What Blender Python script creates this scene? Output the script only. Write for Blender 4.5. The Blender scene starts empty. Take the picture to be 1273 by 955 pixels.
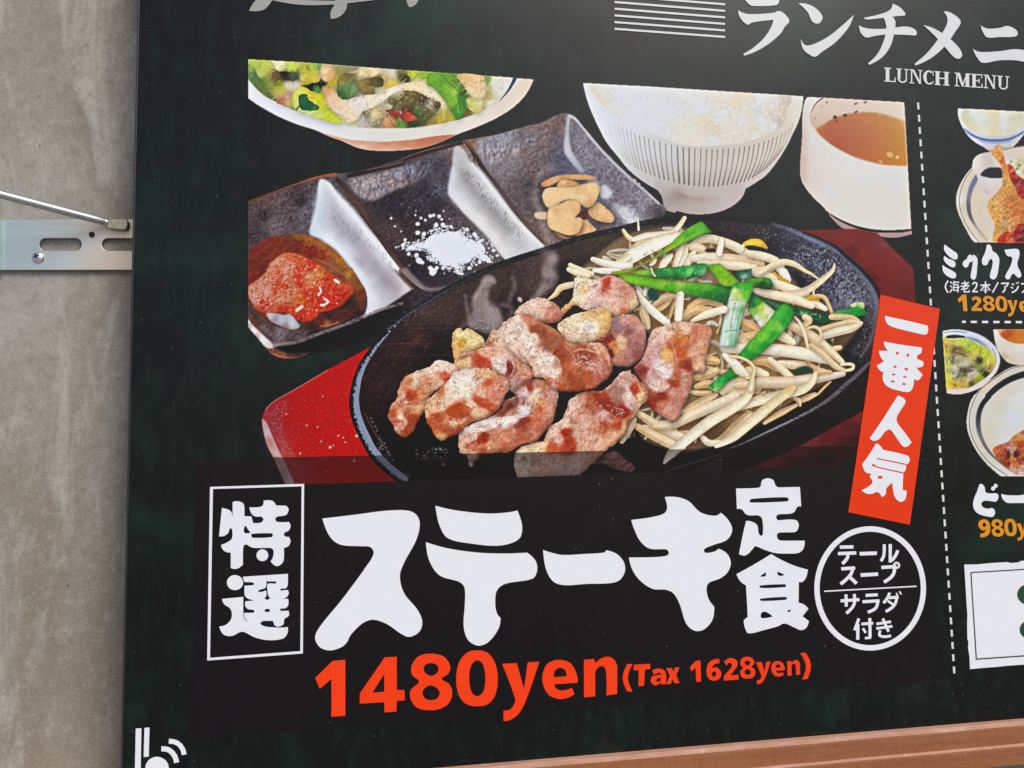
import bpy, math, random
import numpy as np
from mathutils import Vector, Matrix
from mathutils.geometry import tessellate_polygon

# ------------------------------------------------------------------ camera
# board plane: Y = 0, facing -Y.  X runs right, Z up.  Camera at (0, -D, H).
F = 1037.0
CX, CY = 636.5, 477.5
MM = 0.00085                      # metres per photo pixel at the foot point
D = F * MM
H = 1.25
def _n(v):
    v = np.array(v, float); return v / np.linalg.norm(v)
AU = _n((5663., -9., F))                      # board horizontal, in camera axes (right, down, forward)
AV = np.array((209., 12058., -F)); AV = _n(AV - AU * AV.dot(AU))   # board downwards
AN = np.cross(AU, AV)                         # away from the camera, normal to the board

scene = bpy.context.scene
cam_d = bpy.data.cameras.new('camera'); cam = bpy.data.objects.new('camera', cam_d)
scene.collection.objects.link(cam); scene.camera = cam
cam_d.sensor_width = 36.0; cam_d.lens = F / 1273.0 * 36.0
cam_d.clip_start = 0.02; cam_d.clip_end = 300
right = Vector((AU[0], AN[0], -AV[0])); down = Vector((AU[1], AN[1], -AV[1])); fwd = Vector((AU[2], AN[2], -AV[2]))
m3 = Matrix((right, -down, -fwd)).transposed()
cam.matrix_world = Matrix.Translation((0, -D, H)) @ m3.to_4x4()

# ------------------------------------------------------------------ light
world = bpy.data.worlds.new('World'); scene.world = world; world.use_nodes = True
wn = world.node_tree.nodes; wl = world.node_tree.links
bg = wn['Background']
sky = wn.new('ShaderNodeTexSky'); sky.sky_type = 'NISHITA'; sky.sun_disc = False
SUN_EL, SUN_AZ = 45.0, 150.0     # azimuth clockwise from +Y: hazy sun over the camera's right shoulder
sky.sun_elevation = math.radians(SUN_EL); sky.sun_rotation = math.radians(SUN_AZ)
sky.air_density = 1.0; sky.dust_density = 2.5; sky.ozone_density = 1.0
wl.new(sky.outputs[0], bg.inputs[0]); bg.inputs[1].default_value = 0.07
sun_d = bpy.data.lights.new('sun', 'SUN'); sun_d.energy = 1.5; sun_d.angle = math.radians(30); sun_d.color = (1.0, 0.98, 0.955)
sun = bpy.data.objects.new('sun', sun_d); scene.collection.objects.link(sun)
_e, _a = math.radians(SUN_EL), math.radians(SUN_AZ)
sd = Vector((math.sin(_a) * math.cos(_e), math.cos(_a) * math.cos(_e), math.sin(_e)))
sun.rotation_euler = sd.to_track_quat('Z', 'Y').to_euler()
vs = scene.view_settings
vs.view_transform = 'Standard'; vs.look = 'None'; vs.gamma = 1; vs.use_curve_mapping = False
vs.exposure = 0.78
GAIN = 0.86                       # printed colour (as seen) -> pigment albedo

# ------------------------------------------------------------------ helpers
def px(p, Y=0.0):
    """photo pixel(s) -> world point(s) on the vertical plane at depth Y"""
    p = np.atleast_2d(np.asarray(p, float))
    d = np.stack([(p[:, 0] - CX) / F, (p[:, 1] - CY) / F, np.ones(len(p))], 1)
    t = (D + Y) / (d @ AN)
    return np.stack([t * (d @ AU), np.full(len(p), Y), H - t * (d @ AV)], 1)

def lin(c):
    c = np.asarray(c, float) / 255.0
    return np.where(c <= 0.04045, c / 12.92, ((c + 0.055) / 1.055) ** 2.4)

COL = scene.collection
def tag(o, label=None, cat=None, group=None, kind=None):
    for k, v in (('label', label), ('category', cat), ('group', group), ('kind', kind)):
        if v: o[k] = v
    return o
def empty(name, loc, label, cat):
    o = bpy.data.objects.new(name, None); COL.objects.link(o); o.location = loc
    o.empty_display_size = 0.05
    return tag(o, label, cat)
def link(name, me, mat, parent=None):
    o = bpy.data.objects.new(name, me); COL.objects.link(o)
    if mat and not me.materials: me.materials.append(mat)
    if parent is not None:
        o.parent = parent
        base = Vector(parent.location) if parent.parent is None else Vector(parent.parent.location)
        # meshes are authored in world space: undo the chain's offset
        inv = Vector((0, 0, 0)); q = parent
        while q is not None: inv += q.location; q = q.parent
        o.location = -inv
    return o
def mesh(name, verts, faces, smooth=False):
    me = bpy.data.meshes.new(name); me.from_pydata([tuple(map(float, v)) for v in verts], [], [tuple(map(int, f)) for f in faces])
    me.update()
    if smooth: me.polygons.foreach_set('use_smooth', [True] * len(me.polygons))
    return me

def nodes(name, rough=0.5, spec=0.5, metal=0.0):
    m = bpy.data.materials.new(name); m.use_nodes = True
    b = m.node_tree.nodes['Principled BSDF']
    b.inputs['Roughness'].default_value = rough; b.inputs['Metallic'].default_value = metal
    b.inputs['Specular IOR Level'].default_value = spec
    return m, m.node_tree.nodes, m.node_tree.links, b
def noise_node(N, L, scale, detail=6, rough=0.55, coord=None, mapscale=None, dist=0.0):
    t = N.new('ShaderNodeTexNoise'); t.inputs['Scale'].default_value = scale
    t.inputs['Detail'].default_value = detail; t.inputs['Roughness'].default_value = rough
    t.inputs['Distortion'].default_value = dist
    if coord is None:
        coord = N.new('ShaderNodeTexCoord').outputs['Object']
    if mapscale:
        mp = N.new('ShaderNodeMapping'); mp.inputs['Scale'].default_value = mapscale
        L.new(coord, mp.inputs[0]); coord = mp.outputs[0]
    L.new(coord, t.inputs['Vector'])
    return t.outputs['Fac']
def ramp(N, L, fac, stops):
    r = N.new('ShaderNodeValToRGB'); e = r.color_ramp.elements
    while len(e) < len(stops): e.new(0.5)
    for i, (p, c) in enumerate(stops):
        e[i].position = p
        c = c if hasattr(c, '__len__') else (c, c, c)
        e[i].color = (c[0], c[1], c[2], 1)
    L.new(fac, r.inputs[0]); return r.outputs[0]
def mix(N, L, fac, a, b, mode='MIX'):
    n = N.new('ShaderNodeMix'); n.data_type = 'RGBA'; n.blend_type = mode
    for k, v in ((0, fac), (6, a), (7, b)):
        if hasattr(v, 'is_linked') or hasattr(v, 'links'): L.new(v, n.inputs[k])
        elif k == 0: n.inputs[0].default_value = v
        else: n.inputs[k].default_value = (v[0], v[1], v[2], 1)
    return n.outputs[2]

# ---- outlines --------------------------------------------------------
TILES = {}
def tile(name, x0, y0, s): TILES[name] = (x0, y0, s)
for _k, (_x, _y) in dict(T1=(300, 60), T2=(480, 60), T3=(660, 90), T4=(840, 90), T5=(960, 110), T6=(300, 200), T7=(480, 200),
        T8=(660, 200), U1=(840, 200), U2=(300, 320), U3=(480, 330), U4=(640, 330), U5=(760, 260), U6=(900, 300), U7=(900, 430),
        U8=(740, 440), V1=(320, 460), V2=(470, 430), V3=(600, 460), V8=(520, 320)).items(): tile(_k, _x, _y, 6.365)
for _k, _v in dict(A=(0, 0, 1), R4=(1160, 120, 11.24), R5=(1160, 200, 8.68), R6=(1160, 400, 9.55), R7=(1160, 490, 8.68),
        L1=(250, 590, 8.453), L2=(250, 703, 7.52), L3=(385, 620, 4.775), L4=(515, 620, 4.775), L5=(670, 610, 5.092),
        L6=(900, 590, 9.55), L7=(900, 680, 7.958), L8=(1000, 650, 5.619), B1=(1040, 360, 6.364), B2=(1040, 500, 5.971),
        Y1=(380, 790, 5.304), Y2=(600, 790, 3.031), K8=(480, 715, 3.978), H1=(750, 0, 4.715), H2=(290, 0, 5.092),
        H3=(1000, 0, 4.663), Z5=(953, 0, 3.978), Z6=(953, 240, 3.978), Q1=(1160, 295, 8.68), Q2=(1190, 595, 11.24),
        Q3=(1180, 680, 5.613), I1=(140, 880, 10.61)).items(): tile(_k, *_v)

def P(s):
    """'T1 10,20 30,40! U2 ...' -> (N,2) photo pixels, corner flags ('!' = sharp corner)"""
    pts, cor, cur = [], [], (0, 0, 1)
    for w in s.split():
        if w in TILES: cur = TILES[w]; continue
        c = w.endswith('!'); a, b = w.rstrip('!').split(',')
        pts.append((cur[0] + float(a) / cur[2], cur[1] + float(b) / cur[2])); cor.append(c)
    return np.array(pts), cor
def spline(pts, cor=None, closed=True, sub=6):
    pts = np.asarray(pts, float); n = len(pts); out = []
    cor = cor or [False] * n
    for i in range(n if closed else n - 1):
        j = (i + 1) % n; p0, p1 = pts[i], pts[j]; L = np.linalg.norm(p1 - p0)
        if L < 1e-9: continue
        def tan(k):
            if cor[k] or (not closed and (k == 0 or k == n - 1)): return None
            a, b, c = pts[k - 1], pts[k], pts[(k + 1) % n]
            return (c - a) / (np.linalg.norm(c - b) + np.linalg.norm(b - a) + 1e-9) * L
        m0, m1 = tan(i), tan(j)
        if m0 is None and m1 is None: out.append(p0); continue
        if m0 is None: m0 = 1.5 * (p1 - p0) - 0.5 * m1
        if m1 is None: m1 = 1.5 * (p1 - p0) - 0.5 * m0
        for k in range(sub):
            u = k / sub
            out.append((2*u**3 - 3*u**2 + 1) * p0 + (u**3 - 2*u**2 + u) * m0 + (-2*u**3 + 3*u**2) * p1 + (u**3 - u**2) * m1)
    if not closed: out.append(pts[-1])
    return np.array(out)
def S(s, sub=6):
    p, c = P(s); return spline(p, c, True, sub)
# ------------------------------------------------------------------ the printed photographs
# The board's food pictures are flat print.  They are painted here as a colour field over the board
# (pixels of the print = vertices of a fine sheet), then cut into one sheet per printed thing.
SS = 1.5
X0, Y0, X1, Y1 = 300.0, 66.0, 1284.0, 608.0
CW, CH = int((X1 - X0) * SS), int((Y1 - Y0) * SS)
C = np.empty((CH, CW, 3), np.float32); C[:] = (24, 29, 29)
ID = np.zeros((CH, CW), np.int16)
rng = np.random.default_rng(7)

def _up(g, h, w, sy, sx):
    y = np.arange(h) / sy; x = np.arange(w) / sx
    y0 = y.astype(int); x0 = x.astype(int); fy = y - y0; fx = x - x0
    fy = (fy * fy * (3 - 2 * fy))[:, None]; fx = (fx * fx * (3 - 2 * fx))[None]
    a = g[np.ix_(y0, x0)]; b = g[np.ix_(y0, x0 + 1)]; c = g[np.ix_(y0 + 1, x0)]; d = g[np.ix_(y0 + 1, x0 + 1)]
    return ((a * (1 - fx) + b * fx) * (1 - fy) + (c * (1 - fx) + d * fx) * fy).astype(np.float32)
def vnoise(scale, seed, octaves=3, gain=0.5, ax=1.0, ay=1.0):
    r = np.random.default_rng(seed); tot = 0; amp = 1; out = np.zeros((CH, CW), np.float32); s = scale * SS
    for o in range(octaves):
        sx, sy = max(s * ax, 1.01), max(s * ay, 1.01)
        g = r.random((int(CH / sy) + 3, int(CW / sx) + 3)).astype(np.float32)
        out += amp * _up(g, CH, CW, sy, sx); tot += amp; amp *= gain; s /= 2
    return out / tot                                   # 0..1, mean .5
NZ = {k: vnoise(sc, 100 + k, oc) for k, (sc, oc) in {1: (1.3, 1), 2: (2.6, 2), 3: (5, 3), 4: (9, 3), 5: (18, 4), 6: (40, 4)}.items()}
NZ[7] = vnoise(4.5, 201, 3); NZ[8] = vnoise(10, 202, 3); NZ[9] = vnoise(3.2, 203, 2)
NZ[10] = vnoise(2.2, 204, 2, ax=1.0, ay=2.6)
def shift(n, seed):
    return np.roll(NZ[n], (37 * seed % CH, 71 * seed % CW), (0, 1))

def gauss(a, sig):
    if sig <= 0.05: return a
    r = max(1, int(3 * sig + 0.5)); k = np.exp(-0.5 * (np.arange(-r, r + 1) / sig) ** 2); k /= k.sum()
    def run(a):
        p = np.pad(a, [(r, r)] + [(0, 0)] * (a.ndim - 1), mode='edge'); o = np.zeros_like(a)
        for i, w in enumerate(k): o += np.float32(w) * p[i:i + len(a)]
        return o
    a = run(a); return np.swapaxes(run(np.ascontiguousarray(np.swapaxes(a, 0, 1))), 0, 1)
class Reg:
    """window of the canvas around an outline, with a soft mask"""
    def __init__(s, poly, pad=8, soft=0.55):
        q = (np.asarray(poly) - (X0, Y0)) * SS
        x0, y0 = np.floor(q.min(0)).astype(int) - int(pad * SS); x1, y1 = np.ceil(q.max(0)).astype(int) + int(pad * SS) + 1
        s.x0, s.y0, s.x1, s.y1 = max(x0, 0), max(y0, 0), min(x1, CW), min(y1, CH)
        s.sl = (slice(s.y0, s.y1), slice(s.x0, s.x1))
        h, w = s.y1 - s.y0, s.x1 - s.x0
        s.gx, s.gy = np.meshgrid(np.arange(s.x0, s.x1, dtype=np.float32) + .0, np.arange(s.y0, s.y1, dtype=np.float32) + .0)
        m = np.zeros((h, w), bool); qx, qy = q[:, 0], q[:, 1]
        X = np.arange(s.x0, s.x1)
        for i in range(len(q)):
            ax, ay = q[i - 1]; bx, by = q[i]
            if ay == by: continue
            lo, hi = min(ay, by), max(ay, by)
            r0, r1 = max(int(math.ceil(lo)), s.y0), min(int(math.ceil(hi)), s.y1)
            if r1 <= r0: continue
            rr = np.arange(r0, r1); xc = ax + (rr - ay) * (bx - ax) / (by - ay)
            m[r0 - s.y0:r1 - s.y0] ^= X[None] < xc[:, None]
        s.hard = m; s.m = gauss(m.astype(np.float32), soft * SS)
        s.PX = s.gx / SS + X0; s.PY = s.gy / SS + Y0
    def n(s, k, seed=0): return shift(k, seed)[s.sl]
def over(r, m, col, op=1.0):
    a = (m * op)[..., None]; col = np.asarray(col, np.float32)
    C[r.sl] = C[r.sl] * (1 - a) + col * a
def setid(r, m, pid, thr=0.12):
    if pid is not None: ID[r.sl][m > thr] = pid
def K(s):
    """'T1 x,y,r,g,b ...' -> sample points and colours"""
    p, c, cur = [], [], (0, 0, 1)
    for w in s.split():
        if w in TILES: cur = TILES[w]; continue
        v = [float(a) for a in w.split(',')]
        p.append((cur[0] + v[0] / cur[2], cur[1] + v[1] / cur[2])); c.append(v[2:5])
    return np.array(p, np.float32), np.array(c, np.float32)
def idw(gx, gy, pc, power=3.0, eps=1.5):
    p, c = pc; num = np.zeros(gx.shape + (3,), np.float32); den = np.zeros(gx.shape, np.float32)
    for (x, y), col in zip(p, c):
        w = 1.0 / (((gx - x) ** 2 + (gy - y) ** 2) + eps) ** (power / 2)
        num += w[..., None] * col; den += w
    return num / den[..., None]
def poly(s): return S(s) if isinstance(s, str) else np.asarray(s)

def fill(s, col, pid=None, soft=0.55, op=1.0, grain=0.0, gn=2, seed=0, ragged=0.0, pad=8):
    r = Reg(poly(s), pad, soft)
    m = r.m
    if ragged: m = np.clip((gauss(r.hard.astype(np.float32), ragged * SS) + (r.n(3, seed) - .5) * 0.9 - .5) * 4 + .5, 0, 1)
    col = np.broadcast_to(np.asarray(col, np.float32), m.shape + (3,))
    if grain: col = col * (1 + grain * (r.n(gn, seed)[..., None] - .5) * 2)
    over(r, m, col, op); setid(r, m, pid); return r
def shade(s, pc, pid=None, power=3.0, warp=0.0, wn=4, grain=0.0, gn=2, relief=0.0, rn=3, seed=0, soft=0.55, op=1.0, edge=0.0, shadow=0.0, pad=10, ragged=0.0, eps=1.5):
    """fill an outline with colours interpolated between samples; optional ragged warp, relief, dark rim and cast shadow"""
    r = Reg(poly(s), pad, soft)
    if shadow:
        sh = gauss(np.roll(r.hard.astype(np.float32), (int(3 * SS), int(1.5 * SS)), (0, 1)), 3 * SS)
        over(r, sh, (12, 8, 8), shadow)
    if ragged:
        r.m = np.clip((gauss(r.hard.astype(np.float32), ragged * SS) + (r.n(3, seed + 21) - .5) * 1.0 + (r.n(2, seed + 22) - .5) * .4 - .38) * 5 + .5, 0, 1) * np.clip((gauss(r.hard.astype(np.float32), 1.0 * SS) - .10) * 8, 0, 1)
    gx, gy = r.PX, r.PY
    if warp:
        gx = gx + warp * 2 * (r.n(wn, seed) - .5) + .4 * warp * (r.n(2, seed + 3) - .5); gy = gy + warp * 2 * (r.n(wn, seed + 5) - .5) + .4 * warp * (r.n(2, seed + 8) - .5)
    col = idw(gx, gy, K(pc), power, eps)
    if relief:
        h = gauss(r.n(rn, seed + 11), 1.1 * SS) + 0.16 * gauss(r.n(2, seed + 2), .6 * SS)
        gyy, gxx = np.gradient(h); s_ = -(0.55 * gxx + 0.83 * gyy) * 11
        s_ = np.clip(s_, -1, 1)[..., None]
        col = np.where(s_ > 0, col + (255 - col) * s_ * relief * .55, col * (1 + s_ * relief))
    if grain: col = col * (1 + grain * (r.n(gn, seed + 1)[..., None] - .5) * 2)
    if edge:
        e = np.clip((gauss(r.hard.astype(np.float32), 2.2 * SS) - .45) / .5, 0, 1)[..., None]
        col = col * (1 - edge * (1 - e))
    over(r, r.m, np.clip(col, 0, 255), op); setid(r, r.m, pid); return r

def curve(s, sub=5):
    p, c = P(s) if isinstance(s, str) else (np.asarray(s), None)
    return spline(p, c, False, sub)
def tubefield(pts, widths, pad=2):
    """distance across / position along a swept stroke; widths in photo px (full width)"""
    q = (np.asarray(pts) - (X0, Y0)) * SS; n = len(q)
    w = np.interp(np.linspace(0, 1, n), np.linspace(0, 1, len(widths)), widths) * SS / 2
    mw = w.max() + pad * SS
    x0, y0 = np.floor(q.min(0) - mw).astype(int); x1, y1 = np.ceil(q.max(0) + mw).astype(int) + 1
    x0, y0, x1, y1 = max(x0, 0), max(y0, 0), min(x1, CW), min(y1, CH)
    if x1 <= x0 or y1 <= y0: return None
    gx, gy = np.meshgrid(np.arange(x0, x1, dtype=np.float32), np.arange(y0, y1, dtype=np.float32))
    best = np.full(gx.shape, 9.0, np.float32); side = np.zeros_like(gx); along = np.zeros_like(gx); wd = np.ones_like(gx)
    for i in range(n - 1):
        a, b = q[i], q[i + 1]; d = b - a; L2 = d @ d + 1e-9
        u = np.clip(((gx - a[0]) * d[0] + (gy - a[1]) * d[1]) / L2, 0, 1)
        ex, ey = gx - a[0] - u * d[0], gy - a[1] - u * d[1]
        ww = w[i] + u * (w[i + 1] - w[i]); t = np.sqrt(ex * ex + ey * ey) / ww
        k = t < best
        best[k] = t[k]; wd[k] = ww[k]; along[k] = ((i + u) / (n - 1))[k]
        sg = (ex * -d[1] + ey * d[0]) / (math.sqrt(L2) * ww); side[k] = sg[k]
    class O: pass
    o = O(); o.sl = (slice(y0, y1), slice(x0, x1)); o.t = best; o.side = side; o.u = along; o.w = wd
    o.m = np.clip((1 - best) * wd + .5, 0, 1); o.n = lambda k, seed=0: shift(k, seed)[o.sl]
    return o
def stroke(s, widths, col, op=1.0, soft=0.0, pid=None, grain=0.0, seed=0, taper=False):
    o = tubefield(curve(s), widths if hasattr(widths, '__len__') else [widths, widths], pad=2 + soft * 3)
    if o is None: return
    m = gauss(o.m, soft * SS)
    c = np.asarray(col, np.float32)
    if c.ndim == 2:
        k = np.linspace(0, 1, len(c)); c = np.stack([np.interp(o.u, k, c[:, i]) for i in range(3)], -1).astype(np.float32)
    else: c = np.broadcast_to(c, m.shape + (3,))
    if grain: m = m * np.clip(1 + grain * (o.n(2, seed) - .5) * 4, 0, 1)
    over(o, m, c, op); setid(o, m, pid, .3)
def sprout(s, w, a=(238, 231, 216), b=None, edge=(206, 172, 128), pid=None, seed=0, shadow=.4):
    """a bean sprout: a glossy pale tube with tan translucent edges and a cast shadow"""
    pts = curve(s); w = w if hasattr(w, '__len__') else [w * .62, w, w, w * .7]
    o = tubefield(pts + (1.2, 2.4), [k * 1.15 for k in w], pad=6)
    if o is None: return
    over(o, gauss(o.m, 1.5 * SS), (70, 40, 20), shadow)
    o = tubefield(pts, w); b = a if b is None else b
    t = np.clip(o.t, 0, 1)[..., None]; u = o.u[..., None]
    col = np.asarray(a, np.float32) * (1 - u) + np.asarray(b, np.float32) * u
    col = col * (1 - t ** 4.5) + np.asarray(edge, np.float32) * t ** 4.5
    sd_ = o.side[..., None]
    col = col * (1 - .10 * np.clip(sd_, -1, 1)) 
    col = col + (255 - col) * np.exp(-((sd_ + .2) / .34) ** 2) * .42
    col = col * (1 + .10 * (o.n(5, seed)[..., None] - .5) * 2 + .06 * (o.n(2, seed + 4)[..., None] - .5) * 2)
    over(o, o.m, np.clip(col, 0, 255)); setid(o, o.m, pid, .3)
def specks(s, n, rmin, rmax, cols, seed=0, op=.9, soft=.35, mask=None):
    r = Reg(poly(s), 2, .3); g = np.random.default_rng(seed)
    ys, xs = np.nonzero(r.hard)
    if not len(ys): return
    for i in g.integers(0, len(ys), n):
        x, y = xs[i] + r.x0, ys[i] + r.y0; rad = (rmin + (rmax - rmin) * g.random() ** 2) * SS
        k = int(rad + 3); a0, a1, b0, b1 = max(y - k, 0), min(y + k + 1, CH), max(x - k, 0), min(x + k + 1, CW)
        yy, xx = np.mgrid[a0:a1, b0:b1]; el = .6 + .8 * g.random(); th = g.random() * 3.14
        dx, dy = xx - x, yy - y; ux = dx * math.cos(th) + dy * math.sin(th); uy = -dx * math.sin(th) + dy * math.cos(th)
        m = np.clip(rad - np.sqrt((ux * el) ** 2 + (uy / el) ** 2) + .5, 0, 1) * op * (.5 + .5 * g.random())
        c = np.asarray(cols[g.integers(0, len(cols))], np.float32)
        C[a0:a1, b0:b1] = C[a0:a1, b0:b1] * (1 - m[..., None]) + c * m[..., None]
def blob(tilename, x, y, rx, ry, col, op=1.0, pid=None, rot=0, soft=.5):
    t = TILES[tilename]; a = np.linspace(0, 2 * np.pi, 24, endpoint=False)
    ex, ey = rx * np.cos(a), ry * np.sin(a); cr, sr = math.cos(rot), math.sin(rot)
    p = np.stack([t[0] + (x + ex * cr - ey * sr) / t[2], t[1] + (y + ex * sr + ey * cr) / t[2]], 1)
    fill(p, col, pid, soft, op, pad=4)
def glow(s, col, op, blur, widths=None, nz=None, seed=0):
    """soft wisp (steam) """
    if widths is None:
        r = Reg(poly(s), blur * 3, .3); m = gauss(r.hard.astype(np.float32), blur * SS)
    else:
        r = tubefield(curve(s), widths, pad=blur * 3); m = gauss(r.m, blur * SS)
    if nz: m = m * np.clip(.45 + 1.1 * r.n(nz, seed), 0, 1.2)
    over(r, np.clip(m, 0, 1), col, op)

def hatch(s, n, length, width, contrast, seed=0, op=.7, ang=None, bend=.8, soft=.25):
    """short curved strokes in lighter / darker versions of the colour beneath: fibres, leaf ribs, crumbs"""
    r = Reg(poly(s), 24, .5); g = np.random.default_rng(seed); ys, xs = np.nonzero(r.hard)
    if not len(ys): return
    old = C[r.sl].copy(); fld = r.n(5, seed) * 7.0
    for i in g.integers(0, len(ys), n):
        c = C[ys[i] + r.y0, xs[i] + r.x0].copy(); x, y = (xs[i] + r.x0) / SS + X0, (ys[i] + r.y0) / SS + Y0
        a = (fld[ys[i], xs[i]] if ang is None else ang) + g.normal(0, .35); L = length * (.5 + g.random()); b = g.normal(0, bend) * .5
        p = np.array([(x, y), (x + L * .5 * math.cos(a), y + L * .5 * math.sin(a)), (x + L * .5 * (math.cos(a) + math.cos(a + b)), y + L * .5 * (math.sin(a) + math.sin(a + b)))])
        k = g.uniform(-1, 1) * contrast; c = c + (255 - c) * k if k > 0 else c * (1 + k)
        stroke(p, [width * .4, width * (.6 + .8 * g.random()), width * .3], c, op=op, soft=soft)
    mk = r.m[..., None]; C[r.sl] = old * (1 - mk) + C[r.sl] * mk
PID = {}
def pid(name, parent=None, label=None):
    k = len(PID) + 1; PID[k] = (name, parent, label); return k
def SALAD_DETAIL():
    def f(o, k, **a):
        d = dict(power=3, warp=1.6, wn=3, grain=.05, relief=.12, rn=3, edge=.10, shadow=.22, ragged=.8); d.update(a); shade(o, k, p_leaf, **d)
    f('T1 470,220 520,182 600,175 632,222 605,272 520,292 475,272', 'T1 500,200,206,200,70 570,195,200,206,80 600,240,214,190,70 520,260,190,180,50 475,250,232,206,120', seed=1)
    f('T1 250,190 340,190 430,210 435,250 330,260 270,300 245,240', 'T1 270,220,120,96,50 340,220,54,44,32 420,225,84,96,62 290,270,150,140,50', seed=2)
    f('T1 490,305 560,282 655,268 645,300 610,340 560,345 520,330', 'T1 540,305,20,28,22 620,285,18,26,24 600,325,84,150,66', seed=3)
    f('T1 395,420 430,330 480,308 560,350 650,378 700,480 640,500 520,492 430,490', 'T1 440,360,226,226,110 430,450,214,226,120 540,370,222,214,60 630,400,214,214,40 660,470,206,206,60', seed=4)
    f('T1 455,372 510,365 545,420 620,468 600,488 540,495 478,488 460,430', 'T1 490,390,42,104,62 540,450,28,100,60 590,475,60,124,66 480,470,34,100,56', seed=5, shadow=0)
    f('T1 430,490 560,500 700,490 800,580 760,598 600,558', 'T1 520,515,222,232,160 620,530,216,230,110 700,540,206,216,50 760,580,216,226,80', seed=6)
    f('T1 770,232 850,200 905,260 935,320 890,385 820,412 770,380 758,300', 'T1 800,260,150,140,60 850,230,120,112,60 830,310,96,140,76 800,370,64,110,58 880,340,120,150,90', seed=7)
    f('T1 918,272 1000,240 1110,238 1125,290 1040,330 1065,382 960,350', 'T1 950,280,150,130,70 1040,270,110,92,46 1090,260,90,80,42 1010,330,140,120,60', seed=8)
    f('T1 640,150 700,150 740,200 720,250 660,260 625,215', 'T1 660,190,240,214,160 700,220,228,180,110 640,230,236,206,160', seed=9)
    f('T1 655,320 672,420 710,485 800,540 850,595 920,560 960,505 1050,468 1150,400 T2 100,338 250,345 340,390 400,430 435,500 430,585 470,565 472,440 440,395 390,345 330,325 310,272 270,262 100,292 0,330 T1 1150,362 1000,372 900,392 820,412 770,390 740,335 700,322', 'T1 680,350,228,180,120 720,420,240,206,168 790,500,242,218,184 860,560,248,226,186 930,450,236,228,216 1050,420,246,234,206 1150,385,250,240,216 T2 60,330,248,238,214 200,300,246,228,180 290,290,244,226,176 360,350,244,234,204 440,430,232,224,180 450,540,206,184,70', seed=10, relief=.08)
    f('T2 35,500 95,425 160,372 240,347 330,400 435,440 405,500 345,560 280,602 200,602 140,560', 'T2 80,470,120,100,60 180,390,126,112,54 240,370,110,96,46 290,410,86,66,38 360,445,190,180,150 400,450,104,90,50 270,490,92,116,52 180,500,78,52,30 220,570,60,76,40 330,540,96,92,46', seed=11, relief=.2)
    for x, y, q, c in [(170, 400, 26, (132, 120, 60)), (230, 372, 28, (118, 104, 50)), (290, 405, 30, (92, 74, 40)), (360, 450, 26, (204, 196, 172)), (400, 452, 24, (104, 88, 48)), (50, 428, 30, (120, 112, 70)), (120, 440, 26, (126, 116, 60)), (250, 480, 24, (96, 124, 56)), (320, 500, 26, (110, 100, 52)), (280, 530, 22, (84, 104, 48))]:
        blob('T2', x, y, q, q * .85, tuple(v * .72 for v in c), .7, rot=.3, soft=.9); blob('T2', x - 5, y - 6, q * .72, q * .6, c, .85, rot=.3, soft=.9); blob('T2', x - 9, y - 10, q * .25, q * .2, (226, 220, 190), .6, soft=.6)
    f('T2 0,490 80,505 180,505 245,560 180,578 110,560 40,530', 'T2 40,510,160,60,36 120,540,150,50,32 200,560,206,84,52', seed=12)
    f('T2 330,206 440,200 540,212 600,280 640,380 642,440 605,535 562,572 520,500 470,400 420,330 340,292', 'T2 380,225,120,176,44 440,250,100,166,36 500,260,110,170,44 480,330,112,178,40 540,330,160,204,60 560,270,90,140,36 520,420,130,188,46 600,420,66,136,38 570,520,70,142,40 610,360,50,104,30', seed=13)
    stroke('T2 440,210 500,280 560,330 600,400 620,470', [1, 1.6, 1.6, 1.2], (58, 110, 34), op=.7, soft=.5); stroke('T2 450,290 520,350 560,430 570,510', [1, 1.4, 1.2], (176, 214, 90), op=.7, soft=.5)
    f('T2 568,212 760,223 786,300 780,382 740,402 680,382 630,322', 'T2 620,250,216,190,120 690,260,242,204,146 740,330,238,208,160 700,370,240,218,176 770,360,226,214,160', seed=14)
    f('T2 640,400 700,400 770,420 750,495 700,512 650,470', 'T2 680,440,206,210,116 740,450,226,218,156 700,490,216,210,120', seed=15)
    f('T1 55,110! 110,180 190,320 290,420 240,405 150,340 55,235!', 'T1 70,160,150,176,90 100,230,88,116,66 170,330,112,130,64 80,220,110,140,90', seed=16, shadow=.1)
    f('T1 280,430 330,390 380,330 392,420 400,470 340,450', 'T1 320,420,196,130,90 370,380,214,172,146 380,440,206,186,100', seed=17)
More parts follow.
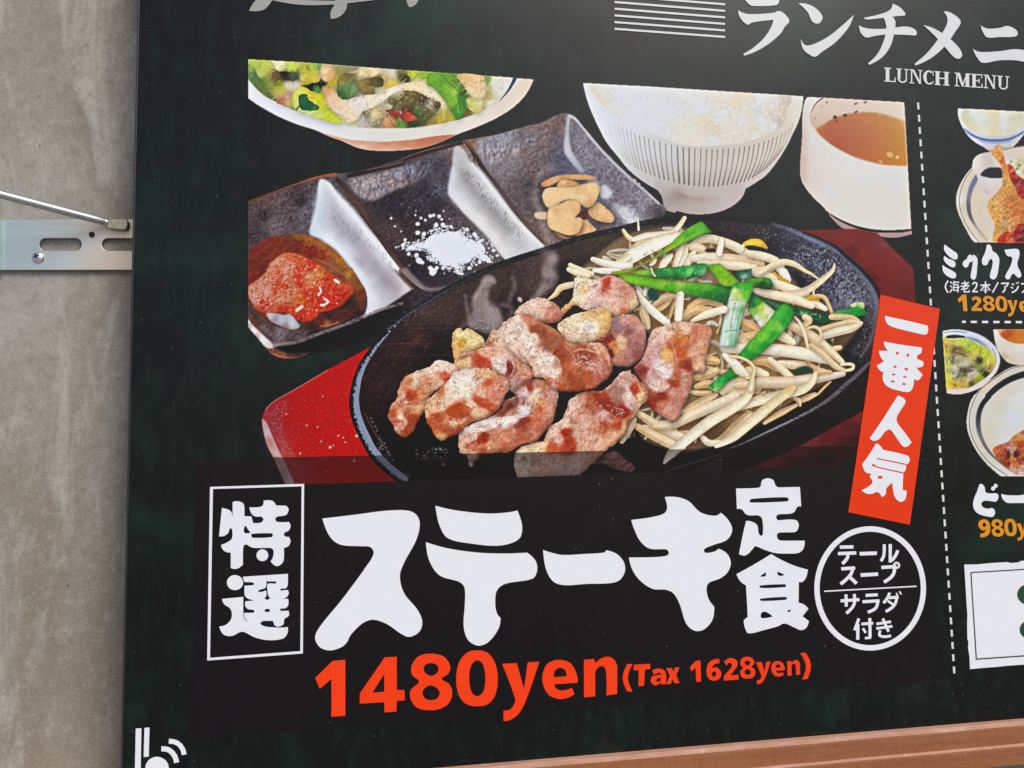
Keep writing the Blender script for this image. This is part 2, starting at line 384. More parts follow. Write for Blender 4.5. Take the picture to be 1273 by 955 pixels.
# ---------------- salad bowl (cropped by the picture's straight top edge)
p_salad = pid('salad_bowl_print', None, 'printed white salad bowl with blue rim line')
SALAD = 'T1 52,90! 52,395! 130,450 280,535 430,600 600,655 700,700 800,735 900,780 1000,805 1100,812 T2 40,812 150,806 280,790 400,755 470,725 560,685 680,640 800,590 900,540 1000,475 1080,400 1130,330 1168,248! 900,228! 0,165! T1 500,115!'
shade(SALAD, 'T1 90,360,232,236,244 250,470,230,234,242 500,580,228,232,238 700,640,228,230,234 900,680,230,230,228 1150,700,226,224,216 T2 100,690,228,226,216 300,660,230,226,216 500,640,226,220,208 650,590,232,226,214 800,520,232,222,208 900,470,226,212,196 1000,420,232,220,204 1080,340,232,216,196 1130,270,224,204,180 1000,250,222,226,234', p_salad, power=2.4, eps=60)
shade('T1 600,657! 850,722 1050,738 T2 0,740 200,725 400,695 560,682! 470,728 400,755 280,790 150,806 40,812 T1 1100,812 1000,805 900,780 800,735 700,700', 'T1 750,710,216,168,140 950,740,214,160,132 950,780,226,190,168 1150,760,206,140,106 1150,800,222,176,150 T2 150,765,204,132,96 150,795,218,166,138 300,750,198,124,90 420,725,190,120,92', p_salad, power=2.5)
p_leaf = pid('salad_print', 'salad_bowl_print', 'printed green salad with creamy dressing')
LEAF = 'T1 52,90! 52,245! 100,300 180,375 280,430 430,495 600,555 750,595 900,625 1050,635 T2 0,636 200,632 330,615 480,590 640,545 760,500 860,440 930,390 990,310 1040,237! 900,228! 0,165! T1 500,115!'
shade(LEAF, '''T1 90,110,186,202,74 130,200,200,214,118 90,210,92,120,70 150,280,98,124,54 200,340,120,140,70 60,150,170,190,90 200,140,195,210,70 300,130,240,236,190 350,220,66,56,38
 300,290,175,190,50 330,340,200,190,90 420,220,80,90,60 400,150,205,220,90 270,220,150,130,70 380,290,225,215,190 430,290,225,218,205 520,200,205,195,60 560,170,190,200,70 600,290,36,46,32 560,300,18,26,22 520,300,24,30,24 640,275,22,30,26
 610,320,80,140,60 490,270,230,205,110 560,350,228,200,140 680,190,235,205,140 640,220,235,200,150 500,400,40,100,60 560,460,30,100,60 480,470,36,104,60 590,475,40,110,60 450,360,225,225,100 430,430,215,225,110 620,400,215,215,40
 540,380,220,215,60 600,520,215,230,110 700,540,205,215,60 760,580,215,225,90 520,520,216,230,150 720,260,215,190,50 660,330,226,180,110 720,390,240,205,165 690,440,232,190,120 780,480,240,215,180 830,310,90,130,70
 800,370,70,110,60 860,240,120,110,60 880,330,120,150,90 1000,280,120,100,50 1080,260,95,85,45 1020,330,140,120,60 960,200,240,220,170 1050,190,245,225,180 1200,270,215,195,90 1190,210,220,210,190 1150,240,200,180,110
 1100,330,215,205,170 950,420,235,225,210 1100,400,250,240,215 1200,340,248,238,215 900,470,244,238,226 1150,440,200,195,160 1200,430,110,105,70 870,540,250,225,180 800,560,236,230,190 1000,520,140,130,100 980,600,200,195,190 1080,600,150,140,100
 1050,520,235,215,160 1220,510,150,60,35 1200,600,210,120,70 1250,590,90,150,50 340,400,215,170,140 370,380,205,150,120 390,440,200,185,90 320,420,190,120,70 850,600,215,225,170 900,160,150,140,100 780,160,160,150,90 600,150,110,160,70
 T2 40,210,215,205,185 30,290,220,190,80 120,210,110,100,60 150,240,60,56,36 200,210,200,210,60 300,210,150,190,50 400,240,110,170,40 350,260,110,165,45 270,290,245,225,170 100,330,245,230,190 330,330,245,235,200 240,310,248,236,205 200,360,120,110,50
 180,400,110,95,45 280,400,90,70,40 50,430,120,110,70 30,460,205,190,170 360,440,200,190,160 400,440,110,95,55 270,480,90,110,50 180,500,80,50,30 130,540,160,60,35 210,560,200,80,50 80,500,170,70,40 20,580,220,160,110
 110,590,110,170,60 200,600,60,80,40 300,560,90,90,45 360,590,160,140,60 440,570,205,180,60 440,470,225,220,160 480,330,110,175,40 500,400,120,180,40 540,330,150,195,50 560,270,110,150,40 520,290,60,110,30 600,420,70,140,40
 580,520,70,140,40 600,330,50,100,30 500,540,190,180,60 620,250,215,190,120 680,270,240,200,140 700,360,240,215,170 740,420,225,215,150 680,440,200,205,110 640,400,120,160,60 650,500,130,110,50 720,490,215,210,120 760,330,225,215,160 800,240,130,160,60
 800,390,205,180,120 860,260,225,225,205 900,320,228,226,215 830,440,228,226,215 950,270,226,224,214''', p_leaf, power=3.6, warp=2.2, wn=4, grain=.05, relief=.06, rn=3, seed=4)
hatch(LEAF, 160, 11, 2.4, .34, 11, .6)
SALAD_DETAIL()
hatch(LEAF, 200, 9, 1.8, .28, 12, .55, soft=.5); hatch(LEAF, 60, 5, .9, .45, 13, .6)
stroke('T2 1020,236 1000,280 960,345 900,415', [5, 3.5, 1.5], [(46, 58, 98), (70, 80, 112), (150, 150, 160)])
specks('T1 760,230! 940,240! 940,390! 800,410!', 40, .6, 1.6, [(60, 100, 55), (140, 175, 110), (110, 110, 60)], 3, .6)
specks('T2 100,350! 440,380! 400,560! 150,560!', 46, .6, 1.9, [(70, 60, 30), (150, 130, 80), (110, 95, 45), (200, 190, 160)], 5, .6)
specks('T1 960,490! 1273,480! 1273,625! 950,620!', 46, .6, 1.7, [(120, 100, 70), (230, 225, 225), (90, 80, 50), (170, 160, 150)], 6, .7)

# ---------------- rice bowl
p_rice = pid('rice_bowl_print', None, 'printed white ribbed rice bowl')
RB = 'T3 410,85! 440,210 480,320 540,450 600,560 680,660 760,760 850,840 940,900 1000,935 T8 1036,290 1060,385 1150,412 U1 0,398 100,420 200,425 300,415 400,385 480,335 530,280 552,222! 640,170 720,110 800,10 T4 870,600 930,480 975,380 1000,280 1008,190!'
shade(RB, '''T3 430,120,222,226,232 480,250,226,230,238 600,420,226,231,240 650,560,224,228,234 800,500,222,226,232 800,720,214,216,216 950,850,206,206,204 950,620,216,219,222 1100,640,212,214,214 1200,750,208,209,206 1100,880,202,202,198 1240,900,196,195,190
 T4 100,700,212,210,202 300,700,210,204,196 500,700,214,208,198 700,650,216,210,200 850,520,220,212,200 960,330,224,220,208 990,230,226,224,214 200,920,198,188,182 400,910,202,186,182 600,830,208,196,192 800,650,212,200,190 900,520,214,205,194
 U1 100,260,196,182,178 200,310,186,166,160 30,290,150,128,118 400,270,204,192,190 300,370,188,180,178 100,370,186,178,174 480,280,192,182,180 30,350,180,172,168 T8 1060,330,160,150,148 1150,360,176,166,162 1000,225,180,178,176 1150,280,160,142,134''', p_rice, power=2.6, eps=60)
shade('U1 0,262! 60,290 150,318 250,322 350,305 300,300 200,295 100,280', 'U1 30,285,140,118,108 150,308,176,150,142 300,310,188,168,164', p_rice, op=.75, soft=1.6)
for k, (a, b) in enumerate([((10, 590), (30, 875)), ((58, 600), (68, 885)), ((105, 605), (105, 890)), ((150, 610), (145, 895)), ((198, 612), (185, 898)), ((243, 615), (222, 902)), ((288, 615), (260, 902)), ((330, 615), (297, 900)), ((375, 612), (333, 900)), ((418, 608), (370, 893)), ((462, 605), (405, 888)), ((505, 598), (440, 883)), ((545, 590), (475, 875)), ((582, 585), (508, 870)), ((620, 575), (540, 862)), ((660, 565), (572, 850)), ((700, 550), (605, 835)), ((735, 540), (632, 820)), ((770, 520), (660, 800)), ((805, 505), (690, 780)), ((840, 485), (715, 760)), ((870, 465), (745, 730)), ((900, 440), (775, 695)), ((925, 410), (800, 660))]):
    mid = ((a[0] * .55 + b[0] * .45) + (3 if k < 3 else -2 + k * .9), a[1] * .5 + b[1] * .5)
    f = 1 if k < 16 else 1 - (k - 15) * .085
    stroke(f'T4 {a[0]},{a[1]} {mid[0]},{mid[1]} {b[0]},{b[1]}', [1.3, 1.1, 1.9], [(104, 92, 78), (134, 124, 112), (104, 96, 90)], op=.74 * f, soft=.3)
for k, (a, b) in enumerate([((1253, 600), (1248, 890)), ((1205, 597), (1212, 885)), ((1158, 588), (1172, 878)), ((1110, 578), (1132, 868)), ((1065, 567), (1090, 855)), ((1018, 553), (1055, 845)), ((973, 543), (1018, 835)), ((930, 528), (980, 820)), ((895, 515), (945, 805)), ((855, 500), (912, 795)), ((820, 485), (880, 780)), ((787, 465), (850, 765)), ((755, 455), (825, 750)), ((722, 440), (790, 730)), ((690, 420), (760, 700)), ((655, 400), (730, 670)), ((600, 370), (690, 630))]):
    f = 1 if k < 6 else max(.12, 1 - (k - 5) * .085)
    stroke(f'T3 {a[0]},{a[1]} {(a[0] + b[0]) / 2 - 6},{(a[1] + b[1]) / 2} {b[0]},{b[1]}', [1.3, 1.1, 1.9], [(112, 108, 100), (134, 130, 124), (108, 106, 102)], op=.74 * f, soft=.3)
p_grain = pid('rice_print', 'rice_bowl_print', 'printed steamed white rice')
RICE = 'T3 455,92! 500,190 570,260 660,330 760,400 900,470 1050,520 T4 0,562 150,585 300,583 450,570 600,538 720,490 820,438 880,350 905,260 915,186! T3 900,112!'
shade(RICE, '''T3 500,140,214,206,166 480,100,216,208,170 560,230,222,212,170 560,120,222,224,226 700,200,220,224,232 900,250,218,222,232 1100,300,216,221,230 1200,160,222,220,206 1000,450,214,218,228 800,350,218,223,232 1220,440,226,222,196 1240,535,224,218,196 640,310,222,220,206
 T4 80,200,222,222,226 200,300,222,226,236 210,390,232,208,156 260,420,226,204,160 310,450,222,196,150 340,490,222,196,160 350,380,224,228,236 100,530,226,218,192 60,450,226,222,202 180,510,228,220,196 370,200,228,218,190 400,320,222,226,230 480,250,230,206,150 580,180,228,208,158
 530,380,224,228,234 560,290,222,214,180 640,300,206,210,206 640,260,222,222,220 570,370,222,206,164 600,450,222,210,176 680,400,224,228,230 740,310,220,206,158 780,240,226,226,214 680,200,224,228,234 860,260,206,184,140 880,240,170,150,116 850,320,206,176,140 800,370,190,172,140
 780,430,228,232,236 830,430,150,140,120 900,300,222,216,190 520,510,228,214,180 440,400,226,218,188 690,480,226,214,170 650,520,222,226,226 300,540,220,224,232''', p_grain, power=2.8, eps=18, warp=2.2, wn=3, relief=.05, rn=7, grain=.015, seed=9)
_r = Reg(poly(RICE), 2, .6); over(_r, _r.m, (226, 230, 237), .42)
hatch(RICE, 260, 3.2, 1.8, .10, 14, .6, soft=.4)
for k in range(90):   # single grains catching the light
    x, y = rng.uniform(880, 985), rng.uniform(122, 172)
    th = rng.uniform(0, 3.1); L = rng.uniform(2, 4)
    if y > 176 - (x - 930) ** 2 * .0001 - max(0, x - 950) * .9: continue
    stroke(np.array([(x, y), (x + L * math.cos(th), y + L * math.sin(th))]), 2.2, (234, 238, 242) if k % 3 else (214, 204, 170), op=.42, soft=.4)

# ---------------- soup cup
p_soup = pid('soup_cup_print', None, 'printed white soup cup')
stroke('Z6 300,92 360,150 420,180 540,197 600,207 650,208 715,196', [2, 6, 7, 7, 6, 4], (176, 146, 144), pid=p_soup)
stroke('Z6 290,85 350,128 430,165 510,186 600,192 715,184', [1.5, 3, 3, 3, 2], (38, 24, 28), pid=p_soup)
CUP = 'T5 275,68! 250,120 238,200 237,330 226,500 217,650 230,730 270,800 330,870 420,955 Z6 290,85 350,123 430,158 510,177 600,184 715,178! T5 1042,112!'
shade(CUP, '''T5 262,150,226,220,212 245,260,214,206,200 238,420,190,150,128 232,560,186,140,120 235,680,196,160,148 270,500,218,208,198 290,650,208,196,188 330,420,230,230,232 350,600,228,228,226 300,780,212,190,180 450,560,230,232,234 450,750,226,226,222 600,640,230,231,230 700,800,222,221,212 800,680,226,226,222 900,640,228,229,230 1000,660,222,222,216 1060,640,214,213,208
 900,850,216,214,204 1060,900,212,208,194 420,900,214,200,190 600,900,222,220,210 Z6 300,50,222,212,200 400,110,222,212,198 500,150,224,214,200 600,100,222,218,206 680,120,216,210,196 690,165,224,212,198''', p_soup, power=2.4, eps=120)
_r = Reg(poly(CUP), 2, .6); over(_r, gauss((_r.hard & (_r.PX > 1003)).astype(np.float32), 4 * SS) * _r.m, (226, 226, 221), .62)
shade('T5 395,76! 335,135 300,215 308,280 350,335 430,420 520,480 640,540 760,580 900,608 1068,612! 1042,112!', '''T5 330,260,214,196,178 360,180,218,202,188 450,130,220,202,186 600,140,218,200,186 750,150,218,204,188 900,150,222,210,192 1000,180,224,212,192 340,320,204,160,120''', p_soup, power=2.4, eps=80)
stroke('T5 398,80 345,120 308,185', [1.6, 1.5, .8], (52, 44, 54)); stroke('T5 310,190 300,225 312,290', .8, (170, 150, 140), op=.6, soft=.4)
p_broth = pid('soup_print', 'soup_cup_print', 'printed clear brown soup')
shade('T5 348,330 400,290 480,240 600,203 720,190 850,198 960,228 1045,262! 1068,612! 900,606 760,578 640,538 520,478 430,418', '''T5 370,325,196,120,72 450,330,174,90,64 520,450,172,86,60 600,300,178,98,70 600,210,196,128,84 700,450,182,96,62 720,200,196,130,80 750,350,186,112,74 820,500,190,110,56 900,350,190,122,66 900,560,198,124,50 980,270,200,146,80 1000,400,194,136,66 1020,240,212,170,110 1040,580,204,134,40 1040,330,198,140,60 850,210,200,140,84''', p_broth, power=2.6, eps=120, warp=2, grain=.03, soft=1.0)
for x, y, a, b, c in [(495, 228, 16, 16, (58, 66, 38)), (575, 214, 18, 13, (62, 70, 40)), (662, 188, 18, 8, (92, 84, 56)), (660, 122, 17, 7, (104, 92, 62)), (735, 112, 15, 9, (110, 102, 66)), (430, 112, 8, 8, (120, 104, 80)), (390, 145, 6, 6, (150, 132, 110)), (335, 238, 9, 6, (150, 130, 96)), (508, 258, 12, 9, (110, 86, 48))]:
    blob('T5', x, y, a, b, c, .9, rot=-.5)
for x, y, a, b, c in [(930, 525, 26, 20, (226, 196, 130)), (988, 545, 16, 14, (232, 208, 150)), (855, 580, 20, 9, (224, 184, 116)), (935, 562, 24, 8, (150, 140, 40)), (850, 212, 10, 5, (228, 190, 140)), (940, 228, 22, 6, (220, 180, 110)), (1010, 245, 22, 8, (224, 190, 130))]:
    blob('T5', x, y, a, b, c, .8, rot=.4)

# ---------------- red wooden base under the iron plate
p_red = pid('red_base_print', None, 'printed red lacquered wooden plate base')
REDL = 'U2 1010,715! V1 555,0! 300,150 120,255 60,320 37,390 45,470 75,590 130,700 222,905! A 560,600! 560,430!'
shade(REDL, '''V1 400,120,206,22,16 600,150,214,20,14 300,250,204,22,18 500,350,214,18,12 250,400,200,24,22 650,500,216,18,12 350,600,206,24,20 120,330,160,44,56 110,450,170,60,70 150,580,182,66,72 220,690,196,70,70 600,650,212,20,14 220,230,180,40,50 800,780,200,24,18 280,800,196,60,62 U2 900,800,210,20,16''', p_red, power=2.6, eps=80, grain=.10, gn=1, seed=2)
shade('V1 37,385! 75,430 120,540 185,685 292,905! 222,905! 130,700 75,590 45,470', 'V1 50,430,206,170,170 90,560,206,140,136 90,500,222,190,190 150,670,224,196,194 140,690,196,130,126 260,870,210,180,178 200,850,200,140,136', p_red, power=2.6)
stroke('V1 60,400 95,480 140,590 195,700 285,895', [1.4, 1.6, 1.8, 2, 2], (222, 196, 198), op=.75, soft=.6)
stroke('V1 555,2 300,152 120,257 64,320', 1.1, (214, 150, 146), op=.75, soft=.3)
specks('V1 100,340! 400,200! 700,150! 740,300! 860,660! 200,670!', 260, .3, .7, [(228, 130, 120), (232, 90, 80), (240, 190, 180)], 8, .45)
specks('V1 60,350! 150,270! 240,240! 190,500! 290,670! 200,680!', 420, .35, .8, [(214, 170, 180), (205, 120, 130)], 9, .42)
for x, y, q in [(575, 612, 11), (785, 522, 12), (765, 718, 9), (545, 803, 6), (640, 520, 7), (680, 535, 6), (505, 567, 6), (600, 596, 6), (475, 452, 6), (390, 440, 6), (230, 350, 6), (515, 210, 6), (340, 660, 8), (695, 572, 6)]:
    blob('V1', x, y, q, q * .9, (244, 226, 222), .95)
p_red2 = pid('red_base_print', None, 'printed far end of the red lacquered plate base')
shade('Z6 150,186! 440,178! 545,198! 725,375! 736,545! 640,570! 300,420!', 'Z6 300,230,128,44,40 400,210,142,48,46 480,300,138,40,38 560,380,136,38,36 640,330,140,48,46 700,400,128,42,42 520,430,100,28,28 600,480,124,32,32 700,500,112,34,36 420,300,110,34,32 590,240,136,60,60', p_red2, power=2.6, grain=.05, gn=2, seed=3)
shade('U7 0,830! 560,590! 1150,140! 1180,0! 1220,0! 1100,518! 590,797! 300,928! 0,1010!', 'U7 300,800,24,18,21 700,620,22,17,20 1000,450,20,16,19 1050,300,22,16,19 200,950,24,18,22', p_red2)
shade('U7 1100,516! 590,797! 240,957! 100,1020! 500,1060! 900,960! 1060,800! 1110,650!', 'U7 1070,560,118,36,44 900,660,108,34,42 700,760,112,40,46 1000,690,92,28,34 1050,740,60,22,26 850,740,104,32,38 950,790,66,22,26 600,840,110,40,46 400,920,112,40,46 600,950,50,24,28 800,860,44,22,26', p_red2, power=2.6, grain=.08, gn=1)

# ---------------- three-part seasoning tray
p_tray = pid('seasoning_tray_print', None, 'printed dark glazed three-part seasoning tray')
TRAY = 'T6 55,320! 200,265 400,190 600,125 740,100 850,95 1000,65 T2 0,912 130,870 300,810 450,770 600,735 700,715 850,690 1000,650 1100,620 1200,595 T3 0,430 100,390 200,340 260,325 310,335 350,355 400,420 470,500 560,600 650,690 740,780 830,860 900,920 T8 720,60 820,160 900,230 980,300 1040,350 1062,390 1045,432 1000,462! 400,600! U2 1273,520! 1180,545 1000,640 850,690 700,730 560,752 480,790 360,797 280,780 220,740 160,670 100,590 50,540!'
shade(TRAY, '''T6 100,400,84,70,74 300,330,98,80,84 450,250,70,54,58 500,400,108,98,108 250,500,112,100,104 100,560,68,54,58 580,330,112,112,126 560,200,86,72,76 200,320,96,72,70 360,420,92,76,80 180,430,60,46,50 470,320,56,44,46 120,330,92,66,60
 T7 100,400,44,38,44 300,250,52,46,54 450,120,72,66,76 200,480,52,42,44 60,560,78,58,54 120,640,70,54,56 500,430,76,66,72 600,480,92,80,84 400,330,48,42,48 430,230,90,88,102 700,620,110,104,108 250,860,44,38,46 450,920,52,44,50 640,880,70,60,64 150,780,52,42,44 60,320,42,38,46
 T2 700,800,146,136,138 850,800,150,150,160 950,740,144,142,150 1000,850,134,126,132 1100,780,124,98,90 1200,680,134,116,112 1250,640,130,112,108 680,760,138,96,72 900,900,126,118,126
 T3 60,480,120,104,102 120,420,124,100,92 200,380,116,92,86 100,560,128,108,106 200,600,96,90,104 60,800,112,92,92 200,480,112,94,92 250,700,88,88,108 230,780,84,84,104 330,480,122,118,130 420,600,130,128,140 600,720,124,122,136 500,800,118,114,130 780,900,134,132,142 380,500,128,126,138 450,700,124,122,134
 T8 60,60,112,96,96 60,140,84,70,72 40,200,58,46,50 200,40,90,86,104 30,330,90,76,78 180,640,116,94,90 60,520,110,92,88 550,520,98,84,84 720,230,128,120,132 740,300,126,118,128 850,250,136,132,142 900,330,140,136,146 950,400,108,100,108 860,430,150,148,156 700,500,120,112,120 1000,420,70,62,68 640,540,112,102,108
 U2 150,600,120,106,112 300,600,120,106,114 250,560,84,66,66 100,500,74,52,46 450,600,90,74,76 600,650,34,26,28 900,560,28,22,25 1150,480,26,21,24 400,720,60,38,34 300,760,120,72,54''', p_tray, power=3.0, warp=2.4, wn=4, grain=.24, gn=2, relief=.10, rn=9, seed=12)
# glaze pits, crackle and pinholes
specks('T6 60,330! 560,150! 560,480! 150,600! 60,640!', 120, .5, 1.9, [(44, 32, 34), (56, 44, 46), (30, 24, 28)], 21, .6)
specks('T6 60,330! 560,150! 560,480! 150,600! 60,640!', 110, .4, 1.0, [(160, 148, 152), (140, 126, 130)], 22, .5)
specks('T7 0,300! 480,150! 560,420! 700,560! 600,900! 200,880! 0,640!', 420, .5, 2.0, [(28, 24, 30), (36, 30, 36), (22, 18, 22)], 23, .6)
specks('T7 0,300! 480,150! 560,420! 700,560! 600,900! 200,880! 0,640!', 320, .4, 1.1, [(118, 108, 118), (96, 84, 90), (140, 130, 138)], 24, .5)
specks('T3 60,440! 260,340! 300,600! 240,760! 30,760!', 150, .5, 1.8, [(70, 60, 66), (60, 58, 76)], 25, .55)
specks('T3 330,420! 420,450! 900,940! 560,940! 420,760!', 120, .5, 1.6, [(92, 88, 102), (70, 66, 80)], 26, .55)
specks('T8 640,30! 1000,340! 1020,420! 700,470! 560,200!', 110, .5, 1.6, [(96, 90, 104), (76, 70, 82)], 27, .55)
specks('T8 20,60! 120,40! 60,300! 20,300!', 50, .6, 2, [(48, 38, 42), (130, 116, 116)], 28, .5)
shade('T6 835,150! 1000,112 1273,45 T7 260,0! 480,0! 330,110 200,185 0,262! T6 1060,310 960,300 880,230', 'T6 900,200,150,140,142 1000,180,158,148,152 1150,120,150,136,136 950,270,160,150,150 1100,230,140,132,140 1230,150,146,138,148 T7 60,90,140,134,146 60,180,150,134,132 200,80,124,122,138 160,160,110,98,100 300,60,88,84,96 400,30,66,60,70', p_tray, power=3, warp=2, grain=.34, gn=10, relief=.22, rn=9, seed=14, soft=1.8)
specks('T6 860,170! 1273,70! 1273,190! 960,290!', 110, .5, 1.4, [(206, 200, 206), (188, 178, 180)], 29, .5)
specks('T6 860,170! 1273,70! 1273,190! 960,290!', 90, .4, 1.2, [(96, 86, 92), (80, 70, 78)], 30, .6)
shade('T2 700,740! 850,700 1000,665 1080,650 1180,700 1150,800 1050,860 900,900 800,930 760,850', 'T2 800,760,156,154,166 950,740,150,150,162 850,850,150,142,150 1000,820,150,140,146 1100,720,120,112,120 1080,850,140,120,116', p_tray, power=3, warp=2, grain=.32, gn=10, relief=.2, rn=9, seed=15, soft=2)
# dark and bronze rims
stroke('T6 55,326 200,272 400,197 600,132 740,108', [1.8, 2, 2, 3, 5], [(96, 60, 50), (110, 62, 46), (120, 70, 52), (158, 88, 56), (150, 84, 54)], grain=.3)
stroke('T6 850,120 1000,85 1273,22 T2 130,890 300,832 450,790 600,750', [5, 5, 5, 5, 4, 4], [(40, 28, 26), (58, 40, 34), (48, 34, 32), (40, 30, 32)], op=.9, soft=.4)
stroke('T6 1000,72 1273,10 T2 130,876 300,815 450,776', [1.3, 1.3, 1.3], (120, 84, 74), op=.8, grain=.4)
stroke('T2 640,742 700,840 760,940 T7 800,110 900,230 1020,400 1140,540 1265,660', [5, 5, 6, 6, 6, 6, 5, 4], [(124, 84, 62), (48, 34, 32), (62, 46, 44), (84, 66, 62), (96, 72, 66), (120, 84, 70)], op=.9, soft=.7)
stroke('T2 620,740 690,850 T7 700,30 830,180 960,340 1090,500 1250,660', 1.6, (34, 26, 28), op=.9, soft=.4)
# first glazed white divider
D1 = 'T6 620,150 690,165 760,260 870,380 1000,540 1120,680 1273,880 U3 60,30 205,190! 0,330! U2 1150,400 960,475! 992,400 988,280 940,190 870,80 810,0 T6 740,690 640,620 540,580 562,480 600,330'
shade(D1, '''T6 650,200,224,230,238 640,330,216,223,233 600,520,205,218,232 700,600,236,241,247 620,440,200,210,224 720,400,186,186,198 690,300,200,204,214 800,560,168,166,178 900,620,162,160,172 760,480,172,170,182 950,800,166,160,172 870,440,226,229,237 800,340,232,234,240 1000,600,233,235,241 1150,780,231,233,241 1080,720,222,224,232 1050,850,168,158,170 820,700,226,231,238 820,770,233,237,243 900,900,226,231,237
 U2 1000,200,216,221,227 1050,330,231,235,241 1010,400,226,232,236 1150,200,150,142,152 1200,300,164,160,168 1240,220,190,170,176 U3 60,120,196,176,180 120,120,224,226,232 30,250,206,204,210 150,170,222,220,224''', p_tray, power=2.4, warp=.8, wn=3, grain=.03, seed=16, soft=1.0, eps=40)
stroke('T6 690,190 770,290 880,410 1000,565 1120,705 1250,870', [5, 8, 9, 9, 9, 7], (238, 240, 246), op=.8, soft=1.6)
stroke('T6 625,200 605,360 585,520 660,610 760,690 840,790 U2 920,110 985,210 1030,330', [5, 7, 9, 11, 9, 8, 9, 10, 10], [(226, 232, 240), (214, 224, 236), (216, 228, 240), (240, 244, 248), (236, 240, 245), (232, 237, 242), (226, 231, 236), (232, 236, 240)], op=.8, soft=2.2)
stroke('T6 720,330 780,480 880,600 980,720 1080,850 U2 1160,190 1230,260', [5, 12, 13, 13, 12, 13, 8], [(180, 178, 190), (166, 164, 178), (164, 160, 174), (166, 160, 172), (160, 152, 164), (160, 148, 158)], op=.55, soft=3)
for k in range(60):
    x, y = rng.uniform(412, 490), 0; f = (x - 412) / 78; y = 262 + f * 66 + rng.uniform(-9, 9)
    stroke(np.array([(x, y), (x + rng.uniform(-1.5, -.4), y + rng.uniform(1.5, 4))]), .8, (126, 120, 134), op=.4)
stroke('T6 760,150 860,265 960,400 1060,560 1160,700 1273,850 U3 110,50 215,185', [6, 6, 5, 4, 4, 4, 4, 3], [(58, 42, 38), (86, 64, 54), (96, 66, 50), (70, 52, 48), (74, 56, 54), (90, 70, 62), (120, 92, 80), (150, 110, 96)], op=.95, soft=.6)
stroke('T6 940,420 1060,580 1160,725 1273,875 U3 120,70 230,190', [1, 1.2, 1.4, 1.4, 1.2, 1], (30, 22, 24), op=.9, soft=.3)
stroke('U3 150,40 240,130 330,190 U3 480,172', [7, 6, 4, 2], (150, 144, 150), op=.75, soft=1.2); stroke('U3 90,0 200,120 290,185', 1.3, (176, 150, 130), op=.8, soft=.3)
# second divider
D2 = 'T2 535,795 570,773 625,820 T7 660,0 740,80 870,250 1000,420 1130,560 1255,680! 950,790! 900,740 800,600 700,500 600,400 540,320 490,260 508,120 T2 522,930'
shade(D2, '''T2 560,830,196,192,196 600,900,186,184,186 540,900,206,204,210 T7 540,100,216,221,229 520,250,212,221,232 590,60,176,174,178 620,100,150,148,150 640,160,158,157,159 700,250,166,165,167 780,330,162,161,162 850,400,160,158,158 950,540,165,163,162 900,460,158,157,157 1050,640,188,188,190 640,350,226,226,226 580,290,226,229,234 750,470,232,232,232 860,600,232,230,228 960,700,228,228,228 720,60,236,237,239 680,20,226,227,230 790,150,232,233,235 850,240,236,238,240 1000,430,226,228,230 930,340,232,234,236 1150,600,230,232,236 1220,670,214,214,218 1080,720,195,195,198 1000,760,206,206,208 1100,570,222,224,228''', p_tray, power=2.4, warp=.8, wn=3, grain=.03, seed=17, soft=1.0, eps=40)
stroke('T7 680,20 760,110 880,270 1000,430 1120,565 1235,675', [3, 6, 7, 6, 6, 4], (236, 238, 241), op=.8, soft=1.2)
stroke('T7 530,60 520,200 540,290 640,380 750,490 860,620 950,730', [5, 8, 10, 10, 11, 11, 9], [(218, 222, 230), (216, 223, 233), (224, 228, 234), (232, 233, 234), (235, 235, 235), (233, 231, 229), (228, 228, 228)], op=.75, soft=2.4)
stroke('T7 600,90 660,190 760,310 870,430 980,560', [6, 9, 9, 9, 8], (152, 150, 152), op=.5, soft=2.6)
for k in range(70):
    x = rng.uniform(578, 650); f = (x - 578) / 72; y = 214 + f * 82 + rng.uniform(-9, 8)
    stroke(np.array([(x, y), (x + rng.uniform(-2, -.4), y + rng.uniform(1.5, 5))]), .8, (92, 90, 94), op=.45)
# third: highlights of the right-hand dish
stroke('T3 300,350 285,480 290,620 340,700 400,780', [4, 5, 9, 8, 6], [(206, 204, 214), (196, 196, 208), (216, 220, 232), (200, 202, 214), (170, 170, 184)], op=.85, soft=1.2)
stroke('T3 305,345 350,370 420,450 550,610 740,800 930,960 T8 820,150 1010,340', [3, 3.4, 3.2, 3, 3, 3.4, 3.4, 3], [(206, 204, 208), (204, 202, 208), (198, 196, 202), (186, 184, 192), (200, 196, 202)], op=.9, soft=.6)
stroke('T8 1030,350 1058,392 1040,430 980,465', [3, 4, 4, 3], [(130, 122, 128), (84, 76, 82), (40, 34, 38)], op=.9, soft=.8)
glow('T8 545,210 590,190 640,250 630,290 570,300 540,260', (222, 228, 232), .85, 1.6); glow('T8 690,390 760,360 840,450 850,500 780,520 720,460', (228, 232, 238), .85, 3.0, nz=2)
glow('T8 440,140 500,140 540,180 470,200', (214, 208, 208), .8, 1.2); glow('T8 640,350 700,340 740,420 690,420', (200, 202, 212), .6, 2)
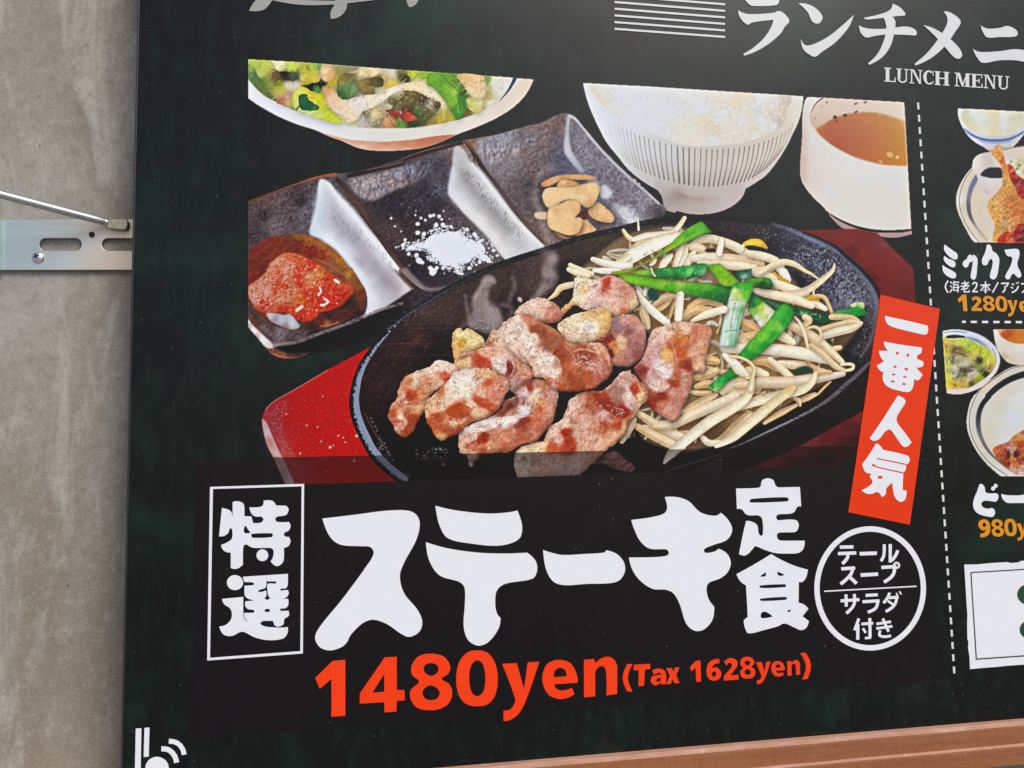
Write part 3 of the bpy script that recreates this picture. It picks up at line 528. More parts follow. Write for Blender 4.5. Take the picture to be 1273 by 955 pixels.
# salt
p_salt = pid('salt_print', 'seasoning_tray_print', 'printed heap of white salt')
SALT = 'T7 100,680 170,640 240,640 280,590 360,540 420,530 520,520 620,530 680,580 760,620 830,640 860,720 830,800 760,780 700,830 620,850 600,900 540,880 440,860 380,810 330,780 300,720 240,690 160,710'
_sp = S(SALT); _sc = _sp.mean(0); r = fill(_sc + (_sp - _sc) * .78, (230, 235, 245), p_salt, ragged=1.2, seed=3)
for k in range(420):
    q = _sp[rng.integers(0, len(_sp))]; f = rng.uniform(.66, 1.02); q = _sc + (q - _sc) * f; rad = rng.uniform(.6, 2.0) * (1.2 - .35 * f)
    v = rng.uniform(.82, 1.0); e_ = np.linspace(0, 6.283, 9)[:-1]; fill(np.stack([q[0] + rad * np.cos(e_), q[1] + rad * .85 * np.sin(e_)], 1), (228 * v, 234 * v, 246 * v), p_salt if f < 1.0 else None, soft=.35, op=.95, pad=3)
for x, y, q in [(150, 625, 18), (40, 455, 14), (250, 500, 22), (350, 438, 20), (375, 432, 18), (420, 440, 20), (310, 470, 16), (275, 455, 15), (230, 430, 12), (455, 400, 10), (440, 465, 15), (395, 510, 25), (450, 510, 25), (120, 560, 10), (80, 685, 12), (370, 880, 40), (350, 850, 26), (400, 850, 22), (260, 790, 34), (240, 750, 26), (285, 805, 22), (180, 738, 20), (250, 570, 25), (300, 580, 24), (700, 585, 25), (780, 770, 36), (810, 790, 24), (880, 750, 16), (500, 460, 8), (185, 690, 24), (130, 670, 18), (850, 710, 20), (740, 800, 22), (660, 850, 22), (570, 880, 26), (600, 895, 16), (450, 850, 18), (640, 545, 20), (740, 640, 20), (70, 520, 12), (185, 830, 6), (700, 880, 9), (460, 890, 9), (235, 400, 8), (180, 370, 6), (120, 345, 6), (515, 520, 14)]:
    blob('T7', x, y, q * .8, q * .7, (226, 232, 244) if q > 12 else (206, 206, 214), .95, p_salt if q > 14 else None, rot=x * .1)
specks('T7 100,690! 280,600! 330,760! 250,800!', 40, .5, 1.3, [(120, 130, 156), (186, 198, 222)], 33, .6); specks('T7 620,560! 860,660! 830,800! 640,850! 560,780!', 70, .5, 1.4, [(196, 208, 228), (180, 192, 214), (240, 244, 250)], 34, .7)
specks('T7 330,780! 600,860! 590,900! 440,870!', 36, .5, 1.2, [(150, 160, 184), (206, 214, 232)], 35, .6)
# garlic chips
p_gar = pid('garlic_chips_print', 'seasoning_tray_print', 'printed golden fried garlic chips')
for s, k in [('80,180 150,140 230,115 350,108 450,112 525,140 440,152 350,150 250,150 150,200 95,206', '100,190,206,128,70 200,135,222,158,100 350,125,216,148,92 480,130,206,140,96 250,145,190,116,62'),
             ('207,212 225,160 280,148 350,165 385,198 330,215', '240,180,226,168,98 340,180,206,138,74 300,200,196,124,66 260,160,230,180,112'),
             ('450,400 520,328 600,380 655,440 650,482 600,490 500,462', '500,380,222,170,108 560,400,230,186,126 620,440,228,180,118 600,482,200,136,80 480,420,206,146,86'),
             ('195,565 300,610 400,590 330,622 230,604', '300,605,198,122,70 220,580,206,136,84'), ('380,490 420,448 480,510 515,545 450,590 350,592', '420,480,222,166,104 460,550,226,170,108 390,575,206,140,84 400,520,196,128,76'),
             ('30,415 120,408 132,460 40,455', '60,430,240,206,160 120,440,228,180,126'),
             ('90,270 120,220 200,210 330,210 420,185 500,175 545,210 530,280 500,340 450,372 400,350 330,310 250,320 180,370 130,370 95,310', '120,270,236,204,150 200,250,238,200,142 300,250,236,196,136 400,220,226,176,116 480,200,238,202,146 520,260,230,184,124 450,340,206,140,84 400,300,242,214,164 200,330,234,190,130 330,280,240,206,152 380,250,222,172,112'),
             ('130,480 140,380 230,340 300,310 380,320 390,400 350,450 400,448 406,500 370,570 300,590 200,560 145,530', '160,420,240,206,150 250,380,236,192,128 340,350,228,178,114 300,450,240,198,134 220,500,236,192,128 300,550,234,184,118 360,530,226,172,108 200,400,214,160,98 240,345,224,176,114 380,390,210,156,96')]:
    shade('T8 ' + s, 'T8 ' + k, p_gar, power=3, warp=1.0, grain=.05, relief=.06, rn=7, edge=.14, shadow=.5, seed=len(s), eps=10)
    _r = Reg(poly('T8 ' + s), 2, .5); over(_r, _r.m, (244, 222, 182), .30); hatch('T8 ' + s, 26, 4, 1.0, .3, len(s), .5)
fill('T8 392,400 440,390 450,450 420,470 385,440', (92, 46, 40), p_gar, soft=.8)
# chilli sauce and paste
p_paste = pid('chilli_paste_print', 'seasoning_tray_print', 'printed red chilli paste in oily sauce')
SAU = 'T6 55,720! 150,640 250,600 400,580 520,590 640,640 720,690 800,770 860,860 U2 870,80 940,190 985,270 990,380 940,450 840,500 700,550 570,578 430,575 300,555 160,470 50,330!'
shade(SAU, '''T6 100,700,116,44,32 200,640,124,46,32 350,610,112,56,38 450,600,136,84,44 550,620,168,96,40 650,660,172,110,36 300,680,128,46,30 450,660,120,40,30 560,720,130,36,26 700,720,160,96,44 650,740,148,50,34 780,790,178,112,34 720,820,140,76,50 850,900,176,120,44 U2 100,150,124,44,30 90,90,110,40,30 800,150,120,60,34 900,200,140,80,36 950,300,120,56,36 970,370,96,54,40 900,420,60,34,32 850,470,72,34,30
 750,520,96,40,32 650,530,100,36,28 560,560,60,36,34 850,350,50,30,28 700,470,56,30,28 600,470,90,40,34 450,560,84,60,52 680,530,150,90,50''', p_paste, power=3.0, warp=3, grain=.12, relief=.12, seed=19)
specks('T6 250,620! 560,640! 700,760! 560,760! 350,700!', 40, .5, 1.8, [(72, 24, 22), (60, 22, 22)], 40, .6)
shade('U2 200,435 260,440 330,455 390,450 430,495 462,550 400,572 300,540 220,490', 'U2 230,460,200,186,184 270,490,160,146,164 320,490,186,186,200 400,520,196,198,208 440,545,180,176,184 350,550,150,130,130', p_paste, power=3, soft=.8)
PAS = 'U2 58,230 130,180 200,110 230,40 T6 240,800 330,735 430,735 520,770 600,810 680,870 U2 700,120 800,190 890,240 880,290 830,340 790,380 700,420 620,440 580,490 500,510 440,490 380,450 300,440 200,440 130,420 80,350 55,290'
shade(PAS, '''T6 300,780,222,150,120 400,760,220,120,70 480,790,206,90,50 440,880,214,56,24 560,820,212,44,14 350,880,226,176,156 620,860,206,110,50 U2 100,230,214,176,166 160,200,216,182,172 250,100,214,160,130 300,130,206,90,60 380,100,220,176,150 330,230,196,60,30 280,250,200,70,44 400,230,206,130,90 200,260,216,188,184 120,310,214,196,196 180,370,180,40,24 300,330,216,170,150 380,300,214,160,120 470,190,206,44,18 540,170,214,160,120 620,130,222,150,60 560,50,214,40,14
 650,200,210,60,24 700,160,216,56,20 780,200,206,90,56 860,240,196,70,40 750,270,204,30,14 680,280,206,40,20 600,330,208,38,16 520,300,208,60,20 450,340,214,120,50 700,370,198,28,16 640,400,200,36,20 560,420,204,44,20 470,460,190,36,24 400,400,206,80,40 250,390,198,90,70 340,410,190,40,24 820,300,190,30,20''', p_paste, power=4, warp=2.4, wn=3, grain=.10, relief=.3, rn=9, seed=20, edge=.15)
PL = 'U2 70,240! 200,120! 250,20! 400,0! 450,120! 420,260! 460,300! 380,380! 250,400! 130,400! 70,320!'
specks(PL, 150, .6, 1.7, [(236, 214, 206), (240, 226, 222), (226, 190, 176)], 41, .75); specks(PL, 240, .6, 1.6, [(206, 84, 40), (176, 60, 36), (196, 90, 60), (150, 60, 44)], 42, .6); specks(PL, 90, .4, 1.0, [(252, 248, 246)], 43, .9)
specks('U2 450,120! 620,90! 660,220! 500,250!', 70, .7, 1.8, [(240, 200, 150), (236, 170, 90), (246, 228, 210)], 44, .75); specks('T6 300,750! 520,780! 640,860! 500,900! 300,860!', 60, .6, 1.5, [(240, 190, 160), (246, 220, 200), (220, 90, 40)], 45, .7)
specks('U2 450,300! 720,250! 780,360! 560,490! 420,460!', 34, .6, 1.8, [(244, 214, 196), (250, 236, 226), (230, 130, 60)], 46, .85)
_r = Reg(poly(PAS), 2, .8); over(_r, _r.m * np.clip(1.1 - r.n(1, 3)[:1, :1] * 0, 0, 1), (200, 78, 34), .34)
hatch(PAS, 240, 3.2, 1.3, .5, 47, .7); specks(PAS, 150, .5, 1.3, [(214, 50, 14), (226, 84, 20), (170, 30, 12)], 48, .7)
stroke('U2 620,240 630,270 610,300', 2.2, (240, 216, 196), soft=.3); stroke('U2 660,330 685,350 660,375 630,378', 2.6, (242, 220, 206), soft=.4); stroke('U2 740,180 770,200', 3.2, (244, 226, 214), soft=.4); stroke('U2 440,420 480,390', 4, (240, 206, 186), soft=.6)
stroke('U2 570,10 700,60 800,130 840,160', [1.4, 2, 2, 1], (176, 120, 84), op=.6, soft=.6); stroke('U2 630,545 720,530 770,515', 1.2, (190, 130, 84), op=.8)
# front rims of the tray
shade('U2 48,475! 90,535 170,615 250,690 255,715 200,716 130,640 48,545!', 'U2 60,500,222,224,230 100,570,226,228,234 170,650,228,228,232 230,700,214,206,204 60,545,196,170,160 120,640,206,176,164', p_tray, power=3, soft=.8)
stroke('U2 50,440 110,520 180,600 250,660', [3, 3.4, 3, 2], [(130, 70, 44), (112, 62, 44), (90, 56, 48), (70, 52, 52)], op=.85, soft=.6)
fill('U2 255,712! 330,692 500,660 700,600 900,520 1100,440 1273,385! 1273,520! 1180,545 1000,640 850,690 700,730 560,752 420,760 330,745', (27, 22, 25), p_tray, grain=.25, soft=1.0)
stroke('U2 255,700 330,685 420,675 500,650 600,610 700,575 820,530 900,500 1000,455 1100,415 1273,365', [4, 4.5, 4, 4, 4, 4, 4, 4, 3.6, 3.4], [(150, 140, 146), (120, 106, 112), (128, 112, 116), (136, 120, 124), (150, 136, 138), (130, 112, 114)], op=.85, soft=.5, grain=.7, seed=5)
stroke('U2 140,670 200,735 280,778 360,794 480,788', [1.5, 2.5, 3, 3, 1.5], [(186, 140, 116), (166, 96, 66), (176, 104, 76), (150, 84, 62), (70, 44, 38)], op=.9, soft=.5)
# ---------------- black iron plate
p_iron = pid('iron_plate_print', None, 'printed black oval cast-iron plate')
IRON = 'U2 1273,468 1150,588 1050,690 950,830 900,955 V1 752,120 738,220 745,330 770,420 820,530 880,650 960,740 1060,830 1135,882! A 800,606! 860,585 U7 0,850 100,808 330,700 550,580 750,472 900,370 1050,252 1160,140 1240,-60 A 1100,395 U6 1232,430 1180,330 1080,215 960,110 800,0 U1 1100,600 1000,560 850,510 700,475 500,460 300,455 100,462 U5 420,80 300,95 0,170 T8 400,595 200,660 0,720 T7 1000,770 800,850 580,955 U3 480,182 300,292 130,402'
shade(IRON, '''U3 200,420,60,40,36 300,330,72,54,48 450,350,66,48,44 400,560,34,24,26 150,650,52,32,32 250,600,66,38,34 100,800,44,28,29 350,700,22,17,21 600,220,60,45,42 750,250,62,46,43 1000,150,56,42,40 1150,100,72,56,52 100,520,40,28,28 950,300,44,32,32 860,180,62,46,42
 T8 100,800,74,57,54 350,720,52,44,36 500,680,62,50,40 250,900,30,22,22 700,640,56,46,37 620,740,58,48,38 U1 300,510,40,32,36 500,560,45,35,38 650,560,52,45,50 900,600,58,58,70 1000,700,56,58,74 1100,650,48,48,60 1100,800,68,72,92 900,700,43,40,48 800,560,46,44,52 750,650,38,32,38
 U6 500,150,60,62,76 700,150,66,68,86 800,250,70,71,88 1000,300,74,76,92 950,400,104,107,124 1050,420,92,95,112 1000,480,120,122,138 850,430,66,66,80 900,480,90,92,108 600,330,28,28,34 700,330,44,44,54 1150,600,66,64,74 1100,700,28,26,31 950,750,15,14,17 900,850,17,16,19 1100,850,42,39,45 1150,480,84,84,98 1080,560,50,50,60 400,120,44,42,52
 U7 950,60,18,16,20 1050,60,38,36,42 900,120,14,13,16 500,450,15,14,17 700,520,18,16,19 800,440,20,17,20 1000,280,22,18,22 300,740,20,17,20 U8 600,700,14,14,17 300,650,18,16,20 400,870,18,17,21 700,600,15,15,18 900,850,18,15,18 1000,800,22,19,22
 V2 200,800,16,13,17 600,800,15,13,16 300,700,19,15,17 100,650,28,20,22 50,300,48,31,31 300,50,34,25,26 150,150,44,28,28 60,500,36,24,26 400,870,15,13,16 V3 200,760,22,20,23 900,800,24,22,25 1100,700,30,22,24''', p_iron, power=2.8, warp=3.0, wn=4, grain=.24, gn=2, relief=.07, rn=9, seed=30)
# rust-brown seasoning marks
specks('U3 60,500! 350,380! 350,640! 150,880! 20,880!', 90, .6, 2.6, [(84, 50, 42), (70, 40, 36), (96, 58, 46)], 50, .35, ); specks('U3 60,350! 900,100! 900,300! 300,700!', 160, .4, .9, [(110, 84, 76), (130, 110, 104)], 51, .4)
# hammered glints of the right-hand well
WELL = 'U6 450,60! 750,20! 1000,180! 1130,350! 1170,520! 1060,520! 880,480! 720,380! 560,200!'
r = Reg(poly(WELL), 4, 6.0); g = np.clip((r.n(2, 77) - .56) * 7, 0, 1); over(r, r.m * g, (150, 152, 172), .62); g = np.clip((r.n(2, 91) - .57) * 7, 0, 1); over(r, r.m * g, (22, 22, 28), .7)
specks(WELL, 180, .4, 1.1, [(206, 208, 222), (176, 178, 196)], 52, .6)
specks('U6 1130,560! 1190,600! 1180,800! 1080,920! 1000,900! 1080,760!', 190, .4, 1.0, [(140, 136, 146), (110, 106, 116)], 53, .55)
specks('U1 600,520! 1000,580! 1200,760! 1000,780! 700,640!', 160, .4, 1.3, [(120, 120, 140), (150, 150, 168), (90, 90, 108)], 54, .55)
specks('U1 100,480! 700,500! 760,640! 400,560!', 70, .4, .9, [(96, 88, 94), (120, 112, 118)], 55, .45)
# rims: bluish lit lip on the left, dark lip above, highlight lines painted on the right and below
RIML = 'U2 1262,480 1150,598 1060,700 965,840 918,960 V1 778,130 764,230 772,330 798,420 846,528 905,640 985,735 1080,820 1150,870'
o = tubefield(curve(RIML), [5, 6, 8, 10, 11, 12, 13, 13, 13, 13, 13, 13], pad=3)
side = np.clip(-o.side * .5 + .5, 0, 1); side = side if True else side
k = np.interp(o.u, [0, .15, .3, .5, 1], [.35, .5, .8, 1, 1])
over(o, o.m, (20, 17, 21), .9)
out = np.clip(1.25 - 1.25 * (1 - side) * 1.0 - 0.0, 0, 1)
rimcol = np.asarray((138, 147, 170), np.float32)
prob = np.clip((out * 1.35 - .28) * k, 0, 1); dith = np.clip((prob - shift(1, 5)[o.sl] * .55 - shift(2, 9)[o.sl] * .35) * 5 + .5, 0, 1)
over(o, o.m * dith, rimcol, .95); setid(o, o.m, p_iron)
stroke('V1 850,340 900,450 970,560 1050,665', .9, (112, 72, 62), op=.8, soft=.3)
specks('V1 850,200! 880,330! 1100,760! 1273,860! 1150,860! 960,650!', 70, .35, .8, [(200, 200, 206)], 56, .6)
TOPR = 'U2 1273,480 U3 130,412 300,302 480,192 T7 590,962 800,862 1000,785 1273,700 T8 200,672 400,608 700,540 900,492 1000,478 U5 300,105 420,92 600,82 900,82 U1 600,480 760,498'
stroke(TOPR, [6, 6.5, 7, 7, 7, 7, 7, 7, 7, 6, 6, 5, 4], [(34, 32, 40), (36, 34, 42), (28, 25, 30), (24, 20, 24), (22, 18, 22), (26, 22, 25), (30, 26, 30), (34, 30, 36)], soft=.4, pid=p_iron)
stroke('U3 0,520 130,420 300,310 480,200 640,118 T7 800,868 1000,792', [2, 2.4, 2.4, 2, 1.6, 1.4], [(92, 96, 114), (84, 84, 100), (70, 68, 80), (70, 66, 74), (60, 56, 62)], op=.7, soft=.3, grain=.9, seed=8)
specks('U3 0,480! 480,160! 700,60! 720,90! 480,215! 20,530!', 90, .35, .8, [(120, 122, 138), (96, 96, 110)], 57, .5)
specks('T8 0,700! 700,520! 900,475! 900,500! 400,625! 0,750!', 60, .35, .8, [(120, 114, 120), (150, 146, 150)], 58, .6)
RR = 'U1 760,500 900,545 1000,590 1130,650 U6 900,75 1000,155 1090,250 1150,340 1195,440 1205,560 1180,720 1120,860 1040,955'
stroke(RR, [3, 4, 5, 6, 6.5, 7, 7, 7, 6, 5, 4, 3, 2], [(84, 84, 100), (120, 126, 150), (140, 150, 180), (124, 132, 160), (110, 116, 140), (104, 108, 130), (110, 110, 128), (120, 118, 132), (96, 92, 104), (110, 100, 112), (90, 84, 94)], op=.8, soft=1.1, grain=.45, seed=3)
stroke('U1 1000,562 1130,612 1273,690 U6 960,115 1080,220 1180,335 1230,440', [2, 3, 4, 5, 5, 5, 4], (26, 25, 32), op=.9, soft=.6)
LOW = 'U7 0,828 100,792 230,735 350,678 480,618 600,558 700,505 800,445 880,385 960,310 1060,222 1150,132'
stroke('U7 0,790 120,735 330,630 560,510 740,405 880,300 960,215 1060,90', [6, 6, 6, 6, 6, 5, 4], (16, 14, 17), op=.95, soft=.8)
stroke(LOW, [1.4, 1.6, 2, 2.6, 3, 3, 3.4, 4.4, 5, 5, 5, 4], [(64, 58, 66), (104, 98, 108), (136, 130, 142), (120, 114, 126), (96, 88, 98), (104, 94, 108), (84, 72, 82)], op=.95, soft=.35, grain=.35, seed=6)
stroke('U8 480,965 620,910 800,855 1000,790', [.8, 1, 1.2, 1.2], (84, 82, 90), op=.8, soft=.3)
specks('V2 300,820! 560,800! 560,900! 300,900!', 60, .4, 1.1, [(170, 160, 166), (220, 214, 218), (110, 100, 106)], 59, .6); blob('V2', 735, 930, 20, 26, (214, 200, 194), .9); blob('V2', 515, 938, 15, 9, (130, 120, 122), .8)
# steam
for s, w, op, b in [('V8 430,340 500,220 522,165 570,155 612,190 600,215 565,240 555,370 620,400 660,470 672,540 560,600 480,580 408,560 420,440', None, .50, 2.2), ('V8 440,330 505,220 530,170 575,165 600,195', [5, 6, 7, 7, 4], .42, 1.4), ('V8 370,300 388,420 410,540', [3, 4, 4], .35, 1.6), ('V8 740,160 765,220 735,300 715,360', [4, 5, 5, 4], .30, 1.8), ('V8 650,375 720,390 745,430 700,490', [4, 5, 5, 4], .30, 1.8), ('V8 560,380 600,450 590,540', [14, 18, 16], .24, 3),
                    ('V8 1070,0 1010,110 1075,160 980,260 900,345', [10, 13, 12, 10, 6], .42, 2.6), ('V8 1000,130 990,200 960,280', [6, 7, 6], .25, 2), ('V8 330,560 380,520', [5, 6], .25, 2), ('T8 140,620 60,380 20,260 60,120 180,40', [10, 8, 8, 7, 4], .34, 2.0), ('T8 90,700 170,760 160,900', [9, 14, 10], .28, 3)]:
    glow(s, (196, 180, 178), min(.7, op * 1.15), b, w, nz=4, seed=int(op * 100))
specks('V8 420,420! 640,400! 660,560! 430,570!', 60, .4, .8, [(206, 196, 196)], 60, .6)
blob('U4', 40, 270, 22, 16, (206, 186, 180), .9, rot=.9)
# long fine scratches on the print
for x0_, x1_, y_ in [(480, 570, 408), (520, 566, 402), (480, 540, 427), (490, 560, 442), (486, 520, 398), (500, 548, 388)]:
    stroke(np.array([(x0_, y_ + .5), (x1_, y_)]), .7, (120, 100, 96), op=.30)

# ---------------- bean sprouts
p_spr = pid('bean_sprouts_print', 'iron_plate_print', 'printed pile of pale bean sprouts')
PILE = 'A 712,345 735,326 762,303 790,290 850,284 900,308 935,322 965,332 985,348 998,372 1008,396 1066,402 1040,446 1052,455 1036,470 990,495 940,528 890,552 850,560 800,545 792,520 800,480 820,430 790,400 760,372'
shade(PILE, 'A 760,330,150,120,80 800,310,150,116,76 840,330,180,140,96 880,330,190,160,120 840,380,150,110,66 800,380,110,86,56 860,400,190,140,84 900,420,206,150,84 930,400,180,130,80 960,430,200,160,110 1000,420,190,150,110 1030,420,60,44,34 1000,450,60,46,38 960,480,196,160,116 900,470,200,156,100 880,440,206,160,100 920,510,180,140,100 880,530,70,50,38 860,500,170,130,90 820,520,90,66,50 840,470,190,140,92 980,360,150,120,90 940,340,110,90,72', p_spr, power=3, warp=5, grain=.15, relief=.2, rn=4, seed=33, soft=2)
W_ = (248, 243, 222); CR = (242, 226, 188); TN = (212, 172, 118); GR = (234, 224, 204); AM = (206, 152, 80)
def sp(s, w, a=W_, b=None, e=(216, 190, 142), sh=.34, n=[0]):
    n[0] += 1; w = np.asarray(w, float) * .88 if hasattr(w, '__len__') else w * .88; sprout(s, w, a, b, e, p_spr, n[0] * 7, sh)
# back layer: a random tangle that fills the gaps
_r = Reg(poly(PILE), 2, .3); _ys, _xs = np.nonzero(_r.hard); over(_r, _r.m, (92, 62, 36), .45)
for k in range(150):
    i = rng.integers(0, len(_ys)); x, y = (_xs[i] + _r.x0) / SS + X0, (_ys[i] + _r.y0) / SS + Y0
    a = rng.normal(-.45, .6) if x > 840 else rng.normal(-.2, .9); L = rng.uniform(16, 44); b = rng.normal(0, .5); v = rng.uniform(.62, .98)
    q = np.array([(x - L * .5 * math.cos(a), y - L * .5 * math.sin(a)), (x, y), (x + L * .5 * math.cos(a + b), y + L * .5 * math.sin(a + b))])
    _h = _r.hard
    if not all(0 <= int((p_[1] - Y0) * SS) - _r.y0 < _h.shape[0] and 0 <= int((p_[0] - X0) * SS) - _r.x0 < _h.shape[1] and _h[int((p_[1] - Y0) * SS) - _r.y0, int((p_[0] - X0) * SS) - _r.x0] for p_ in q): continue
    c_ = [(236, 220, 190), (226, 196, 146), (216, 172, 110), (240, 230, 208)][k % 4]
    sprout(q, rng.uniform(3, 8), tuple(t_ * v for t_ in c_), tuple(t_ * v * .92 for t_ in c_), tuple(t_ * v * .80 for t_ in c_), p_spr, k, .45)
sp('U5 480,690 400,770 320,800', 10, TN, AM); sp('U5 240,780 262,850 285,930', 12, (196, 170, 130), TN); sp('U5 620,780 760,720 860,760', 13, AM, TN); sp('U5 560,860 680,800 800,840', 13, (214, 176, 116), AM); sp('U5 340,760 420,700 500,690', 10, TN)
sp('U5 1080,830 1150,760 1120,740', 9, TN); sp('U6 140,640 210,680 290,720', 16, AM, (198, 140, 64)); sp('U6 100,760 230,760 330,720', 15, (214, 172, 110), AM); sp('U6 330,720 430,740 540,800', 14, (222, 190, 140), CR); sp('U6 60,730 150,800 200,850', 14, (216, 186, 140))
sp('U7 230,130 330,120 420,180', 14, AM, (220, 180, 110)); sp('U7 120,260 210,200 330,230', 14, (222, 186, 130), CR); sp('U8 780,60 850,40 960,60', 14, AM); sp('U8 780,190 870,170 960,130', 12, AM, TN); sp('U8 800,260 900,240 960,290', 11, AM, TN)
sp('U8 740,300 830,312 910,305', 7, (226, 196, 140), AM); sp('U8 1010,300 1100,240 1200,230', 16, (226, 206, 166), CR); sp('U8 950,322 820,392 715,445', 12, (206, 172, 120), TN)
# upper left bunch
sp('U5 95,170 150,235 225,240 320,235', [5, 7, 7, 4], (228, 196, 142), CR); sp('U5 208,70 215,165', [2, 3.5], W_); sp('U5 578,70 530,140 470,195 400,215', [6, 7, 9, 8], (230, 210, 170), W_); sp('U5 500,190 380,205 270,215 180,240', [8, 10, 10, 7], W_, (240, 238, 236))
sp('U5 580,190 440,240 300,250', [8, 10, 8], (232, 222, 206), W_); sp('U5 330,240 220,270 150,320', [7, 7, 5], CR, (222, 182, 130)); sp('U5 520,210 360,270 180,360 60,460', [12, 20, 21, 14], W_, (242, 240, 238)); sp('U5 130,380 60,430 30,470', [9, 12, 10], CR, (234, 226, 214))
sp('T8 490,780 560,805 680,830 780,830', [7, 10, 11, 10], (226, 214, 202), (240, 240, 242)); sp('T8 500,868 600,872 700,872', 9, (236, 234, 226)); sp('T8 310,825 380,860 480,895', [6, 8, 7], (232, 204, 166), CR); sp('T8 300,860 360,885 450,910', [7, 9, 8], (226, 218, 196), CR)
sp('U5 620,300 740,235 880,260 1000,310 1090,375', [8, 12, 12, 13, 12], (226, 200, 164), GR); sp('U5 600,300 690,310 745,345', 13, CR, (222, 190, 146)); sp('U5 560,300 530,380 500,470', 11, W_, CR); sp('U5 470,370 430,410 390,470', 11, W_, CR); sp('U5 590,290 580,370 540,450', 8, CR, W_); sp('U5 650,345 615,400 590,450', 11, W_, CR)
sp('U5 350,400 330,425 310,440', 6, W_); fill('U5 740,320 800,310 830,330 800,345 745,340', (40, 30, 28), None, soft=.8)
sp('U5 650,390 800,385 1000,405 1180,435', [11, 14, 15, 12], (240, 232, 220), (216, 170, 118)); sp('U5 870,240 862,300 850,350', [7, 9, 9], W_); sp('U5 700,430 860,440 1000,450 1130,470', [8, 12, 13, 12], (226, 208, 180), CR); sp('U5 1060,500 1180,490 1273,470', 12, (234, 222, 204), CR)
# right bunch
sp('U6 145,72 150,40 175,18', [4, 5, 4], (238, 224, 190)); stroke('U6 165,22 220,8 280,15 335,52', [5, 8, 9, 3], [(226, 190, 60), (232, 196, 40), (226, 180, 30), (206, 150, 30)], pid=p_spr); stroke('U6 185,20 240,10 290,18', 2, (246, 226, 110), op=.7, soft=.4)
sp('U6 200,100 300,118 400,155 450,200', [10, 12, 12, 10], (232, 214, 186), W_); sp('U6 430,215 470,250 505,305', [9, 13, 9], (242, 240, 232)); stroke('U6 395,260 420,290 500,322', [5, 7, 5], [(226, 180, 50), (220, 160, 30), (206, 140, 30)], pid=p_spr)
sp('U6 240,255 330,270 400,300', 13, (232, 214, 188), CR); sp('U6 290,250 380,195 470,165 560,185 640,235 690,260 745,300', [6, 9, 9, 8, 5, 4, 2.5], (238, 220, 190), (236, 206, 150)); sp('U6 380,320 500,370 640,425', [10, 14, 13], GR, CR)
stroke('U6 660,450 720,440 730,470 670,490', [6, 7, 6], [(222, 176, 50), (214, 160, 40)], pid=p_spr); sp('U6 680,495 740,505 800,535', [8, 10, 7], (236, 214, 170), CR)
sp('U6 872,185 855,235 770,310 680,375 600,410 520,415', [3, 6, 9, 10, 12, 9], (226, 196, 160), (230, 212, 186)); sp('U6 235,395 390,425 540,455 690,510', [10, 13, 14, 10], (230, 214, 188), CR)
sp('U6 722,360 706,410 720,440', [2.5, 3, 3], (226, 206, 160), sh=.2); sp('U6 735,435 790,445 825,500 850,560 890,625', [6, 6, 5, 4.5, 3.5], (228, 180, 112), (222, 170, 104))
# greens lying under the front sprouts
p_lk = [pid('leek_print', 'iron_plate_print', 'printed piece of green leek') for _ in range(9)]
def leek(s, k, i, sh=.5, relief=.10, grain=.08, edge=.25, seed=0): return shade(s, k, p_lk[i], power=3, warp=1.4, grain=grain, gn=10, relief=relief, rn=9, edge=edge, shadow=sh, seed=seed)
leek('U6 240,420 330,450 440,480 560,515 720,555 872,602 850,640 760,655 680,640 540,590 420,540 310,490', 'U6 300,455,16,96,56 420,490,20,92,52 420,520,60,120,84 560,540,18,96,50 560,575,14,76,42 700,580,16,86,48 700,630,12,60,40 820,610,20,84,46 650,550,30,120,60', 0, seed=41)
stroke('U6 330,470 460,525 600,580 760,625', [1, 1.6, 1.6, 1], (120, 160, 120), op=.55, soft=.4); specks('U6 560,540! 760,580! 760,600! 560,560!', 14, .8, 1.6, [(150, 176, 130), (190, 206, 170)], 61, .7)
leek('U6 860,565 930,540 1000,525 1050,515 1105,535 1137,577 1060,597 960,612 880,602', 'U6 880,570,110,170,90 950,560,70,160,80 1040,540,30,160,60 1100,570,16,130,54 1000,590,40,140,60 920,600,150,170,90', 1, seed=42)
shade('U6 1000,502 1040,484 1106,488 1102,535 1050,520 1010,525', 'U6 1030,500,214,226,170 1090,500,196,214,150 1060,520,110,186,90', p_lk[1], power=3, grain=.1, gn=10)
sp('U6 850,600 940,600 1010,605 1060,625', [8, 8, 7, 4], (206, 186, 130), TN); sp('U6 770,700 880,670 1000,640 1085,648', [8, 9, 8, 5], (200, 160, 112), (226, 200, 160)); sp('U6 790,750 900,715 1010,690 1075,660', [10, 12, 11, 6], (214, 208, 200), (226, 204, 166))
sp('U6 640,600 668,625 650,655', [9, 11, 8], (224, 196, 160), TN); fill('U6 790,790 840,780 860,810 810,830', (24, 60, 40), None, soft=.8); sp('U6 825,868 870,852 915,842', [7, 8, 7], CR, (222, 186, 140))
sp('U6 470,650 600,700 740,790 850,880 930,955', [8, 14, 15, 11, 8], (228, 190, 138), (230, 206, 170)); sp('U6 560,600 600,650 640,750 665,865', [3, 4, 5, 4], (238, 216, 174), CR); sp('U6 660,690 720,680 760,710 762,760 745,780', [3, 4.5, 4.5, 4, 3], (232, 206, 160), sh=.3)
sp('U7 440,140 540,150 655,145', [9, 13, 9], CR, (230, 204, 164)); sp('U7 660,130 720,180 790,195', [6, 9, 5], (206, 140, 84), TN); fill('U7 560,190 640,160 700,185 690,215 620,230 560,225', (28, 56, 44), None, soft=.8)
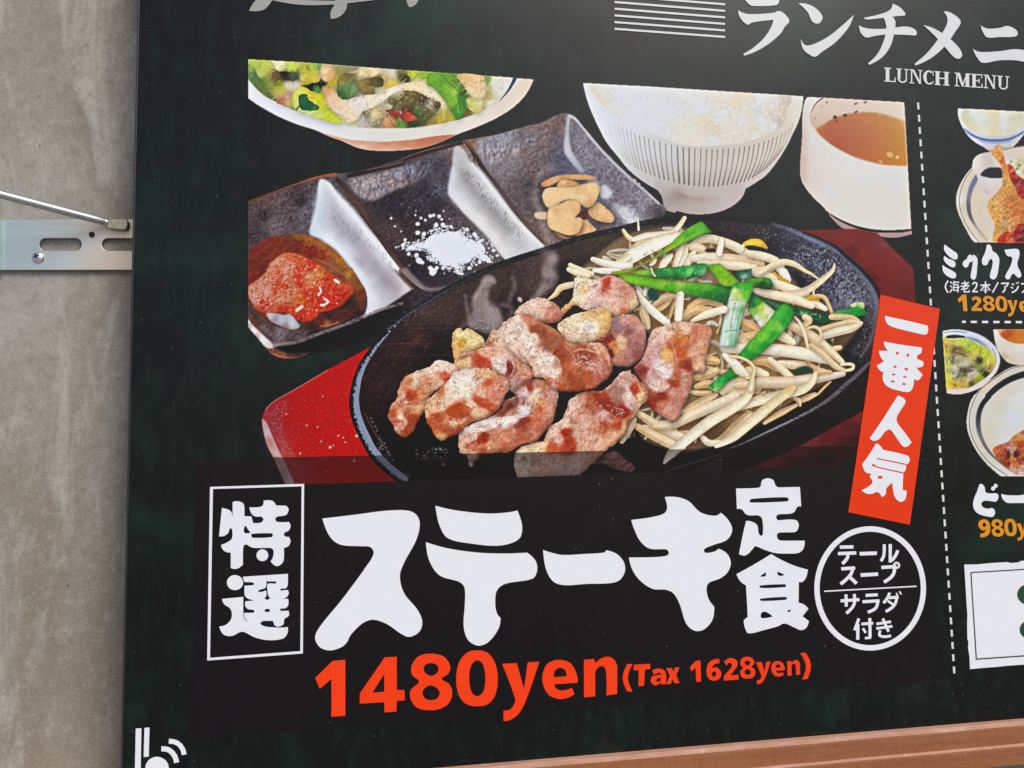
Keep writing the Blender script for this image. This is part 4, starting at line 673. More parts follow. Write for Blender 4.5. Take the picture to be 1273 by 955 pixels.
sp('U6 10,850 200,850 400,860 600,885 760,925 850,965', [14, 15, 17, 18, 15, 6], (238, 228, 208), (240, 234, 220), e=(206, 176, 134)); sp('U7 690,0 790,75 880,160 940,190', [8, 9, 9, 6], (226, 190, 140), (234, 206, 160)); sp('U7 930,150 985,145 1020,155 1015,182 960,195', [4, 4.5, 4.5, 4.5, 4], (238, 214, 160), sh=.3)
sp('U7 360,110 450,180 530,255', [8, 11, 10], (234, 214, 176), CR); sp('U7 0,440 120,375 260,345', [11, 14, 12], (226, 200, 160), TN); sp('U8 330,465 430,530 560,610 700,670', [9, 12, 14, 12], (206, 164, 120), (228, 204, 178)); sp('U8 330,575 450,640 580,705 690,740', [9, 13, 14, 10], (196, 150, 104), CR)
sp('U7 840,285 790,330 740,385', [3, 3.5, 3], (214, 160, 90)); sp('U7 720,385 660,410 590,440', [6, 9, 7], TN, (190, 140, 96)); sp('U7 570,470 460,525 320,610', [5, 9, 5], (200, 150, 100), TN); sp('U7 560,420 590,430 600,470', [5, 6, 4], TN)
sp('U8 480,575 620,560 760,490 920,420 1110,335', [7, 11, 14, 15, 13], (216, 190, 150), (226, 210, 186)); sp('U7 110,310 300,290 500,290 720,262 940,222', [11, 17, 17, 14, 8], (226, 196, 150), (214, 200, 190), e=(190, 150, 116)); sp('U7 720,215 780,205 840,205', [5, 6, 4], (226, 170, 100))
sp('U8 1210,485 1110,580 1010,680 950,700', [10, 14, 14, 9], (196, 154, 112), (186, 146, 108)); sp('U7 720,225 690,290 620,345 450,390 250,440 110,490', [6, 11, 13, 14, 14, 10], (240, 226, 190), (226, 208, 178)); sp('U8 850,665 900,705 975,700', [8, 10, 7], (236, 226, 206), CR)
sp('U7 545,330 500,370 400,445 280,545 170,640 70,725 -60,790', [9, 13, 14, 15, 14, 12, 7], (236, 206, 146), (240, 232, 212)); fill('U7 500,330 540,322 552,350 500,375 470,375', (232, 196, 110), None, soft=.9, op=.8)
sp('U8 1240,180 1230,270 1190,350 1080,430 930,520 800,615 690,705 600,790 545,862', [8, 11, 13, 16, 16, 16, 15, 13, 4], (238, 218, 176), (240, 236, 226), e=(204, 178, 140))
# ---------------- greens on top
leek('U5 945,495! 1110,472! 1112,548! 1010,552', 'U5 980,500,14,80,52 1060,495,20,96,60 1060,530,150,190,170 1090,520,60,130,90', 2, seed=43)
leek('U6 150,330 240,292 340,290 375,310 385,358 330,380 265,368 230,352', 'U6 200,315,90,176,46 280,298,96,180,50 350,310,60,150,46 300,345,20,74,40 350,360,24,90,44', 2, seed=44)
leek('U5 0,515! 120,502 250,530 420,550 600,572 800,592 965,618 935,742 760,712 560,672 380,642 200,602 120,582 60,535', 'U5 100,530,150,206,40 200,560,130,200,36 300,590,120,194,40 420,580,140,200,50 450,630,80,170,30 600,600,110,186,50 620,660,60,156,36 750,620,96,176,46 760,690,24,120,44 880,640,60,150,50 880,700,16,104,52 930,730,20,100,50 560,580,170,206,90 300,620,80,170,36', 3, seed=45)
leek('U5 0,508! 130,492 230,482 340,478 345,535 230,525 120,510', 'U5 100,503,190,214,60 230,500,150,206,60 320,505,90,176,60', 3, sh=.25, seed=46)
leek('U5 330,482 500,460 620,446 742,430 758,470 740,515 690,535 600,547 400,543 345,535', 'U5 360,500,40,140,60 450,490,60,176,60 560,480,30,156,60 620,500,110,206,110 700,460,26,146,54 730,500,120,196,130 500,530,16,120,50 650,530,20,116,50 420,520,24,130,56', 4, seed=47)
specks('U5 400,480! 740,450! 740,510! 400,530!', 26, .5, 1.3, [(120, 210, 130), (190, 236, 190)], 62, .6); sp('U5 315,470 325,505 345,530', [2.5, 3, 2.5], (216, 220, 150), sh=.2)
leek('U5 748,442! 860,430! 940,510 1012,582 960,612 870,602 812,525', 'U5 790,450,120,190,30 860,460,140,200,26 900,520,126,194,24 960,570,120,186,30 880,590,150,190,50 830,530,110,176,40', 5, seed=48)
leek('U6 215,395 285,455 345,505 412,572 375,640 302,688 232,605 190,545 200,470', 'U6 230,430,16,106,58 220,500,20,120,60 270,480,60,150,60 290,520,190,214,60 240,560,130,190,60 340,540,226,230,190 320,600,206,216,120 300,660,240,240,228 250,610,226,232,210 380,590,236,236,214', 6, seed=49)
stroke('U6 350,580 300,680', 1.2, (120, 160, 110), op=.5, soft=.5)
leek('U6 75,345 150,322 236,330 206,440 176,500 150,585 120,700 95,838! 40,835 -42,832! -30,740 10,560 40,440', 'U6 110,350,60,170,50 190,360,56,176,40 170,420,90,190,40 90,400,206,230,140 120,430,190,216,90 60,480,224,236,226 130,490,206,220,200 60,600,226,238,228 120,600,170,214,180 20,680,220,236,224 80,700,180,220,190 0,800,214,232,218 70,800,150,200,160 150,540,110,190,120', 7, seed=50)
for s in ['U6 85,520 60,620 50,710', 'U6 150,500 110,640 85,830', 'U6 0,715 95,705', 'U6 30,470 -5,600 -30,750']: stroke(s, .9, (50, 120, 76), op=.65, soft=.3)
stroke('U6 50,470 110,465 160,480', .9, (120, 130, 100), op=.6, soft=.3); specks('U6 60,380! 180,380! 160,470! 60,460!', 20, .5, 1.1, [(240, 244, 190), (170, 206, 60)], 63, .6)
leek('U5 715,95! 796,185! 720,208 560,282 400,362 250,442 150,492 60,512 0,512! 0,497! 150,472 300,402 440,302 520,222 610,148', 'U5 720,120,80,176,40 770,180,60,156,40 680,180,96,186,50 600,200,84,180,36 540,250,130,196,40 450,310,166,206,40 350,370,176,212,40 400,330,140,200,40 250,430,196,216,60 100,490,200,216,60 640,150,110,196,50', 8, seed=51)
stroke('U5 700,120 600,200 480,290 330,385', .9, (70, 140, 30), op=.4, soft=.4); stroke('U5 750,170 600,235 450,325', .8, (190, 226, 90), op=.5, soft=.4)
leek('U6 440,512 480,495 542,530 550,592 490,692 400,792 300,882 210,948! 108,912! 160,842 250,742 340,642', 'U6 480,510,60,176,50 530,560,34,150,50 440,580,70,186,60 480,640,36,156,44 380,680,110,206,60 400,740,50,170,50 300,760,120,206,56 320,830,30,150,46 220,830,90,190,50 200,920,24,140,50 150,890,50,166,56 440,680,130,196,80', 6, seed=52)
leek('U8 895,262 960,200 1050,130 1085,118 1135,170 1050,220 965,297', 'U8 920,270,40,150,60 1000,200,50,176,70 1080,150,30,156,60 950,280,150,216,120 1060,200,26,140,56', 6, seed=53)
stroke('U8 900,265 930,285 962,294', 1.4, (170, 214, 140), op=.8, soft=.4)
sp('U7 0,75 60,120 120,190 180,235', [7, 13, 15, 8], (242, 240, 230), (240, 234, 214)); sp('U7 40,80 130,95 200,130 236,180 225,235 180,252', [3, 4, 4.5, 5, 5, 4], (236, 206, 120), (238, 218, 160), sh=.35); sp('U7 225,235 215,290 205,340', [6, 7, 8], (232, 206, 156), (238, 222, 184), sh=.3)
sp('U5 205,655 260,740 340,820 440,900', [5, 11, 12, 10], (234, 230, 220), (240, 236, 226)); sp('U5 545,680 535,770 528,865', [11, 12, 11], (226, 222, 214), W_); sp('U5 640,885 740,840 890,795', [5, 11, 11], (230, 216, 190), W_)
specks(PILE, 46, .4, 1.0, [(60, 40, 30), (90, 56, 36)], 64, .8); specks('U5 230,370! 340,300! 350,350! 250,400!', 8, .5, 1.1, [(46, 34, 30)], 65, .9)
fill('U5 300,630 360,650 380,700 330,730 285,690', (22, 62, 50), None, soft=.9)

# ---------------- grilled beef
MEATN = [0]; MEATS = []
def meat(s, k, warp=3.0, relief=.62, shadow=.6, gl=40, dk=30, edge=.16, i=None):
    MEATN[0] += 1; n = MEATN[0]
    MEATS.append(s)
    i = i or pid('steak_piece_print', 'iron_plate_print', None)
    r = shade(s, k, i, power=4.4, warp=1.5, wn=3, grain=.05, gn=2, relief=relief * .34, rn=3, edge=edge, shadow=shadow, seed=60 + n * 3, ragged=1.1)
    m = r.m; base = C[r.sl]
    bm = base.mean(-1, keepdims=True); base = bm + (base - bm) * 1.0; base = (base - 138) * 1.28 + 142; C[r.sl] = C[r.sl] * (1 - m[..., None]) + np.clip(base, 0, 252) * m[..., None]
    hgt = np.sqrt(np.clip(gauss(gauss(r.hard.astype(np.float32), 4.5 * SS) * r.hard, 2 * SS), 0, 1)); dy, dx = np.gradient(hgt)
    f_ = np.clip(-(.35 * dx + .94 * dy) * 9, -1, 1)[..., None] * -1.0          # rounded form: lit from above, dark below
    b2 = C[r.sl]; b2 = np.where(f_ > 0, b2 + (np.asarray((255, 240, 226), np.float32) - b2) * f_ * .22, b2 * (1 + f_ * .55) + np.asarray((70, 14, 4), np.float32) * -f_ * .12)
    C[r.sl] = C[r.sl] * (1 - m[..., None]) + np.clip(b2, 0, 255) * m[..., None]
    rimm = np.clip((f_[..., 0] - .35) * 2.2, 0, 1) * np.clip((r.n(3, n * 13) - .45) * 6, 0, 1); over(r, m * rimm, (255, 246, 238), .45)
    lum = C[r.sl].mean(-1)
    sear = np.clip((r.n(8, n * 7) - .52) * 5, 0, 1) * np.clip((200 - lum) / 60, 0, 1); over(r, m * sear, (146, 74, 42), .22)
    ridge = np.clip((1 - np.abs(2 * r.n(3, n * 5) - 1) - .90) * 12, 0, 1) * np.clip((r.n(4, n * 3) - .42) * 4, 0, 1)
    over(r, m * ridge, (150, 62, 34), .5)
    wet = np.clip((gauss(r.n(2, n * 4 + 1), .5 * SS) - .55) * 9, 0, 1) * np.clip((r.n(4, n * 11) - .54) * 6, 0, 1); over(r, m * wet * np.clip((lum - 70) / 70, 0, 1), (252, 240, 236), .42)
    pit = np.clip((.33 - r.n(9, n * 9 + 2)) * 9, 0, 1) * np.clip((r.n(5, n) - .45) * 5, 0, 1); over(r, m * pit, (96, 34, 20), .5)
    specks(s, gl // 4, .3, .8, [(255, 250, 246), (250, 234, 222)], 300 + n, .7); specks(s, dk // 5, .3, .9, [(96, 34, 20), (130, 50, 26)], 400 + n, .5)
def mark(o, col, op=.7, soft=.7, w=None, seed=0, brk=.8):
    """seared / glazed mark with a broken edge on the meat"""
    if w is None: r = Reg(poly(o), 6, soft); m = np.clip((gauss(r.hard.astype(np.float32), 1.2 * SS) + (r.n(3, seed) - .5) * brk + (r.n(2, seed + 5) - .5) * brk * .7 - .45) * 4 + .5, 0, 1)
    else: r = tubefield(curve(o), w if hasattr(w, '__len__') else [w * .5, w, w, w * .5], pad=6); m = np.clip((gauss(r.m, .7 * SS) + (r.n(3, seed) - .5) * brk + (r.n(2, seed + 5) - .5) * brk * .7 - .45) * 4 + .5, 0, 1) * (gauss(r.m, 1.0 * SS) > .04)
    over(r, m, np.clip(np.asarray(col, np.float32) * (1 + .55 * (r.n(4, seed + 9)[..., None] - .5) + .25 * (r.n(2, seed + 4)[..., None] - .5)), 0, 255), op * .74)
meat('V8 268,670 285,585 325,560 352,592 390,566 440,590 515,640 520,690 440,740 370,765 330,835 300,855 282,770', 'V8 310,600,238,216,146 300,680,236,200,110 340,680,214,166,60 400,620,240,220,150 470,660,236,212,146 400,700,236,206,130 310,780,226,180,110 340,790,214,150,90', relief=.3, gl=10, dk=6)
sp('U4 270,265 320,230 360,180 420,160 480,150', [3, 7, 9, 9, 8], (226, 176, 110), (232, 210, 180))
meat('U4 455,260 470,190 480,100 560,100 640,118 745,80 830,105 920,165 965,250 975,315 925,360 870,395 800,405 700,355 560,355 470,310 370,405 352,372 430,292', 'U4 500,150,238,232,206 560,150,236,222,180 540,210,228,200,120 500,250,232,222,196 600,230,232,206,200 650,160,230,208,206 700,190,196,84,66 730,130,190,60,36 690,230,222,170,160 780,140,212,156,140 850,180,206,140,122 800,230,220,176,160 900,220,210,146,128 900,300,226,178,152 850,310,216,160,140 640,300,206,168,172 560,310,232,206,190 750,300,228,190,176 430,330,228,180,110 400,370,214,150,80 940,300,214,196,150 860,360,206,110,80 800,360,222,176,150 710,340,226,190,160', relief=.42, gl=26, dk=20)
stroke('U4 745,110 715,170 685,230', [3, 4, 2], (178, 50, 30), op=.8, soft=.6)
meat('U4 -10,385 95,292 185,255 270,280 340,330 375,392 350,442 250,455 120,405', 'U4 60,360,226,190,170 150,300,230,200,190 230,320,222,176,160 300,360,206,140,124 330,410,190,110,96 190,380,224,186,166 100,380,226,190,176 280,430,196,116,96 250,280,228,196,180', relief=.4)
meat('U4 340,470 450,400 560,368 690,338 752,370 764,480 722,552 620,603 480,612 420,602 365,545', 'U4 400,500,236,210,176 480,430,238,214,170 560,400,232,196,130 640,370,230,196,130 720,380,226,170,80 740,470,230,176,90 680,540,226,176,110 700,430,238,200,130 580,480,242,232,220 620,510,240,230,216 500,520,238,216,196 450,570,232,196,166 560,580,236,206,176 520,460,240,226,206', relief=.35, gl=26, dk=10)
meat('U4 758,432 820,402 920,388 1000,450 1036,520 1032,640 1020,712 960,772 900,802 780,782 742,700 690,650 640,602 720,552 766,500', 'U4 800,450,136,100,112 860,430,190,130,130 930,420,206,140,126 1000,480,196,140,130 800,510,150,112,124 900,510,140,84,84 980,560,176,120,112 740,580,120,30,18 700,610,110,26,16 780,620,196,110,60 830,600,224,186,140 860,640,206,160,130 800,680,206,130,84 920,640,150,94,92 980,640,150,90,90 900,720,160,100,96 960,700,140,80,80 830,730,186,120,106 780,760,190,130,116 940,580,160,110,112 760,700,110,40,30', relief=.5)
meat('A 825,405 845,400 865,402 884,408 881,428 876,450 875,464 863,463 860,478 856,492 848,508 846,517 836,525 828,521 815,512 805,502 804,487 799,475 789,462 789,457 797,449 803,437 806,424 811,412', 'A 830,412,226,190,170 850,408,226,180,150 870,412,206,120,90 878,425,226,176,140 845,422,206,110,50 836,432,196,84,30 830,440,226,170,90 845,440,190,80,40 820,425,216,176,170 815,440,206,160,160 805,450,190,130,130 820,455,230,214,220 830,465,226,206,210 810,465,196,140,140 800,460,130,50,50 815,480,222,196,196 830,482,216,170,160 806,490,170,80,60 822,492,150,40,26 812,500,140,40,26 836,475,170,60,30 840,470,190,76,40 850,470,206,150,130 855,485,190,126,112 845,500,186,116,100 830,508,206,144,126 838,518,204,140,124 822,505,190,110,90 862,440,214,150,120 868,455,226,176,140 855,455,140,50,40', relief=.55, gl=70, dk=46)
shade('V3 1000,650 1060,648 1130,710 1205,765 1180,802 1050,782 950,742 880,742', 'V3 1030,690,150,84,84 1120,740,120,70,70 1000,740,80,50,50 1180,780,110,64,62 950,740,60,44,46', pid('steak_piece_print', 'iron_plate_print', None), power=3, warp=3, relief=.5, seed=71)
sp('U8 300,520 260,600 210,690', [10, 12, 7], (196, 150, 104), (150, 120, 96)); specks('U8 200,650! 300,560! 330,640! 220,700!', 20, .4, 1, [(230, 210, 190)], 66, .6)
meat('V3 1065,60 1110,15 1170,10 1225,70 U8 250,100 300,170 390,250 417,320 400,372 340,430 312,490 250,550 242,620 170,690 130,735 V3 1000,605 960,655 880,732 800,802 752,842! 450,850! 275,857! 250,690 290,620 370,590 440,572 490,552 530,452 620,402 660,332 690,242 740,202 850,166 930,172 1000,132', '''V3 1100,160,164,118,108 1060,220,166,112,98 1130,110,206,170,160 1150,200,218,194,194 1120,60,196,150,140 1200,160,168,56,28 1230,220,228,184,132 1250,260,230,180,120 1200,260,190,150,150 900,200,146,46,28 860,190,170,80,50 1000,300,138,30,20 1110,330,150,30,20 1060,340,140,34,22 960,260,150,40,26 960,350,206,152,148 1000,370,190,110,100 860,260,170,86,56 800,230,196,130,110 740,260,206,168,152 700,300,214,180,166 680,350,216,182,168 640,420,220,186,166 800,430,210,162,142 740,400,206,150,130 900,430,206,140,110 950,440,180,80,50 1050,400,196,100,66 1080,440,170,60,40 1120,450,232,184,134
 1180,400,206,120,80 1040,530,226,166,130 1090,500,224,160,120 900,560,216,166,140 980,600,222,170,140 660,500,170,44,26 690,550,176,60,36 690,600,166,46,28 640,620,180,60,40 600,560,216,172,162 560,500,216,180,160 560,600,186,76,46 530,620,190,84,50 480,600,232,192,150 420,610,236,206,166 330,620,228,204,168 330,740,218,204,178 300,820,222,210,186 500,720,216,172,156 420,720,196,150,120 620,720,206,162,150 780,720,216,178,166 700,800,190,162,160 640,800,180,166,172 850,680,202,152,140 750,520,210,170,150 800,600,216,170,146 500,820,206,166,156''', relief=.62, gl=120, dk=90)
meat('V2 638,742 650,690 720,640 800,600 900,558 985,490 1010,430 1095,395 1050,345 1130,290 1230,265 V3 470,80 530,120 585,165 600,205 582,285 562,382 502,472 440,542 400,572 300,592 230,642 150,655 V2 1000,832 880,852 800,862 790,890 730,912 700,862 650,842 640,790', '''V2 680,680,206,180,170 750,650,216,202,204 830,640,230,216,218 900,620,232,216,218 1000,590,236,222,222 1080,570,224,210,220 1150,500,206,196,216 1180,520,196,186,206 1130,420,186,150,160 1160,440,150,70,60 1090,420,140,80,80 1040,480,116,48,38 980,540,150,70,56 1060,520,176,116,100 700,730,216,172,152 760,720,230,200,190 850,720,146,40,24 800,745,160,56,34 900,700,186,110,90 760,780,196,112,84 900,780,216,150,110 1050,720,200,110,80 960,730,206,130,100 1130,640,126,36,22 1150,600,140,50,36
 1180,600,160,70,45 1220,560,206,130,110 1000,790,190,100,70 1100,760,186,90,62 1230,420,236,192,160 1200,330,156,56,46 1160,350,206,180,186 1100,350,190,160,160 1270,480,216,150,110 1250,380,230,200,180 700,830,226,176,152 660,800,224,180,156 720,800,190,100,80 820,850,180,84,64 740,880,206,150,140 1240,680,212,142,122 1200,720,190,104,80 V3 480,200,190,140,130 540,260,206,150,140 520,340,204,140,124 450,300,196,80,40 460,250,222,150,80 400,380,196,90,60 430,480,190,96,76 330,560,186,84,60 300,450,200,120,100 500,130,206,130,100 560,200,196,140,132''', relief=.62, gl=110, dk=70)
p_m9 = pid('steak_piece_print', 'iron_plate_print', None)
meat('V8 320,835 340,770 430,738 520,690 560,640 588,568 625,585 685,505 770,640 860,780 885,865 780,850 740,790 640,770 580,885 440,890 330,895', 'V8 360,790,230,180,130 430,760,170,100,66 480,735,150,70,44 560,690,190,120,90 540,730,230,190,165 600,650,226,180,150 590,590,214,160,130 640,610,232,196,176 690,550,238,214,204 700,640,236,206,190 650,700,228,184,160 740,700,234,196,178 780,760,206,140,110 820,820,196,120,90 860,850,190,116,96 620,740,230,196,176 380,860,220,150,110', shadow=.4, i=p_m9)
mark('V8 370,770 470,738 570,680 650,632', (146, 64, 38), .8, w=2.6, seed=3); mark('V8 580,600 560,650', (150, 80, 50), .7, w=3, seed=4)
meat('V2 600,195 612,120 680,70 760,40 830,20 950,10 1060,48 1140,120 1205,180 1225,242 1130,302 1050,352 1020,262 900,202 760,192 640,204', 'V2 700,120,236,192,142 680,80,150,90,60 640,150,228,180,120 740,60,190,120,80 820,120,192,46,22 780,90,216,80,40 860,140,200,70,46 880,60,226,162,132 830,50,226,166,130 960,150,228,210,212 940,120,226,200,196 990,190,222,196,196 1040,160,112,28,28 1050,200,130,40,40 1020,100,226,180,170 1065,110,216,160,140 1120,160,204,140,110 1160,230,216,150,130 1080,300,206,162,152 1100,250,196,140,130 1150,60,230,190,170 950,40,230,176,150', gl=30, dk=24, i=p_m9)
stroke('V2 1000,80 1050,110 1075,170 1050,240', [1.4, 2.4, 2.4, 1.6], (226, 180, 170), op=.85, soft=.5)
meat('U4 0,402 60,390 130,402 230,462 330,522 400,592 480,622 560,612 690,622 742,700 772,800 752,872 690,932 V3 1005,40 940,100 880,142 760,166 600,162 530,122 490,72 400,42 U3 1150,802 1080,762 1000,692 940,602 930,522 945,452', '''U4 60,500,238,220,216 20,450,236,212,204 100,600,240,224,220 30,560,238,218,212 30,640,228,196,186 150,560,232,206,196 200,800,238,210,190 280,750,240,228,224 130,700,236,210,200 230,700,222,196,186 300,860,238,220,210 100,420,206,120,84 150,450,204,118,88 200,480,176,84,54 230,530,148,56,32 160,510,150,60,36 300,570,170,90,60 280,510,186,110,80 350,580,176,96,62 380,650,158,58,34 420,620,190,116,80 260,640,150,80,60 300,650,170,90,60 340,700,138,48,24 330,770,160,60,30 400,800,186,90,55 370,740,150,56,30 430,880,162,56,28 500,760,190,110,80 450,720,176,84,54 560,740,156,56,38 530,700,140,50,34
 600,690,150,60,40 650,640,218,152,112 690,700,202,132,102 600,640,206,140,100 600,780,218,174,164 650,760,196,120,104 700,820,190,110,92 740,790,176,96,84 560,870,186,80,45 500,840,190,96,60 660,900,186,90,80 720,880,170,90,84 480,680,180,100,70 550,660,160,70,44 240,940,226,120,90 280,920,214,110,84 160,840,232,194,172 380,900,204,120,84 200,890,232,200,180 120,760,228,180,160 V3 560,120,214,150,140 620,130,190,80,50 760,140,176,60,30 860,120,190,90,66 450,20,238,222,212''', relief=.62, gl=110, dk=80)
meat('V2 80,562 98,490 160,402 160,352 220,242 330,196 420,162 460,120 560,130 640,180 600,232 540,302 430,372 390,432 372,502 332,562 302,622 262,692 210,722 140,682 120,622', 'V2 500,150,236,206,192 460,160,230,200,190 400,210,232,202,182 300,250,226,182,152 350,240,206,150,110 380,280,210,140,100 250,280,210,130,80 300,300,222,196,180 530,250,204,76,46 480,300,230,180,150 570,180,232,196,180 430,320,224,170,136 250,400,184,56,22 280,380,196,80,40 200,420,226,192,172 170,400,206,150,120 330,370,214,132,82 350,440,200,130,90 290,490,226,162,112 300,440,190,90,56 120,540,184,66,38 100,570,200,110,80 180,560,226,182,152 210,500,214,140,100 160,480,206,130,100 260,580,178,56,28 230,540,190,84,50 170,630,212,154,134 150,600,176,80,60 230,660,166,66,38 280,620,150,50,30', relief=.68, gl=60, dk=44)
meat('V2 368,492 400,422 480,352 560,272 620,202 740,182 860,178 950,222 1020,262 1047,322 1012,382 982,442 950,502 900,542 820,582 750,602 700,642 640,692 560,722 510,748 460,722 420,652 380,582', '''V2 700,240,240,228,224 640,240,238,224,218 600,300,238,222,208 680,300,240,226,220 560,380,236,208,188 620,380,238,214,200 700,370,240,218,204 760,280,238,222,212 820,220,230,180,140 880,210,228,176,130 880,240,226,160,110 820,280,232,200,176 880,290,204,86,46 850,300,206,100,60 950,280,214,140,116 950,320,216,142,122 1010,310,216,160,140 960,380,210,130,110 900,340,214,140,120 820,380,226,178,148 830,460,188,60,26 790,430,190,70,36 900,490,200,90,60 870,470,186,70,40 920,440,206,130,110 640,490,196,58,18 600,500,190,64,24 590,530,186,64,28 690,500,206,110,60 700,545,186,84,50 650,545,180,66,34 760,520,232,192,162 740,470,232,196,170 830,530,226,180,150 500,470,230,196,166
 560,440,234,204,180 430,500,226,182,142 470,575,182,66,30 440,570,190,80,42 540,600,216,140,100 500,620,186,84,46 430,610,190,80,45 520,660,182,70,36 470,650,196,90,54 600,620,222,172,142 640,660,188,86,56 580,680,176,70,40 500,725,216,160,110 410,440,222,174,122 390,520,220,166,116 700,590,206,120,80 640,600,196,110,70 510,350,196,92,50 540,350,228,190,160''', relief=.5, gl=70, dk=56)


